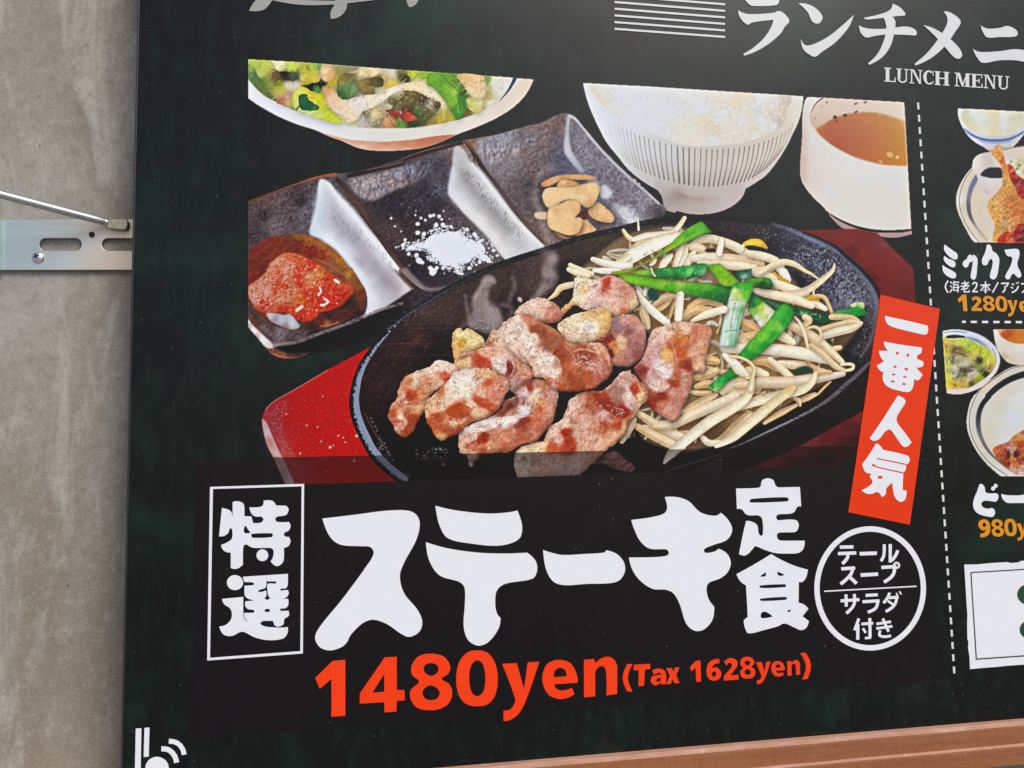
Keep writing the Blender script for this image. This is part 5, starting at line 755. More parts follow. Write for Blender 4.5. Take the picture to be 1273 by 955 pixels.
# seared edges, glaze and folds read off the picture
SE = (140, 64, 38); DKM = (96, 40, 28); WH = (250, 240, 234); RD = (178, 52, 26)
for o_, c_, op_, w_ in [
    ('U4 120,480 200,478 300,538 400,612 445,680 385,705 330,655 250,620 150,525', SE, .72, None), ('U4 100,410 200,455 310,520 400,590', (176, 92, 60), .7, 4), ('U4 330,690 400,690 440,740 400,830 390,955 372,880 360,790', (150, 62, 34), .62, None), ('U4 470,690 560,690 640,700 650,740 570,795 500,770', (132, 46, 30), .72, None),
    ('U4 420,880 520,860 600,900 560,955 430,955', (156, 62, 34), .55, None), ('U4 460,680 550,665 640,690', (232, 176, 140), .85, 2.4), ('U4 650,640 720,690 750,790', (224, 160, 130), .7, 4), ('U4 620,820 680,850 700,900', (216, 150, 132), .7, 3), ('U4 560,800 620,800 650,840', (120, 40, 28), .6, 2.4), ('U4 10,440 110,520 150,610 90,640 20,560', WH, .7, None), ('U4 230,700 330,720 370,850 290,890 210,830 180,760', WH, .62, None), ('U4 230,640 270,640 290,680 250,700', (128, 92, 90), .6, None), ('U4 500,740 540,720 590,760', (232, 196, 180), .7, 2), ('U4 390,640 450,690 480,760', (210, 140, 104), .6, 2.6),
    ('U4 40,700 110,780 140,850', (176, 74, 44), .7, 2.6), ('U4 50,920 120,890 150,860', (186, 70, 40), .75, 4), ('U4 240,760 262,758 262,775', (170, 70, 44), .8, 1.6),
    ('V2 540,522 600,470 680,468 745,500 705,552 620,565', (186, 62, 24), .75, None), ('V2 590,540 680,560 720,540', SE, .6, 3.4), ('V2 750,422 830,470 905,512', (172, 54, 26), .8, 4), ('V2 425,572 520,566 515,598 450,600', (170, 58, 28), .75, None), ('V2 430,606 500,630 590,640', (160, 62, 30), .7, 2.2), ('V2 440,645 520,662 620,668', (166, 62, 30), .7, 2.4), ('V2 470,690 540,692 610,690', (170, 70, 36), .7, 2), ('V2 540,600 620,610 690,600', (238, 200, 170), .6, 2.6), ('V2 820,300 880,275 940,268', (190, 72, 36), .7, 3), ('V2 870,370 900,310 930,300', (200, 100, 80), .6, 2), ('V2 490,360 510,370', (170, 80, 46), .8, 4), ('V2 620,230 740,210 760,290 660,350 590,340', WH, .6, None), ('V2 840,200 920,225 860,260', (232, 178, 120), .7, None), ('V2 560,420 540,450', (214, 160, 124), .6, 2),
    ('V2 700,665 790,630 900,605 1000,585 1090,565', WH, .8, [6, 9, 9, 7, 5]), ('V2 1110,560 1170,520 1190,440 1170,390', (232, 226, 236), .75, [5, 9, 8, 5]), ('V2 965,520 1050,480 1095,430', DKM, .7, [7, 9, 7]), ('V2 740,770 830,735 890,705', (150, 40, 24), .75, 4), ('V2 1090,655 1140,620 1190,585', (120, 38, 24), .75, 5), ('V2 690,760 700,850', (170, 80, 56), .6, 2), ('V2 765,760 772,850', (160, 66, 44), .7, 2.4), ('V2 830,760 850,840', (178, 90, 66), .5, 2), ('V2 1080,370 1130,320 1210,290', (150, 56, 44), .75, 4), ('V2 1230,300 1255,380 1240,460', (240, 206, 184), .6, 5), ('V3 430,270 460,330', (190, 84, 34), .75, 5), ('V3 290,430 330,390 400,380', (118, 36, 24), .75, 4), ('V3 200,600 320,570 430,530', (206, 120, 90), .5, 4),
    ('V3 850,178 905,200 950,255 1010,305 1080,330 1145,330', (138, 34, 22), .8, [5, 9, 9, 10, 9, 6]), ('V3 820,230 850,290', (160, 66, 40), .6, 6), ('V3 655,480 690,540 665,600 690,630', (164, 44, 28), .8, [5, 6, 4, 5]), ('V3 570,580 530,640', (176, 62, 38), .7, 4), ('V3 1130,110 1160,190 1140,270 1180,310', (236, 220, 218), .7, [3, 5, 5, 3]), ('V3 1060,110 1110,160 1090,230 1040,230', (150, 106, 98), .5, None), ('V3 1190,100 1205,190 1215,230', (168, 60, 30), .75, 4), ('V3 1230,110 1262,200 1225,300 1180,380', (236, 190, 140), .75, 4), ('V3 940,340 990,390 1030,420', (232, 206, 206), .6, 4), ('V3 930,410 980,440', (170, 64, 36), .7, 4), ('V3 1060,430 1100,410', (160, 46, 30), .7, 4), ('V3 700,290 660,400 600,450', (228, 200, 186), .5, 6), ('V3 1000,560 1060,520 1110,470', (236, 186, 146), .6, 5),
    ('A 804,490 816,494 830,486 838,474', (140, 40, 26), .8, [4, 5, 5, 3]), ('A 812,445 822,460 836,470', (238, 226, 232), .7, [6, 12, 6]), ('A 806,462 816,478 822,486', (236, 220, 224), .6, [4, 7, 4]), ('A 832,430 842,422 848,430', (196, 90, 34), .7, 6), ('A 852,448 858,460', (120, 40, 34), .75, 5), ('A 862,430 868,445 866,458', (236, 190, 160), .7, 6), ('A 826,412 836,430 842,452', (232, 204, 190), .6, 3), ('A 838,462 842,472', (190, 66, 34), .8, 5), ('A 824,505 836,512 846,500', (216, 156, 140), .6, 8), ('A 846,470 852,490', (214, 164, 146), .6, 6), ('A 795,456 800,466', (104, 38, 40), .75, 5),
    ('V2 180,440 230,410 290,382', (168, 52, 24), .8, [3, 6, 4]), ('V2 240,560 270,590 280,620', (160, 50, 26), .75, 6), ('V2 330,378 400,375 440,350', (150, 66, 36), .75, 2), ('V2 95,570 125,530 150,500', (176, 64, 36), .75, 4), ('V2 290,250 350,225 430,190', (244, 220, 206), .7, 4), ('V2 190,350 220,300 250,262', (206, 130, 82), .7, 4), ('V2 290,320 380,300 440,290', (170, 100, 66), .7, 1.8), ('V2 240,480 330,480 370,490', (236, 184, 138), .7, 5), ('V2 170,560 220,600 200,650', (232, 186, 160), .7, 4), ('V2 520,255 550,240', (190, 66, 40), .8, 4), ('V2 300,440 360,430 400,410', (176, 90, 56), .6, 2.6), ('V2 140,620 190,680 230,700', (140, 56, 34), .7, 3),
    ('V2 770,60 790,120 870,140', (190, 52, 26), .7, [6, 9, 7]), ('V2 940,90 985,130 980,200', WH, .75, [5, 10, 6]), ('V2 1035,130 1050,180 1020,230', (110, 30, 30), .85, [5, 7, 4]), ('V2 1130,120 1190,190', (150, 60, 36), .7, 1.8), ('V2 660,110 740,80', (120, 66, 44), .6, 2), ('V2 650,150 720,140', (240, 206, 150), .6, 6), ('V2 1070,250 1130,230 1200,240', (180, 80, 56), .6, 3),
    ('U4 770,450 800,500 830,520', (120, 86, 100), .6, 7), ('U4 690,600 750,590 800,570', (110, 26, 16), .75, 6), ('U4 820,580 860,620 800,690', (228, 190, 148), .7, 5), ('U4 900,650 980,670', (190, 140, 132), .6, 2), ('U4 880,700 960,720', (120, 70, 70), .6, 2), ('U4 900,500 1000,480', (216, 170, 156), .6, 2), ('U4 890,470 960,440', (206, 140, 122), .6, 2), ('U4 770,300 720,360 640,330', (216, 170, 170), .5, 4), ('U4 860,350 880,380', (196, 84, 56), .7, 3), ('U4 600,360 560,350', (190, 120, 100), .5, 2)]:
    mark(o_, c_, op_, w=w_, seed=len(o_) * 3 + int(op_ * 10))
# meat grain: mottling, crevices and fibres over every piece
_pm = [k for k, v in PID.items() if v[0] == 'steak_piece_print']; _mm = gauss(np.isin(ID, _pm).astype(np.float32), .8)
class _All: pass
_al = _All(); _al.sl = (slice(0, CH), slice(0, CW))
_t = .35 * NZ[7] + .65 * shift(8, 3); _lum = C.mean(-1)
over(_al, _mm * np.clip((_t - .53) * 6, 0, 1) * np.clip((_lum - 60) / 90, 0, 1), (246, 226, 214), .12)
over(_al, _mm * np.clip((.47 - _t) * 6, 0, 1), (140, 66, 34), .26)
_rd = np.clip((1 - np.abs(2 * shift(3, 8) - 1) - .91) * 14, 0, 1); over(_al, _mm * _rd, (100, 40, 24), .36)
_w = C.copy(); _g = _w.mean(-1, keepdims=True); _w = _g + (_w - _g) * .88; _w = 255 * np.clip(_w / 255, 0, 1) ** .80 * np.asarray((1.0, .97, .93), np.float32); C[:] = C * (1 - _mm[..., None]) + _w * _mm[..., None]
for k_, o_ in enumerate(MEATS): hatch(o_, 60, 8, 1.3, .34, 500 + k_, .5, soft=.4); hatch(o_, 26, 5, .8, .55, 600 + k_, .5)
specks('V3 900,250! 1150,320! 1100,370! 960,360!', 40, .3, .9, [(255, 240, 230)], 90, .85); specks('U4 480,690! 640,690! 640,790! 500,780!', 22, .4, 1.3, [(250, 226, 210)], 91, .8); specks('V2 700,640! 1100,570! 1180,470! 1190,530! 1000,620!', 60, .3, .9, [(255, 252, 250)], 92, .8)

# ---------------- small dishes at the right-hand edge
p_r1 = pid('fry_plate_print', None, 'printed plate of fried shrimp with red sauce')
p_r2 = pid('small_rice_bowl_print', None, 'printed small rice bowl with blue bands')
shade('R4 345,170! 340,210 347,280 380,380 420,460 490,560 580,640 700,710 770,755 900,765 1000,757 1120,705 1230,580 1290,500! 1390,300! 1390,222!', 'R4 370,250,222,226,226 420,420,226,230,238 480,520,206,212,222 600,620,222,224,230 800,700,214,206,214 1000,680,216,214,200 1100,640,206,206,206 1000,740,160,156,160 850,740,200,186,190 1230,540,206,210,216', p_r2, power=2.6)
shade('R4 430,172! 395,250 400,330 480,430 600,500 750,545 900,550 1050,540 1170,490 1290,390! 1390,222!', 'R4 440,230,206,206,176 440,340,214,210,170 560,250,226,230,228 580,460,222,214,170 650,350,222,228,230 850,230,226,216,176 880,350,220,216,186 860,480,222,214,176 1000,400,224,230,232 1100,300,216,214,186 1200,300,206,210,190 1000,250,226,230,232 700,480,226,228,214 1100,450,216,216,190', p_r2, power=2.6, warp=2.0, grain=.02, relief=.03, eps=8)
stroke('R4 428,455 550,545 700,603 900,618 1080,592 1290,480', [2, 2.8, 3.4, 3.6, 3.4, 3], [(110, 134, 190), (64, 104, 176), (70, 112, 186), (74, 112, 172), (84, 116, 170), (110, 130, 170)], op=.9, soft=.5); stroke('R4 640,620 780,650 950,652 1100,625', 1.2, (120, 146, 196), op=.7, soft=.4)
shade('R4 980,745! 1100,712 1273,692! 1390,692! R5 1200,885! 445,885! 400,830 350,740 300,640 260,540 245,430 255,340 290,250 350,150 420,70 500,10', 'R5 270,430,222,222,220 320,280,214,206,188 330,500,208,202,186 400,200,216,206,186 350,700,216,208,192 450,850,222,216,204 500,500,222,206,184 550,650,222,208,190 480,350,222,210,190 600,750,222,210,190 520,820,216,200,180', p_r1, power=2.8)
stroke('R5 420,95 350,190 295,330 280,440 300,560 350,680 420,790 500,885', 1.0, (110, 108, 110), op=.8, soft=.3); stroke('R5 475,170 415,280 382,400 380,500 400,600 460,710 580,860', [6, 6, 5.4, 5, 4, 2, 1.4], [(96, 110, 156), (110, 118, 156), (128, 124, 132), (92, 88, 88), (84, 80, 76), (150, 130, 116), (190, 160, 142)], op=.9, soft=.7)
stroke('R4 990,752 1120,718 1290,700', .9, (90, 96, 116), op=.9, soft=.3)
shade('R4 545,960 560,880 640,810 760,780 900,770 1050,840 1110,900 R5 740,100 745,250 700,335 620,387 550,342 500,260 470,170 420,70', 'R4 600,900,222,218,206 750,850,206,200,190 900,820,222,222,218 1000,880,216,214,210 R5 450,40,226,222,216 600,40,206,196,180 520,240,214,212,208 600,280,224,216,212 650,340,226,204,196 570,330,206,200,196', p_r1, power=2.8)
fill('R5 508,152 560,95 640,70 740,88 745,178 660,190 570,178', (50, 46, 52), None, soft=.7)
shade('R5 780,15! 860,-20! 1080,-20! 1080,150! 900,132 850,50', 'R5 850,20,226,222,190 920,60,214,206,160 960,20,206,200,150 900,100,226,216,176', p_r1, power=3, warp=3, relief=.6, seed=81)
shade('R4 770,752 830,772 850,740 880,690 912,668 962,740 992,850 1015,950 R5 850,60 880,130 940,200 1090,300! 1090,885! 650,885! 640,820 662,690 620,600 583,500 610,420 700,330 742,250 740,100 700,10', '''R4 850,780,226,160,76 900,720,232,176,100 920,850,228,166,76 960,920,206,100,50 R5 720,60,226,160,80 790,150,222,160,80 760,260,226,170,90 800,350,216,150,70 650,450,232,180,100 700,550,230,170,90 800,500,206,140,66 850,420,196,120,60 900,550,206,110,50 700,650,226,166,84 780,680,206,160,110 850,640,214,150,80 950,600,206,120,56 680,800,224,164,84 720,720,196,150,90 800,820,214,140,70 900,480,214,130,60''', p_r1, power=3.4, warp=3, wn=3, grain=.16, relief=.12, rn=9, seed=82)
hatch('R5 600,440! 700,330! 740,120! 800,60! 960,400! 960,700! 700,860! 650,820!', 160, 3.5, 1.1, .5, 83, .6)
shade('R5 800,40 855,60 905,150 1090,260! 1090,440! 930,392 880,282 830,200', 'R5 840,90,206,84,40 880,190,176,50,44 920,260,160,54,56 960,340,176,40,40 860,150,190,60,40', p_r1, power=3, warp=3, relief=.5, seed=83)
shade('R5 700,835 780,772 860,762 920,680 1090,720! 1090,886! 690,886!', 'R5 740,850,200,36,20 820,830,206,96,50 900,780,160,34,34 880,720,200,60,30 960,760,140,34,40 940,850,120,36,44 780,800,206,60,30', p_r1, power=3, warp=3, grain=.12, relief=.5, seed=84)
specks('R5 600,440! 720,330! 860,400! 900,600! 700,780! 640,600!', 70, .4, 1.1, [(196, 96, 40), (246, 210, 140), (170, 76, 36)], 85, .6)
p_r3 = pid('green_salad_print', None, 'printed bowl of green salad with mushrooms')
shade('R6 108,112! 200,95 320,95 450,120 580,170 680,240 750,310 785,400 792,480 760,580 700,660 600,760 480,820 350,858 240,862 157,850!', 'R6 150,120,216,222,228 300,110,206,216,232 500,160,206,214,232 650,260,206,212,226 760,420,216,216,216 760,540,222,212,202 650,690,226,214,200 480,800,226,214,202 300,840,224,206,196 180,830,220,206,196', p_r3, power=2.6)
stroke('R6 130,130 250,118 400,128', .8, (60, 66, 80), op=.8, soft=.3); stroke('R6 168,185 260,176 365,184', [4, 4.4, 3], (24, 34, 52), soft=.4); stroke('R6 400,190 520,225 620,290 690,370', [3, 4, 3.4, 2], [(130, 146, 170), (110, 126, 140), (150, 160, 160), (190, 196, 196)], op=.8, soft=.7); stroke('R6 700,320 740,420 730,520 650,640', .9, (96, 104, 122), op=.7, soft=.3)
shade('R6 115,140! 165,200 250,202 390,195 520,260 650,330 722,400 732,480 692,590 630,660 520,732 430,782 290,797 155,800!', '''R6 140,170,206,206,60 150,270,196,150,60 200,240,206,190,80 300,230,206,210,110 400,280,170,196,60 380,230,200,214,90 500,330,190,206,50 600,400,196,210,60 690,440,206,206,80 560,460,60,56,30 620,480,206,206,50 500,380,206,200,90 260,350,120,96,70 330,370,140,120,66 240,400,150,130,100 230,460,120,116,80 300,430,190,176,140 340,500,180,180,150 290,480,170,160,120 400,480,196,190,160 450,440,196,180,90 270,560,196,196,160 250,610,200,196,170 350,600,96,84,56 400,580,110,96,80 310,640,120,120,70 450,640,206,196,170 500,620,206,190,150 450,560,130,110,90 550,560,120,150,60 600,600,70,70,46
 620,620,60,56,40 560,660,160,176,50 180,500,206,206,90 170,640,206,196,60 180,740,214,200,60 250,760,206,180,70 350,740,206,170,70 400,700,206,196,120 330,690,196,176,110 450,740,90,90,46 530,710,140,150,40 160,370,200,196,70 640,560,200,170,100''', p_r3, power=4.2, warp=1.8, wn=3, grain=.06, relief=.1, rn=9, seed=86, eps=4)
hatch('R6 130,200! 390,205! 700,400! 680,580! 430,770! 165,780!', 240, 4.5, 1.3, .55, 87, .7)
p_r4 = pid('small_soup_cup_print', None, 'printed small white cup of brown soup')
shade('R6 710,92! 1190,92! 1190,520! 980,512 880,482 800,400 745,290', 'R6 740,150,226,222,212 800,300,222,214,200 900,350,224,216,200 1000,320,226,222,210 900,450,212,198,178 1000,450,220,208,190 850,420,196,176,156', p_r4, power=2.6)
shade('R6 760,92! 1190,92! 1190,264! 1079,264 960,256 870,222 800,170', 'R6 790,110,206,170,130 830,150,190,84,30 900,130,180,80,30 950,220,206,120,30 1040,150,196,120,50 1040,230,206,130,40', p_r4, power=3)
p_r5 = pid('curry_plate_print', None, 'printed plate of rice with minced beef')
shade('R6 1190,495! 1079,505 1000,520 880,560 740,650 600,750 500,860 R7 440,10 400,80 375,170 358,290 370,400 400,490 450,590 520,690 600,780 727,886! 1090,886! 1090,100!', 'R7 375,290,206,206,202 430,290,206,202,190 440,120,206,204,196 430,480,206,202,190 600,700,206,202,190 700,850,212,210,204 600,300,216,212,194 700,300,218,216,204 850,250,216,222,230 900,100,222,224,222 700,120,214,210,194 600,480,214,210,192 750,450,216,218,218 R6 650,720,222,206,190 800,620,206,196,176 900,590,206,202,190 900,800,212,208,192 1040,900,218,222,222', p_r5, power=2.6)
stroke('R6 1190,505 1000,537 880,580 740,668 600,770 R7 470,10 430,90 400,180 388,290 400,400 430,490 480,585 550,680 640,770 800,882', .9, (70, 74, 76), op=.8, soft=.3)
stroke('R6 1190,612 1079,625 900,690 760,780 650,880 R7 600,20 530,110 492,210 484,320 502,430 560,560 640,665 780,785 910,868', [8, 8, 7.6, 7.4, 7, 6.4, 6, 6, 6, 5, 4, 2.4, 1.4, 1], [(30, 36, 48), (28, 32, 44), (40, 44, 56), (34, 36, 44), (60, 62, 70), (120, 120, 120), (90, 80, 74), (60, 54, 50)], op=.95, soft=.6)
shade('R7 640,600 700,550 800,520 880,440 1090,330! 1090,880! 910,865 780,782 690,700', 'R7 660,610,206,110,50 720,580,196,100,70 800,560,190,110,90 860,600,196,150,136 900,480,200,130,70 920,450,214,160,90 960,400,196,110,80 800,660,90,40,30 760,650,170,80,56 900,640,84,36,28 860,700,206,120,56 950,550,180,80,36 800,740,150,60,36 900,760,196,110,56 860,810,206,160,140 950,820,214,176,160 930,720,160,60,34 960,640,190,90,50', p_r5, power=4, warp=2.4, wn=3, grain=.10, relief=.12, rn=9, seed=88)
hatch('R7 660,600! 880,460! 1090,350! 1090,860! 900,840! 700,690!', 150, 3, 1.2, .55, 89, .7)

# dark caption strip printed half-transparent over the foot of the big picture, then the picture's lower edge
gy, gx = np.mgrid[0:CH, 0:CW]; PXX = gx / SS + X0; PYY = gy / SS + Y0
band = np.clip((PYY - (569.2 - .0203 * (PXX - 320))) * SS + .5, 0, 1) * (PXX < 1147)
C[:] = C * (1 - .54 * band[..., None]) + np.asarray((26, 22, 26), np.float32) * .54 * band[..., None]
low = (PYY > 602 - .0335 * (PXX - 376)) & (PXX < 1140)
ID[low] = 0
# every picture is cropped by the straight top / left / right edges of its own frame
crop = (PXX < 1134 + (PYY - 127) * .045) & (PXX < 1150)
ID[(PXX < 308.1) | ((PXX < 1150) & ((PXX > 1123.9 + (PYY - 128.2) * .0555)) & (PYY < 300))] = 0
C += (NZ[1][..., None] - .5) * 3
# printing sharpens the picture: unsharp mask, fine and broad
_food = gauss(np.isin(ID, _pm + [p_spr] + p_lk).astype(np.float32), 1.5)[..., None]; C += (.50 - .22 * _food) * (C - gauss(C, 1.2 * SS)); C += .15 * (C - gauss(C, 7 * SS)); np.clip(C, 4, 252, out=C)
Cm = C.mean(-1, keepdims=True); C[:] = Cm + (C - Cm) * 1.0
_sm = gauss((ID == p_spr).astype(np.float32), 1.0)[..., None]; C[:] = C * (1 - _sm) + np.clip((C - 120) * .92 + 130, 0, 255) * np.asarray((.995, .99, .955), np.float32) * _sm        # sprouts: soft greenish cream
_rm = gauss(np.isin(ID, [p_red, p_red2]).astype(np.float32), 1.0)[..., None]; C[:] = C * (1 - _rm * .12)
np.clip(C, 0, 255, out=C)
# ------------------------------------------------------------------ materials
def gl(c): return tuple(float(v) for v in lin(c) * GAIN)
SHEEN = dict(rough=0.30, spec=0.22)
m_print, N_, L_, B_ = nodes('printed_picture', **SHEEN)
a_ = N_.new('ShaderNodeVertexColor'); a_.layer_name = 'Print'; L_.new(a_.outputs[0], B_.inputs['Base Color'])
def ink(name, c, var=0.014, sc=60):
    m, N, L, B = nodes(name, **SHEEN); c = gl(c)
    f = noise_node(N, L, sc, 4); col = ramp(N, L, f, [(0.3, [v * (1 - var) for v in c]), (0.7, [v * (1 + var) for v in c])])
    L.new(col, B.inputs['Base Color']); return m
m_white = ink('white_ink', (236, 238, 244)); m_title = ink('title_ink', (222, 223, 224)); m_logo = ink('grey_ink', (165, 164, 158))
m_red = ink('red_orange_ink', (250, 64, 18)); m_banner = ink('banner_orange_ink', (232, 58, 12)); m_amber = ink('amber_ink', (226, 148, 32)); m_green = ink('green_ink', (38, 74, 58)); m_line = ink('frame_line_ink', (46, 66, 62))

def dust(N, L, col, co):
    """pinprick dust, short scratches on top of a colour"""
    sw = N.new('ShaderNodeSeparateXYZ'); L.new(co, sw.inputs[0]); cb = N.new('ShaderNodeCombineXYZ'); L.new(sw.outputs[0], cb.inputs[0]); L.new(sw.outputs[2], cb.inputs[1])
    v = N.new('ShaderNodeTexVoronoi'); v.voronoi_dimensions = '2D'; v.inputs['Scale'].default_value = 70; L.new(cb.outputs[0], v.inputs['Vector'])
    n = noise_node(N, L, 14, 3, coord=co)
    rnd = N.new('ShaderNodeMath'); rnd.operation = 'MULTIPLY'
    sep = N.new('ShaderNodeSeparateColor'); L.new(v.outputs['Color'], sep.inputs[0])
    size = ramp(N, L, sep.outputs[0], [(0.60, 0.0), (1.0, 0.058)])
    lt = N.new('ShaderNodeMath'); lt.operation = 'LESS_THAN'; L.new(v.outputs['Distance'], lt.inputs[0]); L.new(size, lt.inputs[1])
    L.new(lt.outputs[0], rnd.inputs[0]); k = ramp(N, L, n, [(0.46, 0.0), (0.66, 0.75)]); L.new(k, rnd.inputs[1])
    col = mix(N, L, rnd.outputs[0], col, (0.14, 0.155, 0.135))
    s = noise_node(N, L, 1.0, 2, coord=co, mapscale=(7, 1, 900)); s2 = noise_node(N, L, 6, 2, coord=co, mapscale=(1.4, 1, 1.0))
    mm = N.new('ShaderNodeMath'); mm.operation = 'MULTIPLY'
    L.new(ramp(N, L, s, [(0.66, 0.0), (0.73, 0.30)]), mm.inputs[0]); L.new(ramp(N, L, s2, [(0.54, 0.0), (0.66, 0.8)]), mm.inputs[1])
    return mix(N, L, mm.outputs[0], col, (0.10, 0.11, 0.105))
def board_mat(name, stops, sc=5.0):
    m, N, L, B = nodes(name, **SHEEN)
    co = N.new('ShaderNodeTexCoord').outputs['Object']
    f = noise_node(N, L, sc, 7, .62, co, dist=.6); f2 = noise_node(N, L, 70, 6, .7, co, mapscale=(1, 1, .35))
    base = ramp(N, L, f, stops)
    g = mix(N, L, ramp(N, L, f2, [(.48, 0.0), (.80, .45)]), base, [min(1, v * 1.5 + .002) for v in stops[-1][1]])
    L.new(dust(N, L, g, co), B.inputs['Base Color'])
    r = noise_node(N, L, 9, 5, .6, co); L.new(ramp(N, L, r, [(.3, .27), (.7, .33)]), B.inputs['Roughness'])
    return m
m_board = board_mat('dark_green_board', [(.38, gl((11, 12, 13))), (.52, gl((13, 19, 18))), (.68, gl((20, 44, 35)))])
m_caption = board_mat('caption_black', [(.3, gl((17, 13, 17))), (.7, gl((21, 16, 20)))])
m_edge, N_, L_, B_ = nodes('black_edge', rough=.45, spec=.5); B_.inputs['Base Color'].default_value = (.012, .013, .014, 1)

# wall
m_wall, N_, L_, B_ = nodes('stained_concrete', rough=.85, spec=.25)
co = N_.new('ShaderNodeTexCoord').outputs['Object']
n1 = noise_node(N_, L_, 5, 6, .6, co, mapscale=(1.5, 1, .55), dist=.5); n2 = noise_node(N_, L_, 26, 6, .65, co, mapscale=(1, 1, .22), dist=.8); n3 = noise_node(N_, L_, 520, 3, .7, co); n4 = noise_node(N_, L_, 70, 10, .78, co)
c = ramp(N_, L_, n1, [(.30, (.205, .176, .136)), (.5, (.27, .246, .206)), (.70, (.325, .312, .282))])
c = mix(N_, L_, ramp(N_, L_, n2, [(.52, 0.), (.68, .70)]), c, (.43, .42, .38))
c = mix(N_, L_, ramp(N_, L_, n4, [(.36, .45), (.52, 0.)]), c, (.17, .15, .122))
c = mix(N_, L_, ramp(N_, L_, n4, [(.54, 0.), (.74, .55)]), c, (.44, .42, .375))
c = mix(N_, L_, ramp(N_, L_, n3, [(.56, 0.), (.70, .42)]), c, (.52, .50, .44)); c = mix(N_, L_, ramp(N_, L_, n3, [(.32, .4), (.44, 0.)]), c, (.14, .122, .10))
sw = N_.new('ShaderNodeSeparateXYZ'); L_.new(co, sw.inputs[0]); cb = N_.new('ShaderNodeCombineXYZ'); L_.new(sw.outputs[0], cb.inputs[0]); L_.new(sw.outputs[2], cb.inputs[1])
vv = N_.new('ShaderNodeTexVoronoi'); vv.voronoi_dimensions = '2D'; vv.inputs['Scale'].default_value = 24; L_.new(cb.outputs[0], vv.inputs['Vector'])
sv = N_.new('ShaderNodeSeparateColor'); L_.new(vv.outputs['Color'], sv.inputs[0]); pit = N_.new('ShaderNodeMath'); pit.operation = 'MULTIPLY'; L_.new(ramp(N_, L_, vv.outputs['Distance'], [(.016, .85), (.030, 0.)]), pit.inputs[0]); L_.new(ramp(N_, L_, sv.outputs[0], [(.70, 0.), (.9, 1.)]), pit.inputs[1])
c = mix(N_, L_, pit.outputs[0], c, (.05, .042, .035))
L_.new(c, B_.inputs['Base Color'])
bp = N_.new('ShaderNodeBump'); bp.inputs['Strength'].default_value = .25; bp.inputs['Distance'].default_value = .001; L_.new(n3, bp.inputs['Height']); L_.new(bp.outputs[0], B_.inputs['Normal'])

# ------------------------------------------------------------------ geometry helpers
def flat(name, loops, mat, parent, Y, label=None):
    """flat printed shape from outlines in photo pixels (first = outer, rest = holes), laid on the board"""
    W = [px(l, 0.0) for l in loops]; V = np.concatenate(W)
    tri = tessellate_polygon([[Vector((p[0], p[2], 0)) for p in w] for w in W])
    F_ = []
    for a, b, c_ in tri:
        A, B2, C2 = V[a], V[b], V[c_]
        cr = (B2[0] - A[0]) * (C2[2] - A[2]) - (B2[2] - A[2]) * (C2[0] - A[0])
        if abs(cr) < 1e-13: continue
        F_.append((a, b, c_) if cr > 0 else (a, c_, b))
    V = V.copy(); V[:, 1] = Y
    return finish(name, V, F_, mat, parent, label)
def finish(name, V, F_, mat, parent, label=None, smooth=False):
    o = link(name, mesh(name, V, F_, smooth), mat, parent)
    if label: o['label'] = label
    return o
def ribbon_loops(pts, w, cap=True):
    """outline of a stroke of width w (photo px)"""
    p = np.asarray(pts, float); n = len(p); w = w / 2
    d = np.gradient(p, axis=0) if n > 2 else np.repeat((p[1] - p[0])[None], 2, 0); d /= np.linalg.norm(d, axis=1)[:, None] + 1e-9
    nr = np.stack([-d[:, 1], d[:, 0]], 1) * w
    return np.concatenate([p + nr, (p - nr)[::-1]])
def strokes(name, tilename, specs, mat, parent, Y, label=None, smooth=True):
    """one glyph made of brush strokes: [(points, width in tile units), ...]"""
    x0, y0, s = TILES[tilename]; V, Fc = [], []
    for i, (pts, w) in enumerate(specs):
        p = np.array([(x0 + a / s, y0 + b / s) for a, b in pts])
        n = len(p)
        if n > 2 and smooth: p = spline(p, [False] * n, False, 5)
        r = px(ribbon_loops(p, w / s)); k = len(p); b = len(V); r[:, 1] = Y - i * 0.00002
        V += list(r)
        for j in range(k - 1):
            q = [b + j, b + j + 1, b + 2 * k - 2 - j, b + 2 * k - 1 - j]
            A, B2, C2 = V[q[0]], V[q[1]], V[q[2]]
            cr = (B2[0] - A[0]) * (C2[2] - A[2]) - (B2[2] - A[2]) * (C2[0] - A[0])
            Fc.append(q if cr > 0 else q[::-1])
    return finish(name, V, Fc, mat, parent, label)
def ell(tilename, x, y, rx, ry, n=40, rot=0):
    x0, y0, s = TILES[tilename]; a = np.linspace(0, 2 * np.pi, n, endpoint=False); ex, ey = rx * np.cos(a), ry * np.sin(a)
    return np.stack([x0 + (x + ex * math.cos(rot) - ey * math.sin(rot)) / s, y0 + (y + ex * math.sin(rot) + ey * math.cos(rot)) / s], 1)
def box(x0, x1, y0, y1, z0, z1, bev=0.0):
    b = bev
    V = []; 
    for x, y, z in [(x0, y0, z0), (x1, y0, z0), (x1, y1, z0), (x0, y1, z0), (x0, y0, z1), (x1, y0, z1), (x1, y1, z1), (x0, y1, z1)]: V.append((x, y, z))
    return V, [(3, 2, 1, 0), (4, 5, 6, 7), (0, 1, 5, 4), (1, 2, 6, 5), (2, 3, 7, 6), (3, 0, 4, 7)]
def bevel(o, w, seg=2):
    m = o.modifiers.new('bevel', 'BEVEL'); m.width = w; m.segments = seg; m.limit_method = 'ANGLE'; m.angle_limit = math.radians(40); return o

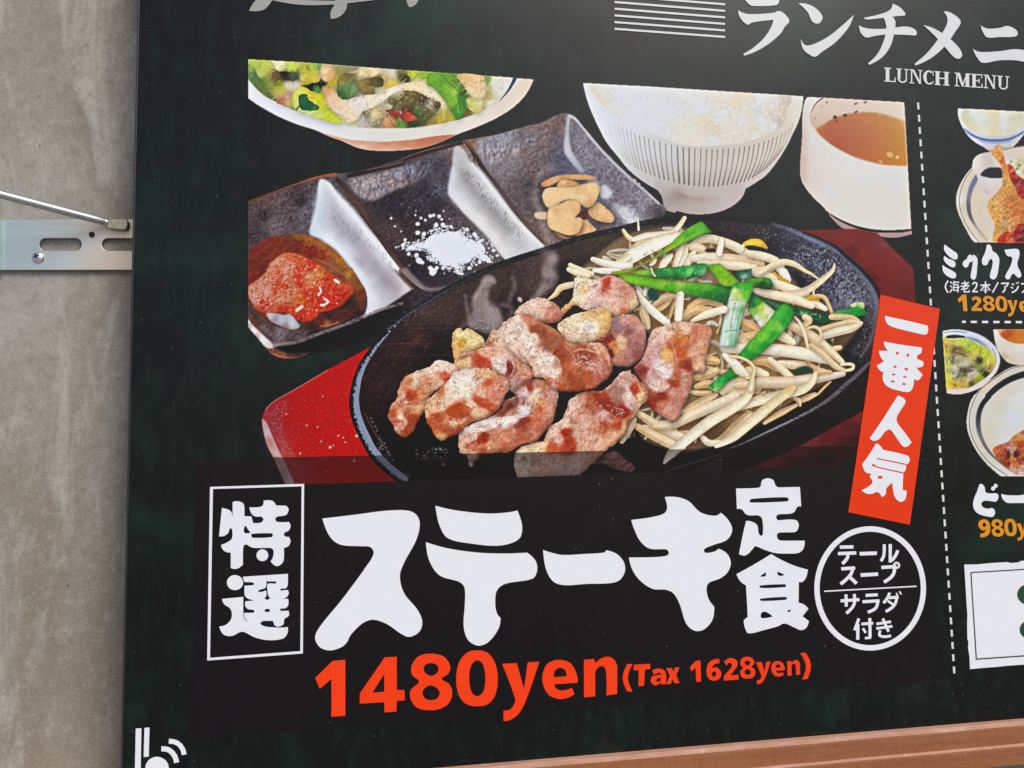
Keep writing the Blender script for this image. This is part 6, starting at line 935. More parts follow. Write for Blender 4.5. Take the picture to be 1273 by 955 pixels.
# ------------------------------------------------------------------ setting
WALL_Y = 0.062
o = finish('wall', *box(-2.2, 3.2, WALL_Y, WALL_Y + .25, -.02, 3.4), m_wall, None); tag(o, 'stained grey-brown concrete wall behind the menu board', None, None, 'structure')
m_pave, N_, L_, B_ = nodes('pavement', rough=.9, spec=.2); f = noise_node(N_, L_, 30, 8, .7); L_.new(ramp(N_, L_, f, [(.3, (.24, .23, .21)), (.7, (.36, .35, .33))]), B_.inputs['Base Color'])
o = finish('pavement', [(-30, -40, 0), (30, -40, 0), (30, 20, 0), (-30, 20, 0)], [(0, 1, 2, 3)], m_pave, None); tag(o, 'grey pavement below the board', None, None, 'structure')

# ------------------------------------------------------------------ menu board
bl = float(px([(160.8, 477)])[0, 0]); zb = float(px([(918, 923)])[0, 2])
BR, BT, TH = bl + 1.72, zb + 1.02, 0.030
board = empty('menu_board', (bl, 0, zb), 'large dark green lunch menu board printed with a sizzling steak set', 'menu board')
o = finish('panel', *box(bl + .0022, BR, 0, TH, zb, BT - .0022), m_board, board)
o = finish('edge_trim', *box(bl, bl + .0021, -.0012, TH, zb, BT), m_edge, board); bevel(o, .0006)
o = finish('edge_trim', *box(bl + .0022, BR, -.0012, TH, BT - .0021, BT), m_edge, board); bevel(o, .0006)
Yc, Yp, Yl = -.0002, -.0004, -.0007
flat('caption_panel', [P('A 243,571.0 1146.6,552.4 1167,847 236,918.5')[0]], m_caption, board, Yc, 'black caption panel under the steak picture')

# printed pictures -> one sheet per printed thing
gxs = X0 + np.arange(CW) / SS; gys = Y0 + np.arange(CH) / SS
GX, GY = np.meshgrid(gxs, gys); WP = px(np.stack([GX.ravel(), GY.ravel()], 1)); WP[:, 1] = Yp
LC = (np.maximum(lin(C.reshape(-1, 3)) - .008, .0012) * GAIN).astype(np.float32)
IDc = ID[:-1, :-1].copy(); byname = {}
for k, (nm, par, lab) in PID.items():
    ys, xs = np.nonzero(IDc == k)
    if len(ys) < 6: continue
    q = np.stack([(ys + 1) * CW + xs, (ys + 1) * CW + xs + 1, ys * CW + xs + 1, ys * CW + xs], 1)
    u, inv = np.unique(q, return_inverse=True); inv = inv.reshape(q.shape)
    me = bpy.data.meshes.new(nm); me.vertices.add(len(u)); me.vertices.foreach_set('co', WP[u].astype(np.float32).ravel())
    me.loops.add(inv.size); me.loops.foreach_set('vertex_index', inv.astype(np.int32).ravel())
    me.polygons.add(len(inv)); me.polygons.foreach_set('loop_start', np.arange(0, inv.size, 4, dtype=np.int32))
    me.update(calc_edges=True)
    at = me.color_attributes.new('Print', 'FLOAT_COLOR', 'POINT'); col4 = np.ones((len(u), 4), np.float32); col4[:, :3] = LC[u]; at.data.foreach_set('color', col4.ravel())
    o = link(nm, me, m_print, byname.get(par, board)); byname.setdefault(nm, o)
    if lab: o['label'] = lab

# ------------------------------------------------------------------ lettering
def glyph(specs, mat=None, Y=Yl, label=None):
    """specs: outline strings; '~' starts a hole"""
    loops = [S(s) for s in specs]
    return flat('character', loops, mat or m_white, board, Y, label)
sq = P('L1 95,130 1083,98 L2 952,822 58,888')[0]; ix = P('L1 126,152 1057,124 L2 928,800 84,862')[0]
flat('caption_frame', [sq, ix], m_white, board, Yl, 'thin white rectangle round the two stacked characters')
glyph(['L1 220,350! 290,370 322,400 325,437! 332,430! 332,290! 380,280 440,300 455,340 455,437! 530,440! 547,510! 630,505 655,475 640,445 570,440 530,410 508,345! 630,338 655,310 657,275! 700,270 755,280 790,325! 895,328! 920,365 900,420 850,435 800,442 780,470 800,497 925,497! 940,545 920,590 885,605 870,630 885,650 925,655! 940,700 920,750 870,772! 868,900 845,940 800,962 760,945 730,910! 755,870 762,800 740,775 700,770 560,770 510,755 480,735 450,745 442,790 440,955! L2 385,0 350,25 310,32 278,22! L1 313,820! 260,812 225,780 210,740! 290,705 325,670 330,600 318,562 300,575 285,615 240,645 190,650!', 'L1 455,550 470,540 490,570 520,610! 480,618 452,605', 'L1 530,622! 740,617 755,637 740,658 545,665! 530,650'], label='bold white brush character in the caption frame')
flat('character_dot', [ell('L1', 645, 848, 62, 62)], m_white, board, Yl - .00003)
flat('character_dot', [ell('L2', 318, 160, 76, 70)], m_white, board, Yl - .00003)
glyph(['L2 392,105! 812,78! 808,190 790,213 745,218 740,235! 810,228! 820,260 800,295 755,307! 815,312! 815,370 790,398 740,405 745,425! 818,423! 820,470 780,500 770,550 725,571 690,560 672,520 640,517 575,521 556,545 600,570 740,580 812,575! 805,640 760,685 620,697 500,670 385,618 300,655 245,658 200,635 170,570! 240,550 285,490 285,430 265,395 215,360 197,312! 396,293! 397,470 410,505 445,530! 408,488 404,442! 490,440 500,428 490,415 440,408 415,380 415,335! 490,325 440,310 410,280 408,188! 490,182 495,168 480,158 405,155!', 'L2 612,140! 622,148 700,150 705,158 695,168 624,172 620,220 630,285 645,300 620,322 595,305 610,285 607,235 570,247 535,243 540,230 600,210 610,180', 'L2 592,420 615,405 645,412 640,430 610,435'], label='second bold white brush character in the caption frame')
glyph(['L3 75,118! 270,95 450,72 590,72 640,105 653,160 630,250 560,380 535,460 560,560 640,660 668,730 650,790 590,820 540,800 460,745 380,718 320,735 250,800 223,850! 190,880 120,900 60,880 32,825 60,760 190,600 330,410 380,325 360,287 300,282 180,272 120,225'], label='large white brush katakana of the dish name')
glyph(['L4 125,42! 250,70 430,88 550,82 612,70! 640,170 620,240 510,278 350,268 200,235 150,160'])
glyph(['L4 68,258! 200,295 380,320 540,325 670,320! 720,370 728,430 700,475 540,505 490,545 480,620 490,680 512,708! 500,770 440,850 380,872 320,840 293,760 300,620 298,530 270,495 150,455 90,370'])
glyph(['L5 25,375! 80,393 150,407 300,400 410,392 425,377! 490,400 535,450 543,510 510,565 450,585 300,590 160,598 90,575 45,500'])
glyph(['L5 795,40! 880,42 950,70 1010,130 1060,152 1120,158 1150,140! 1200,190 1222,250 1190,310 1100,345 1045,370 1050,393 1110,385 1135,367! 1190,400 1213,460 1190,520 1140,558 1080,580 1060,610 1070,680 1108,735! 1095,820 1040,880 980,885 930,840 890,720 850,650 800,627 720,622 640,570 590,500 568,423! 740,420 810,410 820,390 805,372 700,367 640,320 600,240 583,185! 700,170 790,145 810,110'])
glyph(['L6 140,165! 400,158 430,140 450,70 515,45 580,65 610,130 640,153! 898,147! 913,380! 870,382 830,445 780,465 640,475 615,508 640,545! 850,540 885,600 860,670 820,685 650,690 625,715 640,770 700,785! 955,785! 940,880 880,930 740,938 600,930 470,890 370,850 340,880 300,925 245,962 175,945! 215,740 260,548! 330,560 390,600 410,700 440,728 460,700 450,530 410,487 300,485 250,465 210,415 150,408!', 'L6 298,312 330,287! 740,270 765,295 745,320! 320,333'])
glyph(['L7 465,70! 560,125 680,180 827,225! 810,300 775,345 738,345! 735,550! 790,570 833,610! 775,685! 838,735! 810,800 760,822 700,800 620,762 580,758 540,780 400,820 240,853 205,800 192,725! 232,690! 225,550 215,380! 160,340 120,270! 300,170', 'L7 357,290 410,250! 410,285 375,295', 'L7 525,243! 592,275 560,287 532,278', 'L7 350,382 605,368! 612,385 600,397! 360,405', 'L7 355,512 610,493! 620,510 605,523! 365,533', 'L7 362,665 385,640 430,650 480,688! 370,703', 'L7 620,628! 665,618! 640,645'])

# figures and Latin letters traced once from the large price, reused at other sizes
G = {'1': ['Y1 262,163! 262,533! 170,540! 170,290! 93,355! 63,283! 178,170!'],
     '4': ['Y1 600,142! 600,362! 650,362! 652,430! 600,434! 598,503! 520,510! 518,442! 357,452! 357,385! 520,147!', 'Y1 518,255! 518,372! 440,380!'],
     '8': ['Y1 835,118 910,138 952,200 940,250 895,285 945,320 966,380 940,450 880,485 810,493 730,475 688,415 690,360 745,303 700,260 694,205 730,145 780,122', 'Y1 825,180 865,195 874,220 860,250 826,265 785,245 775,215 790,190', 'Y1 820,328 865,348 882,378 865,415 825,426 785,415 768,380 780,350'],
     '0': ['Y1 1130,97 1200,115 1248,180 1266,280 1250,390 1205,450 1130,467 1055,450 1008,390 992,285 1010,180 1060,115', 'Y1 1130,163 1165,185 1182,250 1182,320 1165,380 1130,400 1098,380 1080,320 1080,240 1098,185'],
     'y': ['K8 575,440! 648,437! 684,562! 702,433! 760,429! 692,620 655,685 610,714 582,717! 582,667! 612,662 633,640 640,612'],
     'e': ['K8 858,418 915,438 946,500 947,533! 830,540! 845,565 880,570 920,558! 932,590! 890,610 850,613 800,590 772,530 775,480 800,435', 'K8 858,458 885,470 892,500! 828,505! 835,472'],
     'n': ['K8 975,415! 1026,411! 1033,432! 1070,405 1110,402 1140,435 1143,480! 1143,585! 1088,592! 1088,490 1080,455 1060,447 1035,470 1032,510! 1032,597! 975,602!'],
     '(': ['Y2 545,107! 566,107! 548,160 566,213! 545,213! 528,160'],
     'T': ['Y2 570,110! 632,106! 632,126! 612,128! 609,188! 588,190! 588,130! 570,131!'],
     'a': ['Y2 660,123 682,130 690,150! 690,182! 672,184! 669,176! 650,187 632,175 635,155 655,148 671,147! 665,139 642,147! 637,130!', 'Y2 669,159! 655,162 652,172 667,171'],
     'x': ['Y2 690,124! 711,122! 718,137! 724,121! 742,120! 729,149! 742,178! 722,179! 715,163! 708,181! 690,183! 704,151!'],
     '6': ['Y2 890,90! 890,106! 872,110 862,125! 880,121 897,140 891,162 870,170 850,162 842,135 850,105 870,92', 'Y2 870,135 878,145 870,156 861,147'],
     '2': ['Y2 908,97! 930,84 955,92 958,112 945,132 932,149! 962,147! 962,165! 907,169! 907,152! 930,125 938,110 930,101 916,112!']}
G = {k: [px(S(s)) for s in v] for k, v in G.items()}
def put(ch, tl, xl, yt, xr, yb, mat, Y=Yl, flip=False, turn=False, name='character'):
    """lay a traced letter into a box given by its top-left and bottom-right photo points"""
    W = [w.copy() for w in G[ch]]; a = np.concatenate(W); lo, hi = a.min(0), a.max(0)
    x0, y0, s = TILES[tl]; q = px([(x0 + xl / s, y0 + (yt + yb) / 2 / s), (x0 + xr / s, y0 + (yt + yb) / 2 / s), (x0 + (xl + xr) / 2 / s, y0 + yt / s), (x0 + (xl + xr) / 2 / s, y0 + yb / s)])
    L = []
    for w in W:
        u = (w[:, 0] - lo[0]) / (hi[0] - lo[0]); v = (w[:, 2] - lo[2]) / (hi[2] - lo[2])
        if flip or turn: u = 1 - u
        if turn: v = 1 - v
        L.append(np.stack([q[0, 0] + u * (q[1, 0] - q[0, 0]), np.full(len(u), Y), q[3, 2] + v * (q[2, 2] - q[3, 2])], 1))
    V = np.concatenate(L); tri = tessellate_polygon([[Vector((p[0], p[2], 0)) for p in w] for w in L]); F_ = []
    for a_, b_, c_ in tri:
        cr = (V[b_][0] - V[a_][0]) * (V[c_][2] - V[a_][2]) - (V[b_][2] - V[a_][2]) * (V[c_][0] - V[a_][0])
        if abs(cr) > 1e-14: F_.append((a_, b_, c_) if cr > 0 else (a_, c_, b_))
    return finish(name, V, F_, mat, board)
put('1', 'Y1', 63, 166, 262, 536, m_red)['label'] = 'orange-red figure of the large price'
put('4', 'Y1', 357, 145, 652, 508, m_red); put('8', 'Y1', 686, 118, 966, 493, m_red); put('0', 'Y1', 992, 97, 1266, 467, m_red)
put('y', 'K8', 575, 432, 760, 715, m_red); put('e', 'K8', 771, 418, 947, 613, m_red); put('n', 'K8', 975, 405, 1144, 598, m_red)
put('(', 'Y2', 527, 107, 566, 212, m_red); put('T', 'Y2', 569, 108, 632, 190, m_red); put('a', 'Y2', 632, 124, 691, 187, m_red); put('x', 'Y2', 690, 121, 742, 182, m_red)
put('1', 'Y2', 780, 95, 821, 175, m_red); put('6', 'Y2', 842, 89, 898, 170, m_red); put('2', 'Y2', 906, 85, 962, 168, m_red); put('8', 'Y2', 968, 80, 1026, 163, m_red)
put('y', 'Y2', 1030, 99, 1086, 182, m_red); put('e', 'Y2', 1086, 96, 1138, 155, m_red); put('n', 'Y2', 1146, 93, 1195, 150, m_red); put('(', 'Y2', 1197, 64, 1236, 165, m_red, flip=True)
for ch, a in zip('1280ye', [(262, 620, 360, 798), (405, 640, 520, 798), (532, 635, 660, 800), (668, 635, 795, 805), (800, 680, 912, 858), (922, 690, 1040, 812)]): put(ch, 'Q1', *a, m_amber)
put('n', 'Q1', 1060, 690, 1165, 808, m_amber)
put('6', 'Q2', 290, 570, 458, 820, m_amber, turn=True); put('8', 'Q2', 470, 568, 642, 812, m_amber); put('0', 'Q2', 650, 560, 822, 806, m_amber); put('y', 'Q2', 828, 625, 985, 868, m_amber)

# soup-and-salad roundel
flat('roundel', [ell('L8', 457, 458, 390, 434, 72, 0.0), ell('L8', 457, 458, 353, 396, 72)], m_white, board, Yl, 'white ring round the side-dish note')
KANA = [[([(245, 170), (340, 168)], 23), ([(232, 215), (360, 210)], 23), ([(300, 205), (297, 245), (262, 286)], 23)], [([(383, 216), (503, 212)], 25)], [([(555, 150), (552, 225), (532, 268)], 21), ([(597, 148), (597, 276)], 22), ([(590, 268), (620, 250), (650, 192)], 22)],
        [([(255, 321), (352, 315)], 23), ([(338, 310), (318, 365), (250, 428)], 23), ([(308, 372), (362, 424)], 23)], [([(390, 365), (512, 358)], 25)], [([(535, 312), (640, 305)], 23), ([(628, 300), (615, 365), (553, 414)], 23)],
        [([(250, 545), (382, 536)], 21), ([(288, 500), (290, 585)], 21), ([(345, 497), (344, 570), (290, 632)], 21)], [([(425, 507), (510, 502)], 21), ([(403, 551), (522, 544)], 21), ([(512, 540), (495, 595), (440, 624)], 21)],
        [([(592, 488), (580, 520), (550, 560)], 20), ([(588, 524), (655, 518)], 20), ([(643, 515), (625, 575), (565, 620)], 20), ([(580, 545), (628, 578)], 16), ([(638, 490), (650, 512)], 10), ([(660, 478), (674, 500)], 10)],
        [([(378, 668), (348, 750)], 20), ([(371, 705), (370, 815)], 22), ([(395, 707), (478, 700)], 19), ([(454, 665), (456, 800)], 21), ([(462, 801), (420, 805)], 17), ([(406, 736), (426, 768)], 17)],
        [([(500, 706), (602, 690)], 18), ([(500, 738), (612, 722)], 18), ([(545, 668), (585, 760)], 19), ([(528, 752), (522, 785), (560, 795), (602, 788)], 18)]]
for g in KANA: strokes('character', 'L8', g, m_white, board, Yl)
flat('character', [ell('L8', 641, 297, 25, 25, 20), ell('L8', 641, 297, 11, 11, 20)], m_white, board, Yl - .0001)
strokes('divider_line', 'L8', [([(135, 478), (780, 443)], 9)], m_white, board, Yl, smooth=False)
for g in [[([(158, 470), (128, 535), (158, 602)], 16)], [([(180, 482), (200, 500)], 14), ([(178, 525), (196, 540)], 14), ([(178, 597), (200, 560)], 14), ([(226, 474), (210, 512)], 13), ([(220, 490), (277, 487)], 13), ([(221, 515), (215, 578)], 12), ([(215, 575), (272, 575)], 12), ([(266, 515), (262, 598)], 13), ([(204, 545), (280, 543)], 12), ([(221, 516), (268, 514)], 12)],
          [([(300, 500), (372, 496)], 13), ([(337, 474), (337, 530)], 14), ([(290, 531), (390, 525)], 13), ([(380, 486), (298, 572)], 13), ([(330, 548), (331, 596)], 14), ([(331, 592), (388, 592)], 13), ([(384, 592), (385, 572)], 11), ([(372, 545), (335, 566)], 12)],
          [([(420, 512), (440, 491), (466, 502), (456, 545), (420, 590)], 16), ([(418, 590), (480, 589)], 15)], [([(506, 521), (612, 516)], 15), ([(560, 478), (560, 606)], 15), ([(555, 520), (508, 580)], 14), ([(565, 520), (612, 576)], 14), ([(538, 577), (584, 575)], 13)],
          [([(697, 488), (636, 600)], 15)], [([(728, 501), (815, 498)], 16), ([(808, 498), (786, 536)], 15), ([(770, 528), (768, 570), (742, 598)], 16)], [([(845, 503), (868, 517)], 15), ([(834, 538), (858, 553)], 15), ([(843, 599), (888, 575), (916, 528)], 16), ([(890, 490), (900, 507)], 9), ([(908, 484), (918, 502)], 9)], [([(945, 505), (1020, 500)], 16), ([(1010, 500), (998, 555), (955, 600)], 16)]]: strokes('character', 'Q1', g, m_white, board, Yl)
# dish names on the right
for s in ['Q1 120,80! 160,110 215,150 255,180 258,230 235,243 190,225 140,180 112,130', 'Q1 118,203! 165,235 210,250 235,275 235,310 215,328 170,310 125,270 110,235', 'Q1 98,300! 140,330 200,362 238,390 242,430 220,446 165,430 115,390 96,340',
          'Q1 400,190 425,215 420,260 390,275 375,310 350,330 320,310 316,275 340,248 360,235 370,205', 'Q1 425,188! 455,205 475,240 470,330 462,420 440,460 410,450 400,420 415,330 425,250', 'Q1 575,85! 600,80 625,105 635,145 680,180 708,230 705,310 690,400 670,445 640,457 610,435 612,390 630,330 638,260 620,235 595,260 580,295 550,305 525,285 525,235 555,170',
          'Q1 765,138! 830,130 900,128 925,150 925,210 905,270 910,320 940,380 946,420 920,440 890,420 865,395 840,410 825,445 795,457 773,430 790,385 830,310 850,240 840,213 800,205 780,180',
          'Q2 303,85! 330,75 365,100 382,140 390,190 440,207 535,205! 565,225 568,275 540,318 500,322 420,310 355,318 330,355 355,400 420,422 480,412 515,440 518,500 485,535 430,532 320,505 245,455 215,370 230,280 270,180', 'Q2 608,215! 700,232 850,235 920,225! 1120,235! 1120,340! 800,342 690,338 640,300 615,255']: glyph([s])
flat('character_dot', [ell('Q2', 494, 140, 28, 29, 20)], m_white, board, Yl - .00003); flat('character_dot', [ell('Q2', 530, 102, 28, 29, 20)], m_white, board, Yl - .00006)
# heading
for s in ['H1 822,-30! 830,0 850,25 875,37 1000,34 1025,22 1030,-30!', 'H1 790,60! 805,72 850,85 1000,77 1020,67 1045,72 1080,105 1088,130 1065,155 1040,195 980,250 900,300 825,329! 819,318! 880,280 940,225 980,165 997,118! 930,125 870,135 845,147 815,125 793,90',
          'Z5 155,18! 200,22 245,45 275,85 262,115 240,118 222,105 200,60', 'Z5 167,195! 190,225 225,222 300,185 370,130 430,75! 405,135 340,210 270,260 240,282 215,275 180,245', 'Z5 478,90! 560,72 610,50 622,20! 660,40 685,75 640,82 560,92 490,98', 'Z5 454,127! 500,143 600,143 690,133 735,150 738,175 700,175 600,172 540,178 490,187 465,165',
          'Z5 872,58! 910,65 958,108 930,160 880,230 810,290 735,326! 729,318! 790,265 850,190 890,120 890,85', 'Z5 1057,128! 1090,143 1150,140 1190,130 1230,148 1240,170 1225,183 1150,185 1090,187 1070,165', 'Z5 1018,243! 1050,258 1150,255 1230,245 1300,262 1300,308 1230,300 1150,300 1065,312 1035,280']: glyph([s], m_title)
glyph(['Z5 572,84! 622,86! 635,110 628,170 610,230 570,285 506,323! 500,315! 545,270 575,210 590,150 585,110'], m_title, Yl - .0001); glyph(['Z5 772,125! 830,145 900,190 950,240 965,275 950,292 925,285 880,235 830,180'], m_title, Yl - .0001)
def serif(xa, xb, parts):
    """roman capital inside the slanting LUNCH MENU line; parts are quads in (0..1, 0..1) with y up"""
    V, Fc = [], []
    for i, q in enumerate(parts):
        pts = []
        for u, v in q:
            x = xa + u * (xb - xa); b = 475 + (x - 463) * .0655; t = 393 + (x - 460) * .0717
            pts.append((1000 + x / 4.663, (b + v * (t - b)) / 4.663))
        w = px(pts); w[:, 1] = Yl - i * .00002; b0 = len(V); V += list(w); n = len(w)
        ar = sum(w[j - 1][0] * w[j][2] - w[j][0] * w[j - 1][2] for j in range(n)); f = list(range(b0, b0 + n)); Fc.append(f if ar > 0 else f[::-1])
    finish('character', V, Fc, m_title, board)
def R(a, b, c, d): return [(a, b), (c, b), (c, d), (a, d)]
def arc(cx, cy, rx, ry, t, a0, a1, n=14, tv=None):
    out = []; tv = tv or t
    for i in range(n):
        p, q = math.radians(a0 + (a1 - a0) * i / n), math.radians(a0 + (a1 - a0) * (i + 1) / n)
        out.append([(cx + rx * math.cos(p), cy + ry * math.sin(p)), (cx + rx * math.cos(q), cy + ry * math.sin(q)), (cx + (rx - t) * math.cos(q), cy + (ry - tv) * math.sin(q)), (cx + (rx - t) * math.cos(p), cy + (ry - tv) * math.sin(p))])
    return out
cN = [R(.12, 0, .22, 1), R(0, 0, .36, .07), R(0, .93, .30, 1), [(.16, 1), (.36, 1), (.92, 0), (.74, 0)], R(.78, 0, .88, 1), R(.66, .93, 1, 1)]
cU = [R(.12, .25, .34, 1), R(0, .93, .46, 1), R(.76, .25, .86, 1), R(.64, .93, 1, 1)] + arc(.49, .27, .37, .29, .14, 180, 360, tv=.10)
for xa, xb, p in [(460, 526, [R(.14, 0, .46, 1), R(0, 0, .6, .07), R(0, .93, .62, 1), R(.5, 0, 1, .08), [(.86, 0), (1, 0), (1, .34), (.93, .34)]]), (530, 602, cU), (606, 682, cN), (686, 748, arc(.54, .5, .54, .52, .30, 50, 310, 20, tv=.10) + [R(.86, .66, .94, .98), R(.88, .10, .96, .26)]),
                  (752, 838, [R(.08, 0, .32, 1), R(0, 0, .42, .07), R(0, .93, .42, 1), R(.68, 0, .92, 1), R(.58, 0, 1, .07), R(.58, .93, 1, 1), R(.3, .46, .7, .55)]), (868, 960, [R(.10, 0, .18, 1), R(0, 0, .30, .07), R(0, .93, .24, 1), [(.12, 1), (.34, 1), (.56, .12), (.46, .0)], [(.46, 0), (.54, 0), (.82, 1), (.74, 1)], R(.70, 0, .92, 1), R(.60, 0, 1, .07), R(.76, .93, 1, 1)]),
                  (963, 1030, [R(.12, 0, .42, 1), R(0, 0, .5, .07), R(0, .93, .5, 1), R(.4, 0, 1, .08), R(.4, .92, .96, 1), R(.4, .47, .72, .55), R(.66, .34, .74, .68), R(.90, .0, 1, .30), R(.88, .72, .96, 1)]), (1036, 1110, cN), (1115, 1186, cU)]: serif(xa, xb, p)
for k in range(6): strokes('heading_rule', 'H1', [([(65, -25 + k * 39.2), (712, 28 + k * 38.2)], 12)], m_title, board, Yl, smooth=False)
for s in ['H2 100,70! 125,25 155,-10 180,-40 240,-40 247,-5 240,15 200,60 150,74', 'H2 618,122! 616,80 640,32 655,-20 715,-20 718,50 690,95 650,118', 'H2 1090,-30 1100,20 1115,50! 1150,35 1175,-5 1170,-30']: flat('logo_stroke', [S(s)], m_logo, board, Yl, None)
flat('logo_stroke', [S('H2 238,2! 360,26 480,36 640,31 780,17 900,2! 880,-8 760,2 640,8 480,4 330,-4')], m_logo, board, Yl - .0001, 'pale grey flourish of the script logo')
# dashed dividers
for k in range(48):
    f = (k * 15.23) / 716.0; f2 = (k * 15.23 + 8.4) / 716.0
    if f2 > 1.01: break
    q = lambda t_: np.array((1140.8 + 45.5 * t_, 128 + 716 * t_))
    flat('dash', [ribbon_loops(np.array([q(f), q(f2)]), 2.7)], m_title, board, Yl)
for k, xc in enumerate([328, 435, 556, 678, 800, 921, 1042]):
    strokes('dash', 'Q1', [([(xc - (20 if k == 0 else 33), 914 + k * .6), (xc + (20 if k == 0 else 33), 914.5 + k * .6)], 24)], m_white, board, Yl, smooth=False)
# red banner
flat('banner', [P('B1 345,42 812,155 B2 540,910 83,817')[0]], m_banner, board, -.0010, 'slanting orange-red popularity banner')
Yb = -.0013
glyph(['B1 375,210! 560,250 715,288! 718,330 700,358 620,345 430,295 390,265'], Y=Yb, label='white character on the red banner')
glyph(['B1 367,413! 520,440 668,460! 665,500 632,522! 632,552! 680,575 675,610 625,620! 675,675! 640,718 605,710! 600,770 570,810 480,800 400,770 362,720 365,655! 335,640 312,603! 370,570! 340,530 330,485! 400,488! 375,450'] , Y=Yb)
for x, y, a, b, r_ in [(475, 505, 12, 11, 0), (558, 521, 11, 13, 0), (457, 612, 14, 9, -.2), (545, 630, 15, 10, .5), (445, 673, 15, 7, .1), (535, 693, 15, 7, .1), (438, 728, 15, 8, .1), (527, 748, 15, 8, .1)]: flat('character_gap', [ell('B1', x, y, a, b, 16, r_)], m_banner, board, Yb - .0001)
glyph(['B2 450,-48! 490,-30 507,0 470,60 440,120 450,160 500,225 552,298! 520,330 490,330 450,280 400,210 380,203 350,225 310,275 270,288 240,270! 330,140 400,30'], Y=Yb)
glyph(['B2 290,305! 320,325 340,355! 520,397 537,420 530,450 510,466! 508,500 490,527! 485,650! 515,658! 505,720 470,740 430,710 412,640 408,598! 365,640 360,680 332,706! 300,668 250,682 210,675 180,655! 260,600 240,552! 250,535 210,520 190,480 185,460! 230,400'], Y=Yb)
strokes('character_gap', 'B2', [([(297, 418), (512, 463)], 9)], m_banner, board, Yb - .0001, smooth=False); strokes('character_gap', 'B2', [([(260, 468), (300, 484), (492, 526)], 9)], m_banner, board, Yb - .0001, smooth=False)
flat('character_gap', [ell('B2', 318, 558, 18, 11, 18)], m_banner, board, Yb - .0001); flat('character_gap', [ell('B2', 270, 469, 13, 9, 16, .4)], m_banner, board, Yb - .00014)
# torn white notice box
flat('notice_box', [P('Q3 102,123 200,121 290,112 400,106 430,112 480,108 495,98 640,86 1400,40 1400,760 640,812 430,826 330,836 250,842 142,852 138,760 128,700 132,668 124,640 122,540 124,470 117,380 113,300 108,220')[0]], m_white, board, Yl, 'torn-edged white notice box with green frame')
strokes('notice_frame', 'Q3', [([(148, 178), (380, 165), (1300, 105)], 8), ([(148, 176), (158, 340), (172, 560), (186, 786)], 8), ([(183, 782), (330, 772), (1300, 705)], 9)], m_line, board, Yl - .0002, smooth=False)
flat('notice_dot', [ell('Q3', 545, 331, 74, 70)], m_green, board, Yl - .0002); flat('notice_dot', [ell('Q3', 560, 576, 72, 66)], m_green, board, Yl - .0002)
# no-smoke / contactless style pictogram at the foot
flat('pictogram', [P('I1 308,270 382,266 368,1100 290,1100')[0]], m_white, board, Yl, 'white pictogram at the foot of the board'); flat('pictogram', [P('I1 422,262 489,256 479,640 412,646')[0]], m_white, board, Yl); flat('pictogram', [ell('I1', 588, 795, 155, 152)], m_white, board, Yl)
strokes('pictogram', 'I1', [([(645, 538), (740, 552), (812, 620), (848, 720)], 68)], m_white, board, Yl); strokes('pictogram', 'I1', [([(744, 437), (850, 460), (920, 532), (945, 616)], 64)], m_white, board, Yl)

# ------------------------------------------------------------------ wall bracket
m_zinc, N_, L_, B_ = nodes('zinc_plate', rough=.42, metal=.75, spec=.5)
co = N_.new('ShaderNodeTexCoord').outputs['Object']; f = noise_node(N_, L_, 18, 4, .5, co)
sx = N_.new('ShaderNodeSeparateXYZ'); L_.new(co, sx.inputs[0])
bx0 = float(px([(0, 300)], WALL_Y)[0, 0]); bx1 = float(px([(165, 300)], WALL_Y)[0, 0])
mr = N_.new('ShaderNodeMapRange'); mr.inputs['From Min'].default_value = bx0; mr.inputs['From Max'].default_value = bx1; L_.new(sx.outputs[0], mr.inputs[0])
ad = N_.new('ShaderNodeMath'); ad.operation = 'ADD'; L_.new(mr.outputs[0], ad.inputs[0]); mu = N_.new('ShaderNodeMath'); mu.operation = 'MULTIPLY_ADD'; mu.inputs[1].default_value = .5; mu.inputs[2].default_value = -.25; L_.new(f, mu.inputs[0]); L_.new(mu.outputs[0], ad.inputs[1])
L_.new(ramp(N_, L_, ad.outputs[0], [(.05, (.50, .60, .60)), (.55, (.60, .63, .61)), (.85, (.74, .60, .47)), (1, (.76, .58, .44))]), B_.inputs['Base Color'])  # bluish-to-peach run: chromate tint with reflected colour painted in
f3 = noise_node(N_, L_, 120, 4, .6, co, mapscale=(.2, 1, 2)); L_.new(ramp(N_, L_, f3, [(.3, .36), (.7, .48)]), B_.inputs['Roughness'])
m_steel, N_, L_, B_ = nodes('galvanised_steel', rough=.46, metal=1.0); f = noise_node(N_, L_, 160, 5, .6); L_.new(ramp(N_, L_, f, [(.3, (.38, .39, .40)), (.7, (.52, .52, .51))]), B_.inputs['Base Color'])
m_tab, N_, L_, B_ = nodes('yellowed_steel', rough=.5, metal=.6); f = noise_node(N_, L_, 300, 6, .7); L_.new(ramp(N_, L_, f, [(.35, (.34, .32, .22)), (.7, (.56, .53, .42))]), B_.inputs['Base Color'])
m_screw, N_, L_, B_ = nodes('screw_steel', rough=.3, metal=.9); f = noise_node(N_, L_, 200, 4, .6); L_.new(ramp(N_, L_, f, [(.3, (.60, .60, .64)), (.7, (.76, .76, .80))]), B_.inputs['Base Color'])
m_hole, N_, L_, B_ = nodes('dark_bolt', rough=.5, metal=.4); f = noise_node(N_, L_, 200, 4, .6); L_.new(ramp(N_, L_, f, [(.3, (.012, .012, .014)), (.7, (.03, .03, .034))]), B_.inputs['Base Color'])

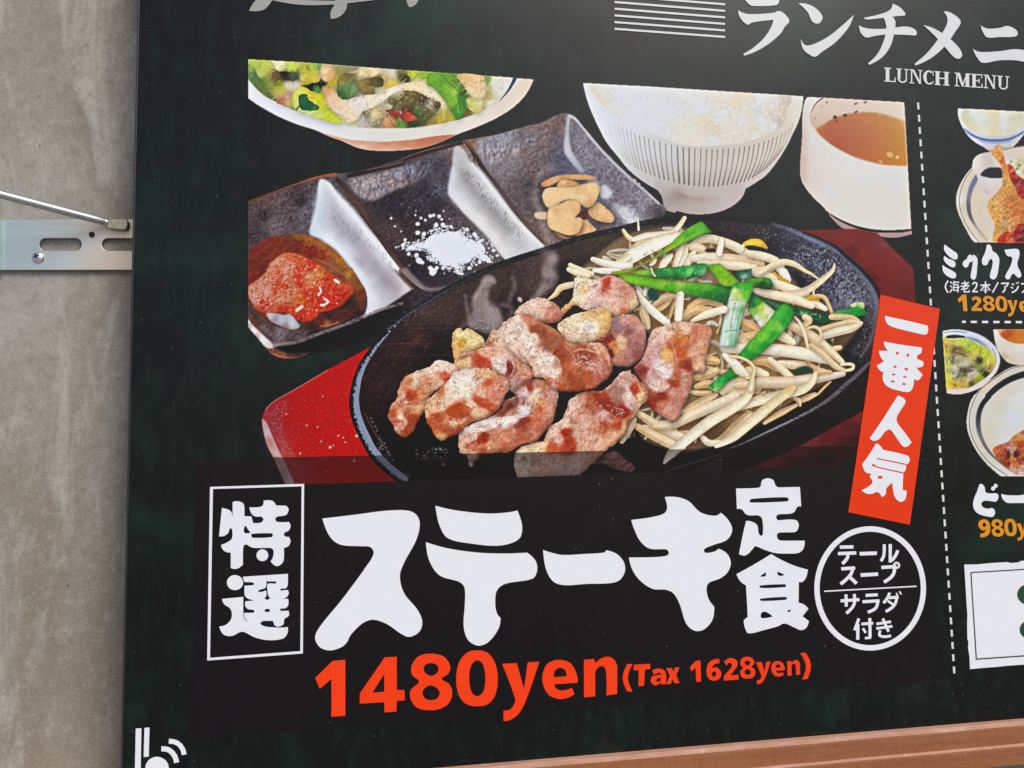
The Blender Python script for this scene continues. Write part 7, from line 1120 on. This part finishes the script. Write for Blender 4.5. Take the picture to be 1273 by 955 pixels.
YF = WALL_Y - .0055; YBk = YF + .0022
def plate(name, loops, y0, y1, mat, parent, bev=.0005):
    W = [px(l, y0) for l in loops]; n = sum(map(len, W)); Vf = np.concatenate(W); Vb = Vf.copy(); Vb[:, 1] = y1
    tri = tessellate_polygon([[Vector((p[0], p[2], 0)) for p in w] for w in W]); Fc = []
    for a, b, c_ in tri:
        cr = (Vf[b][0] - Vf[a][0]) * (Vf[c_][2] - Vf[a][2]) - (Vf[b][2] - Vf[a][2]) * (Vf[c_][0] - Vf[a][0])
        t3 = (a, b, c_) if cr > 0 else (a, c_, b); Fc.append(t3); Fc.append(tuple(i + n for i in t3[::-1]))
    b0 = 0
    for li, w in enumerate(W):
        k = len(w); ar = sum(w[j - 1][0] * w[j][2] - w[j][0] * w[j - 1][2] for j in range(k)); ccw = ar > 0
        for j in range(k):
            a, b = b0 + j, b0 + (j + 1) % k
            if (li == 0) != ccw: a, b = b, a
            Fc.append((b, a, a + n, b + n))
        b0 += k
    o = finish(name, np.concatenate([Vf, Vb]), Fc, mat, parent); bevel(o, bev, 2); return o
tile('BK', 0, 220, 7.072)
def slot(xl, xr, yt, yb):
    x0, y0, s = TILES['BK']; r = (yb - yt) / 2; yc = (yt + yb) / 2
    a = np.linspace(np.pi / 2, 3 * np.pi / 2, 12); l = np.stack([xl + r + r * np.cos(a), yc - r * np.sin(a)], 1); a = a + np.pi; q = np.stack([xr - r + r * np.cos(a), yc - r * np.sin(a)], 1)
    p = np.concatenate([l, q]); return np.stack([x0 + p[:, 0] / s, y0 + p[:, 1] / s], 1)
wb = px([(60, 335)], YF)[0]
br = empty('wall_bracket', (float(wb[0]), YF, float(wb[2])), 'slotted zinc-plated steel bracket fixed to the concrete behind the board edge', 'bracket')
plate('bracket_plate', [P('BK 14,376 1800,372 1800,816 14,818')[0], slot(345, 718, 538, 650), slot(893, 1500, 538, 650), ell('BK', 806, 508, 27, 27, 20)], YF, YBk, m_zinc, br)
x_ = px(P('BK 14,370 14,820 -260,820 -260,370')[0], YF - .012)
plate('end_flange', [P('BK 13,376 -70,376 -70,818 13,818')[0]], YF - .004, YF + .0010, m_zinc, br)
def lathe(name, c, prof, mat, parent, n=28):
    """turned part on an axis along -Y; prof = [(radius, forward offset)]"""
    V, Fc = [], []
    for r, h in prof:
        for i in range(n): a = 2 * math.pi * i / n; V.append((c[0] + r * math.cos(a), c[1] - h, c[2] + r * math.sin(a)))
    for k in range(len(prof) - 1):
        for i in range(n): j = (i + 1) % n; Fc.append((k * n + i, k * n + j, (k + 1) * n + j, (k + 1) * n + i))
    Fc.append(tuple(range((len(prof) - 1) * n, len(prof) * n)))
    return finish(name, V, Fc, mat, parent, smooth=True)
sc_ = px(P('BK 338,710')[0], YF)[0]; ru = 48 / 7.072 * MM * 1.07
screw = lathe('screw', sc_, [(ru, -.001), (ru, .0006), (ru * .93, .0016), (ru * .75, .0026), (ru * .45, .0033), (ru * .1, .0036)], m_screw, br); screw['label'] = 'pan-head cross screw'
for th in (.45, .45 + math.pi / 2):     # cross recess
    c_, s_ = math.cos(th), math.sin(th); L2, w2 = ru * .46, ru * .11; V = []
    cx_, cz_ = sc_[0] - ru * .15, sc_[2] + ru * .12
    for dy in (-.0030, -.0042):
        for a, b in ((-L2, -w2), (L2, -w2), (L2, w2), (-L2, w2)): V.append((cx_ + a * c_ - b * s_, sc_[1] + dy - (.00004 if th > 1 else 0), cz_ + a * s_ + b * c_))
    finish('cross_recess', V, [(4, 5, 6, 7), (3, 2, 1, 0), (0, 1, 5, 4), (1, 2, 6, 5), (2, 3, 7, 6), (3, 0, 4, 7)], m_hole, screw)
bc_ = px(P('BK 806,508')[0], YF)[0]; rb = 25 / 7.072 * MM * 1.07
lathe('sunk_bolt', bc_, [(rb, -.0045), (rb, -.0008), (rb * .55, -.0006), (rb * .45, -.0012)], m_hole, br)

# stay rod hooked over the bracket
p0 = px([(134.8, 277.2)], YF - .006)[0]; p1 = px([(0, 241.6)], YF - .052)[0]; pe = p0 + (p1 - p0) * 2.4
rod = empty('stay_rod', tuple(map(float, p0)), 'round galvanised stay rod with flattened end bolted over the bracket', 'rod')
d = Vector(p1 - p0).normalized(); u_ = d.cross(Vector((0, 1, 0))).normalized(); v_ = d.cross(u_); V, Fc, n = [], [], 24; rr = 9.6 / 2 * MM * 1.0
ks = [0, .02, .06, .5, 1.0]
for k, f in enumerate(ks):
    c_ = Vector(p0) + (Vector(pe) - Vector(p0)) * f; q = rr * (.72 if k == 0 else 1)
    for i in range(n): a = 2 * math.pi * i / n; V.append(tuple(c_ + u_ * q * math.cos(a) + v_ * q * math.sin(a)))
for k in range(len(ks) - 1):
    for i in range(n): j = (i + 1) % n; Fc.append((k * n + i, k * n + j, (k + 1) * n + j, (k + 1) * n + i))
Fc.append(tuple(range(n))); Fc.append(tuple(range((len(ks) - 1) * n, len(ks) * n))[::-1])
finish('shaft', V, Fc, m_steel, rod, smooth=True)
plate('flat_end', [P('BK 938,374 1095,372 1116,384 1118,420 1108,458 1040,460 945,446')[0]], YF - .0080, YF - .0034, m_tab, rod, .0007)
plate('bolt_edge', [P('BK 1080,376 1118,374 1136,402 1138,432 1126,462 1085,466')[0]], YF - .0034, YF + .0004, m_hole, rod, .0005)

# ------------------------------------------------------------------ wooden ledge
m_wood, N_, L_, B_ = nodes('painted_wood', rough=.55, spec=.35)
co = N_.new('ShaderNodeTexCoord').outputs['Object']; g1 = noise_node(N_, L_, 9, 6, .6, co, mapscale=(.25, 1, 6)); g2 = noise_node(N_, L_, 160, 5, .65, co, mapscale=(.12, 1, 1)); g3 = noise_node(N_, L_, 60, 8, .75, co); g4 = noise_node(N_, L_, 260, 3, .5, co, mapscale=(1, 1, .15))
c = ramp(N_, L_, g1, [(.3, (.20, .066, .026)), (.55, (.265, .095, .036)), (.75, (.33, .125, .048))])
c = mix(N_, L_, ramp(N_, L_, g2, [(.5, 0.), (.72, .35)]), c, (.36, .16, .075)); c = mix(N_, L_, ramp(N_, L_, g4, [(.35, .22), (.5, 0.)]), c, (.15, .05, .02)); c = mix(N_, L_, ramp(N_, L_, g3, [(.64, 0.), (.72, .55)]), c, (.60, .42, .31))
L_.new(c, B_.inputs['Base Color']); bp = N_.new('ShaderNodeBump'); bp.inputs['Strength'].default_value = .35; bp.inputs['Distance'].default_value = .0008; L_.new(g2, bp.inputs['Height']); L_.new(bp.outputs[0], B_.inputs['Normal'])
m_worn_lit, N_, L_, B_ = nodes('worn_lit_wood', rough=.7, spec=.3)  # paler wood: wear plus the brightness of the lit top, put into the colour
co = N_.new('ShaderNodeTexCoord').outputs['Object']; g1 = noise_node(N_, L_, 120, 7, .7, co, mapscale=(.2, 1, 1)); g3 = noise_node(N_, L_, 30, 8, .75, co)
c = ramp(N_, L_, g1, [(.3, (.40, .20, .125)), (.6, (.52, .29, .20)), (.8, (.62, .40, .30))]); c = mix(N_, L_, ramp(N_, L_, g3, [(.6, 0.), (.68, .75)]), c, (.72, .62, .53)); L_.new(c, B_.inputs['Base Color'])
xl_, xr_ = bl - .35, BR + .3
ledge = empty('wooden_ledge', (0, 0, zb - .05), 'brown painted wooden ledge with worn top and painted edge highlight under the menu board', 'ledge')
def sweep(name, prof, mat):
    n = len(prof); NX = 60; V, Fc = [], []; rg = np.random.default_rng(5)
    for i in range(NX + 1):
        x = xl_ + (xr_ - xl_) * i / NX; j_ = rg.normal(0, .00035, 2)
        for y, z in prof: V.append((x, y + j_[0], zb + z))
    for i in range(NX):
        for k in range(n): l = (k + 1) % n; Fc.append((i * n + k, i * n + l, (i + 1) * n + l, (i + 1) * n + k))
    Fc.append(tuple(range(n))[::-1]); Fc.append(tuple(range(NX * n, NX * n + n)))
    return finish(name, V, Fc, mat, ledge)
o = sweep('top_strip', [(WALL_Y, -.004), (WALL_Y, 0), (-.0085, 0), (-.0112, -.0010), (-.0116, -.004)], m_worn_lit)
o = sweep('upper_board', [(WALL_Y, -.0225), (WALL_Y, -.0041), (-.0108, -.0041), (-.0124, -.0052), (-.0136, -.0225)], m_wood)
o = sweep('edge_highlight', [(-.0126, -.0240), (-.0126, -.0226), (-.0152, -.0226), (-.0172, -.0231), (-.0178, -.0240)], m_worn_lit)  # added pale strip: highlight along the arris put in as colour and shape
o = sweep('lower_board', [(WALL_Y, -.0435), (WALL_Y, -.0241), (-.0170, -.0241), (-.0186, -.0254), (-.0196, -.0435)], m_wood)
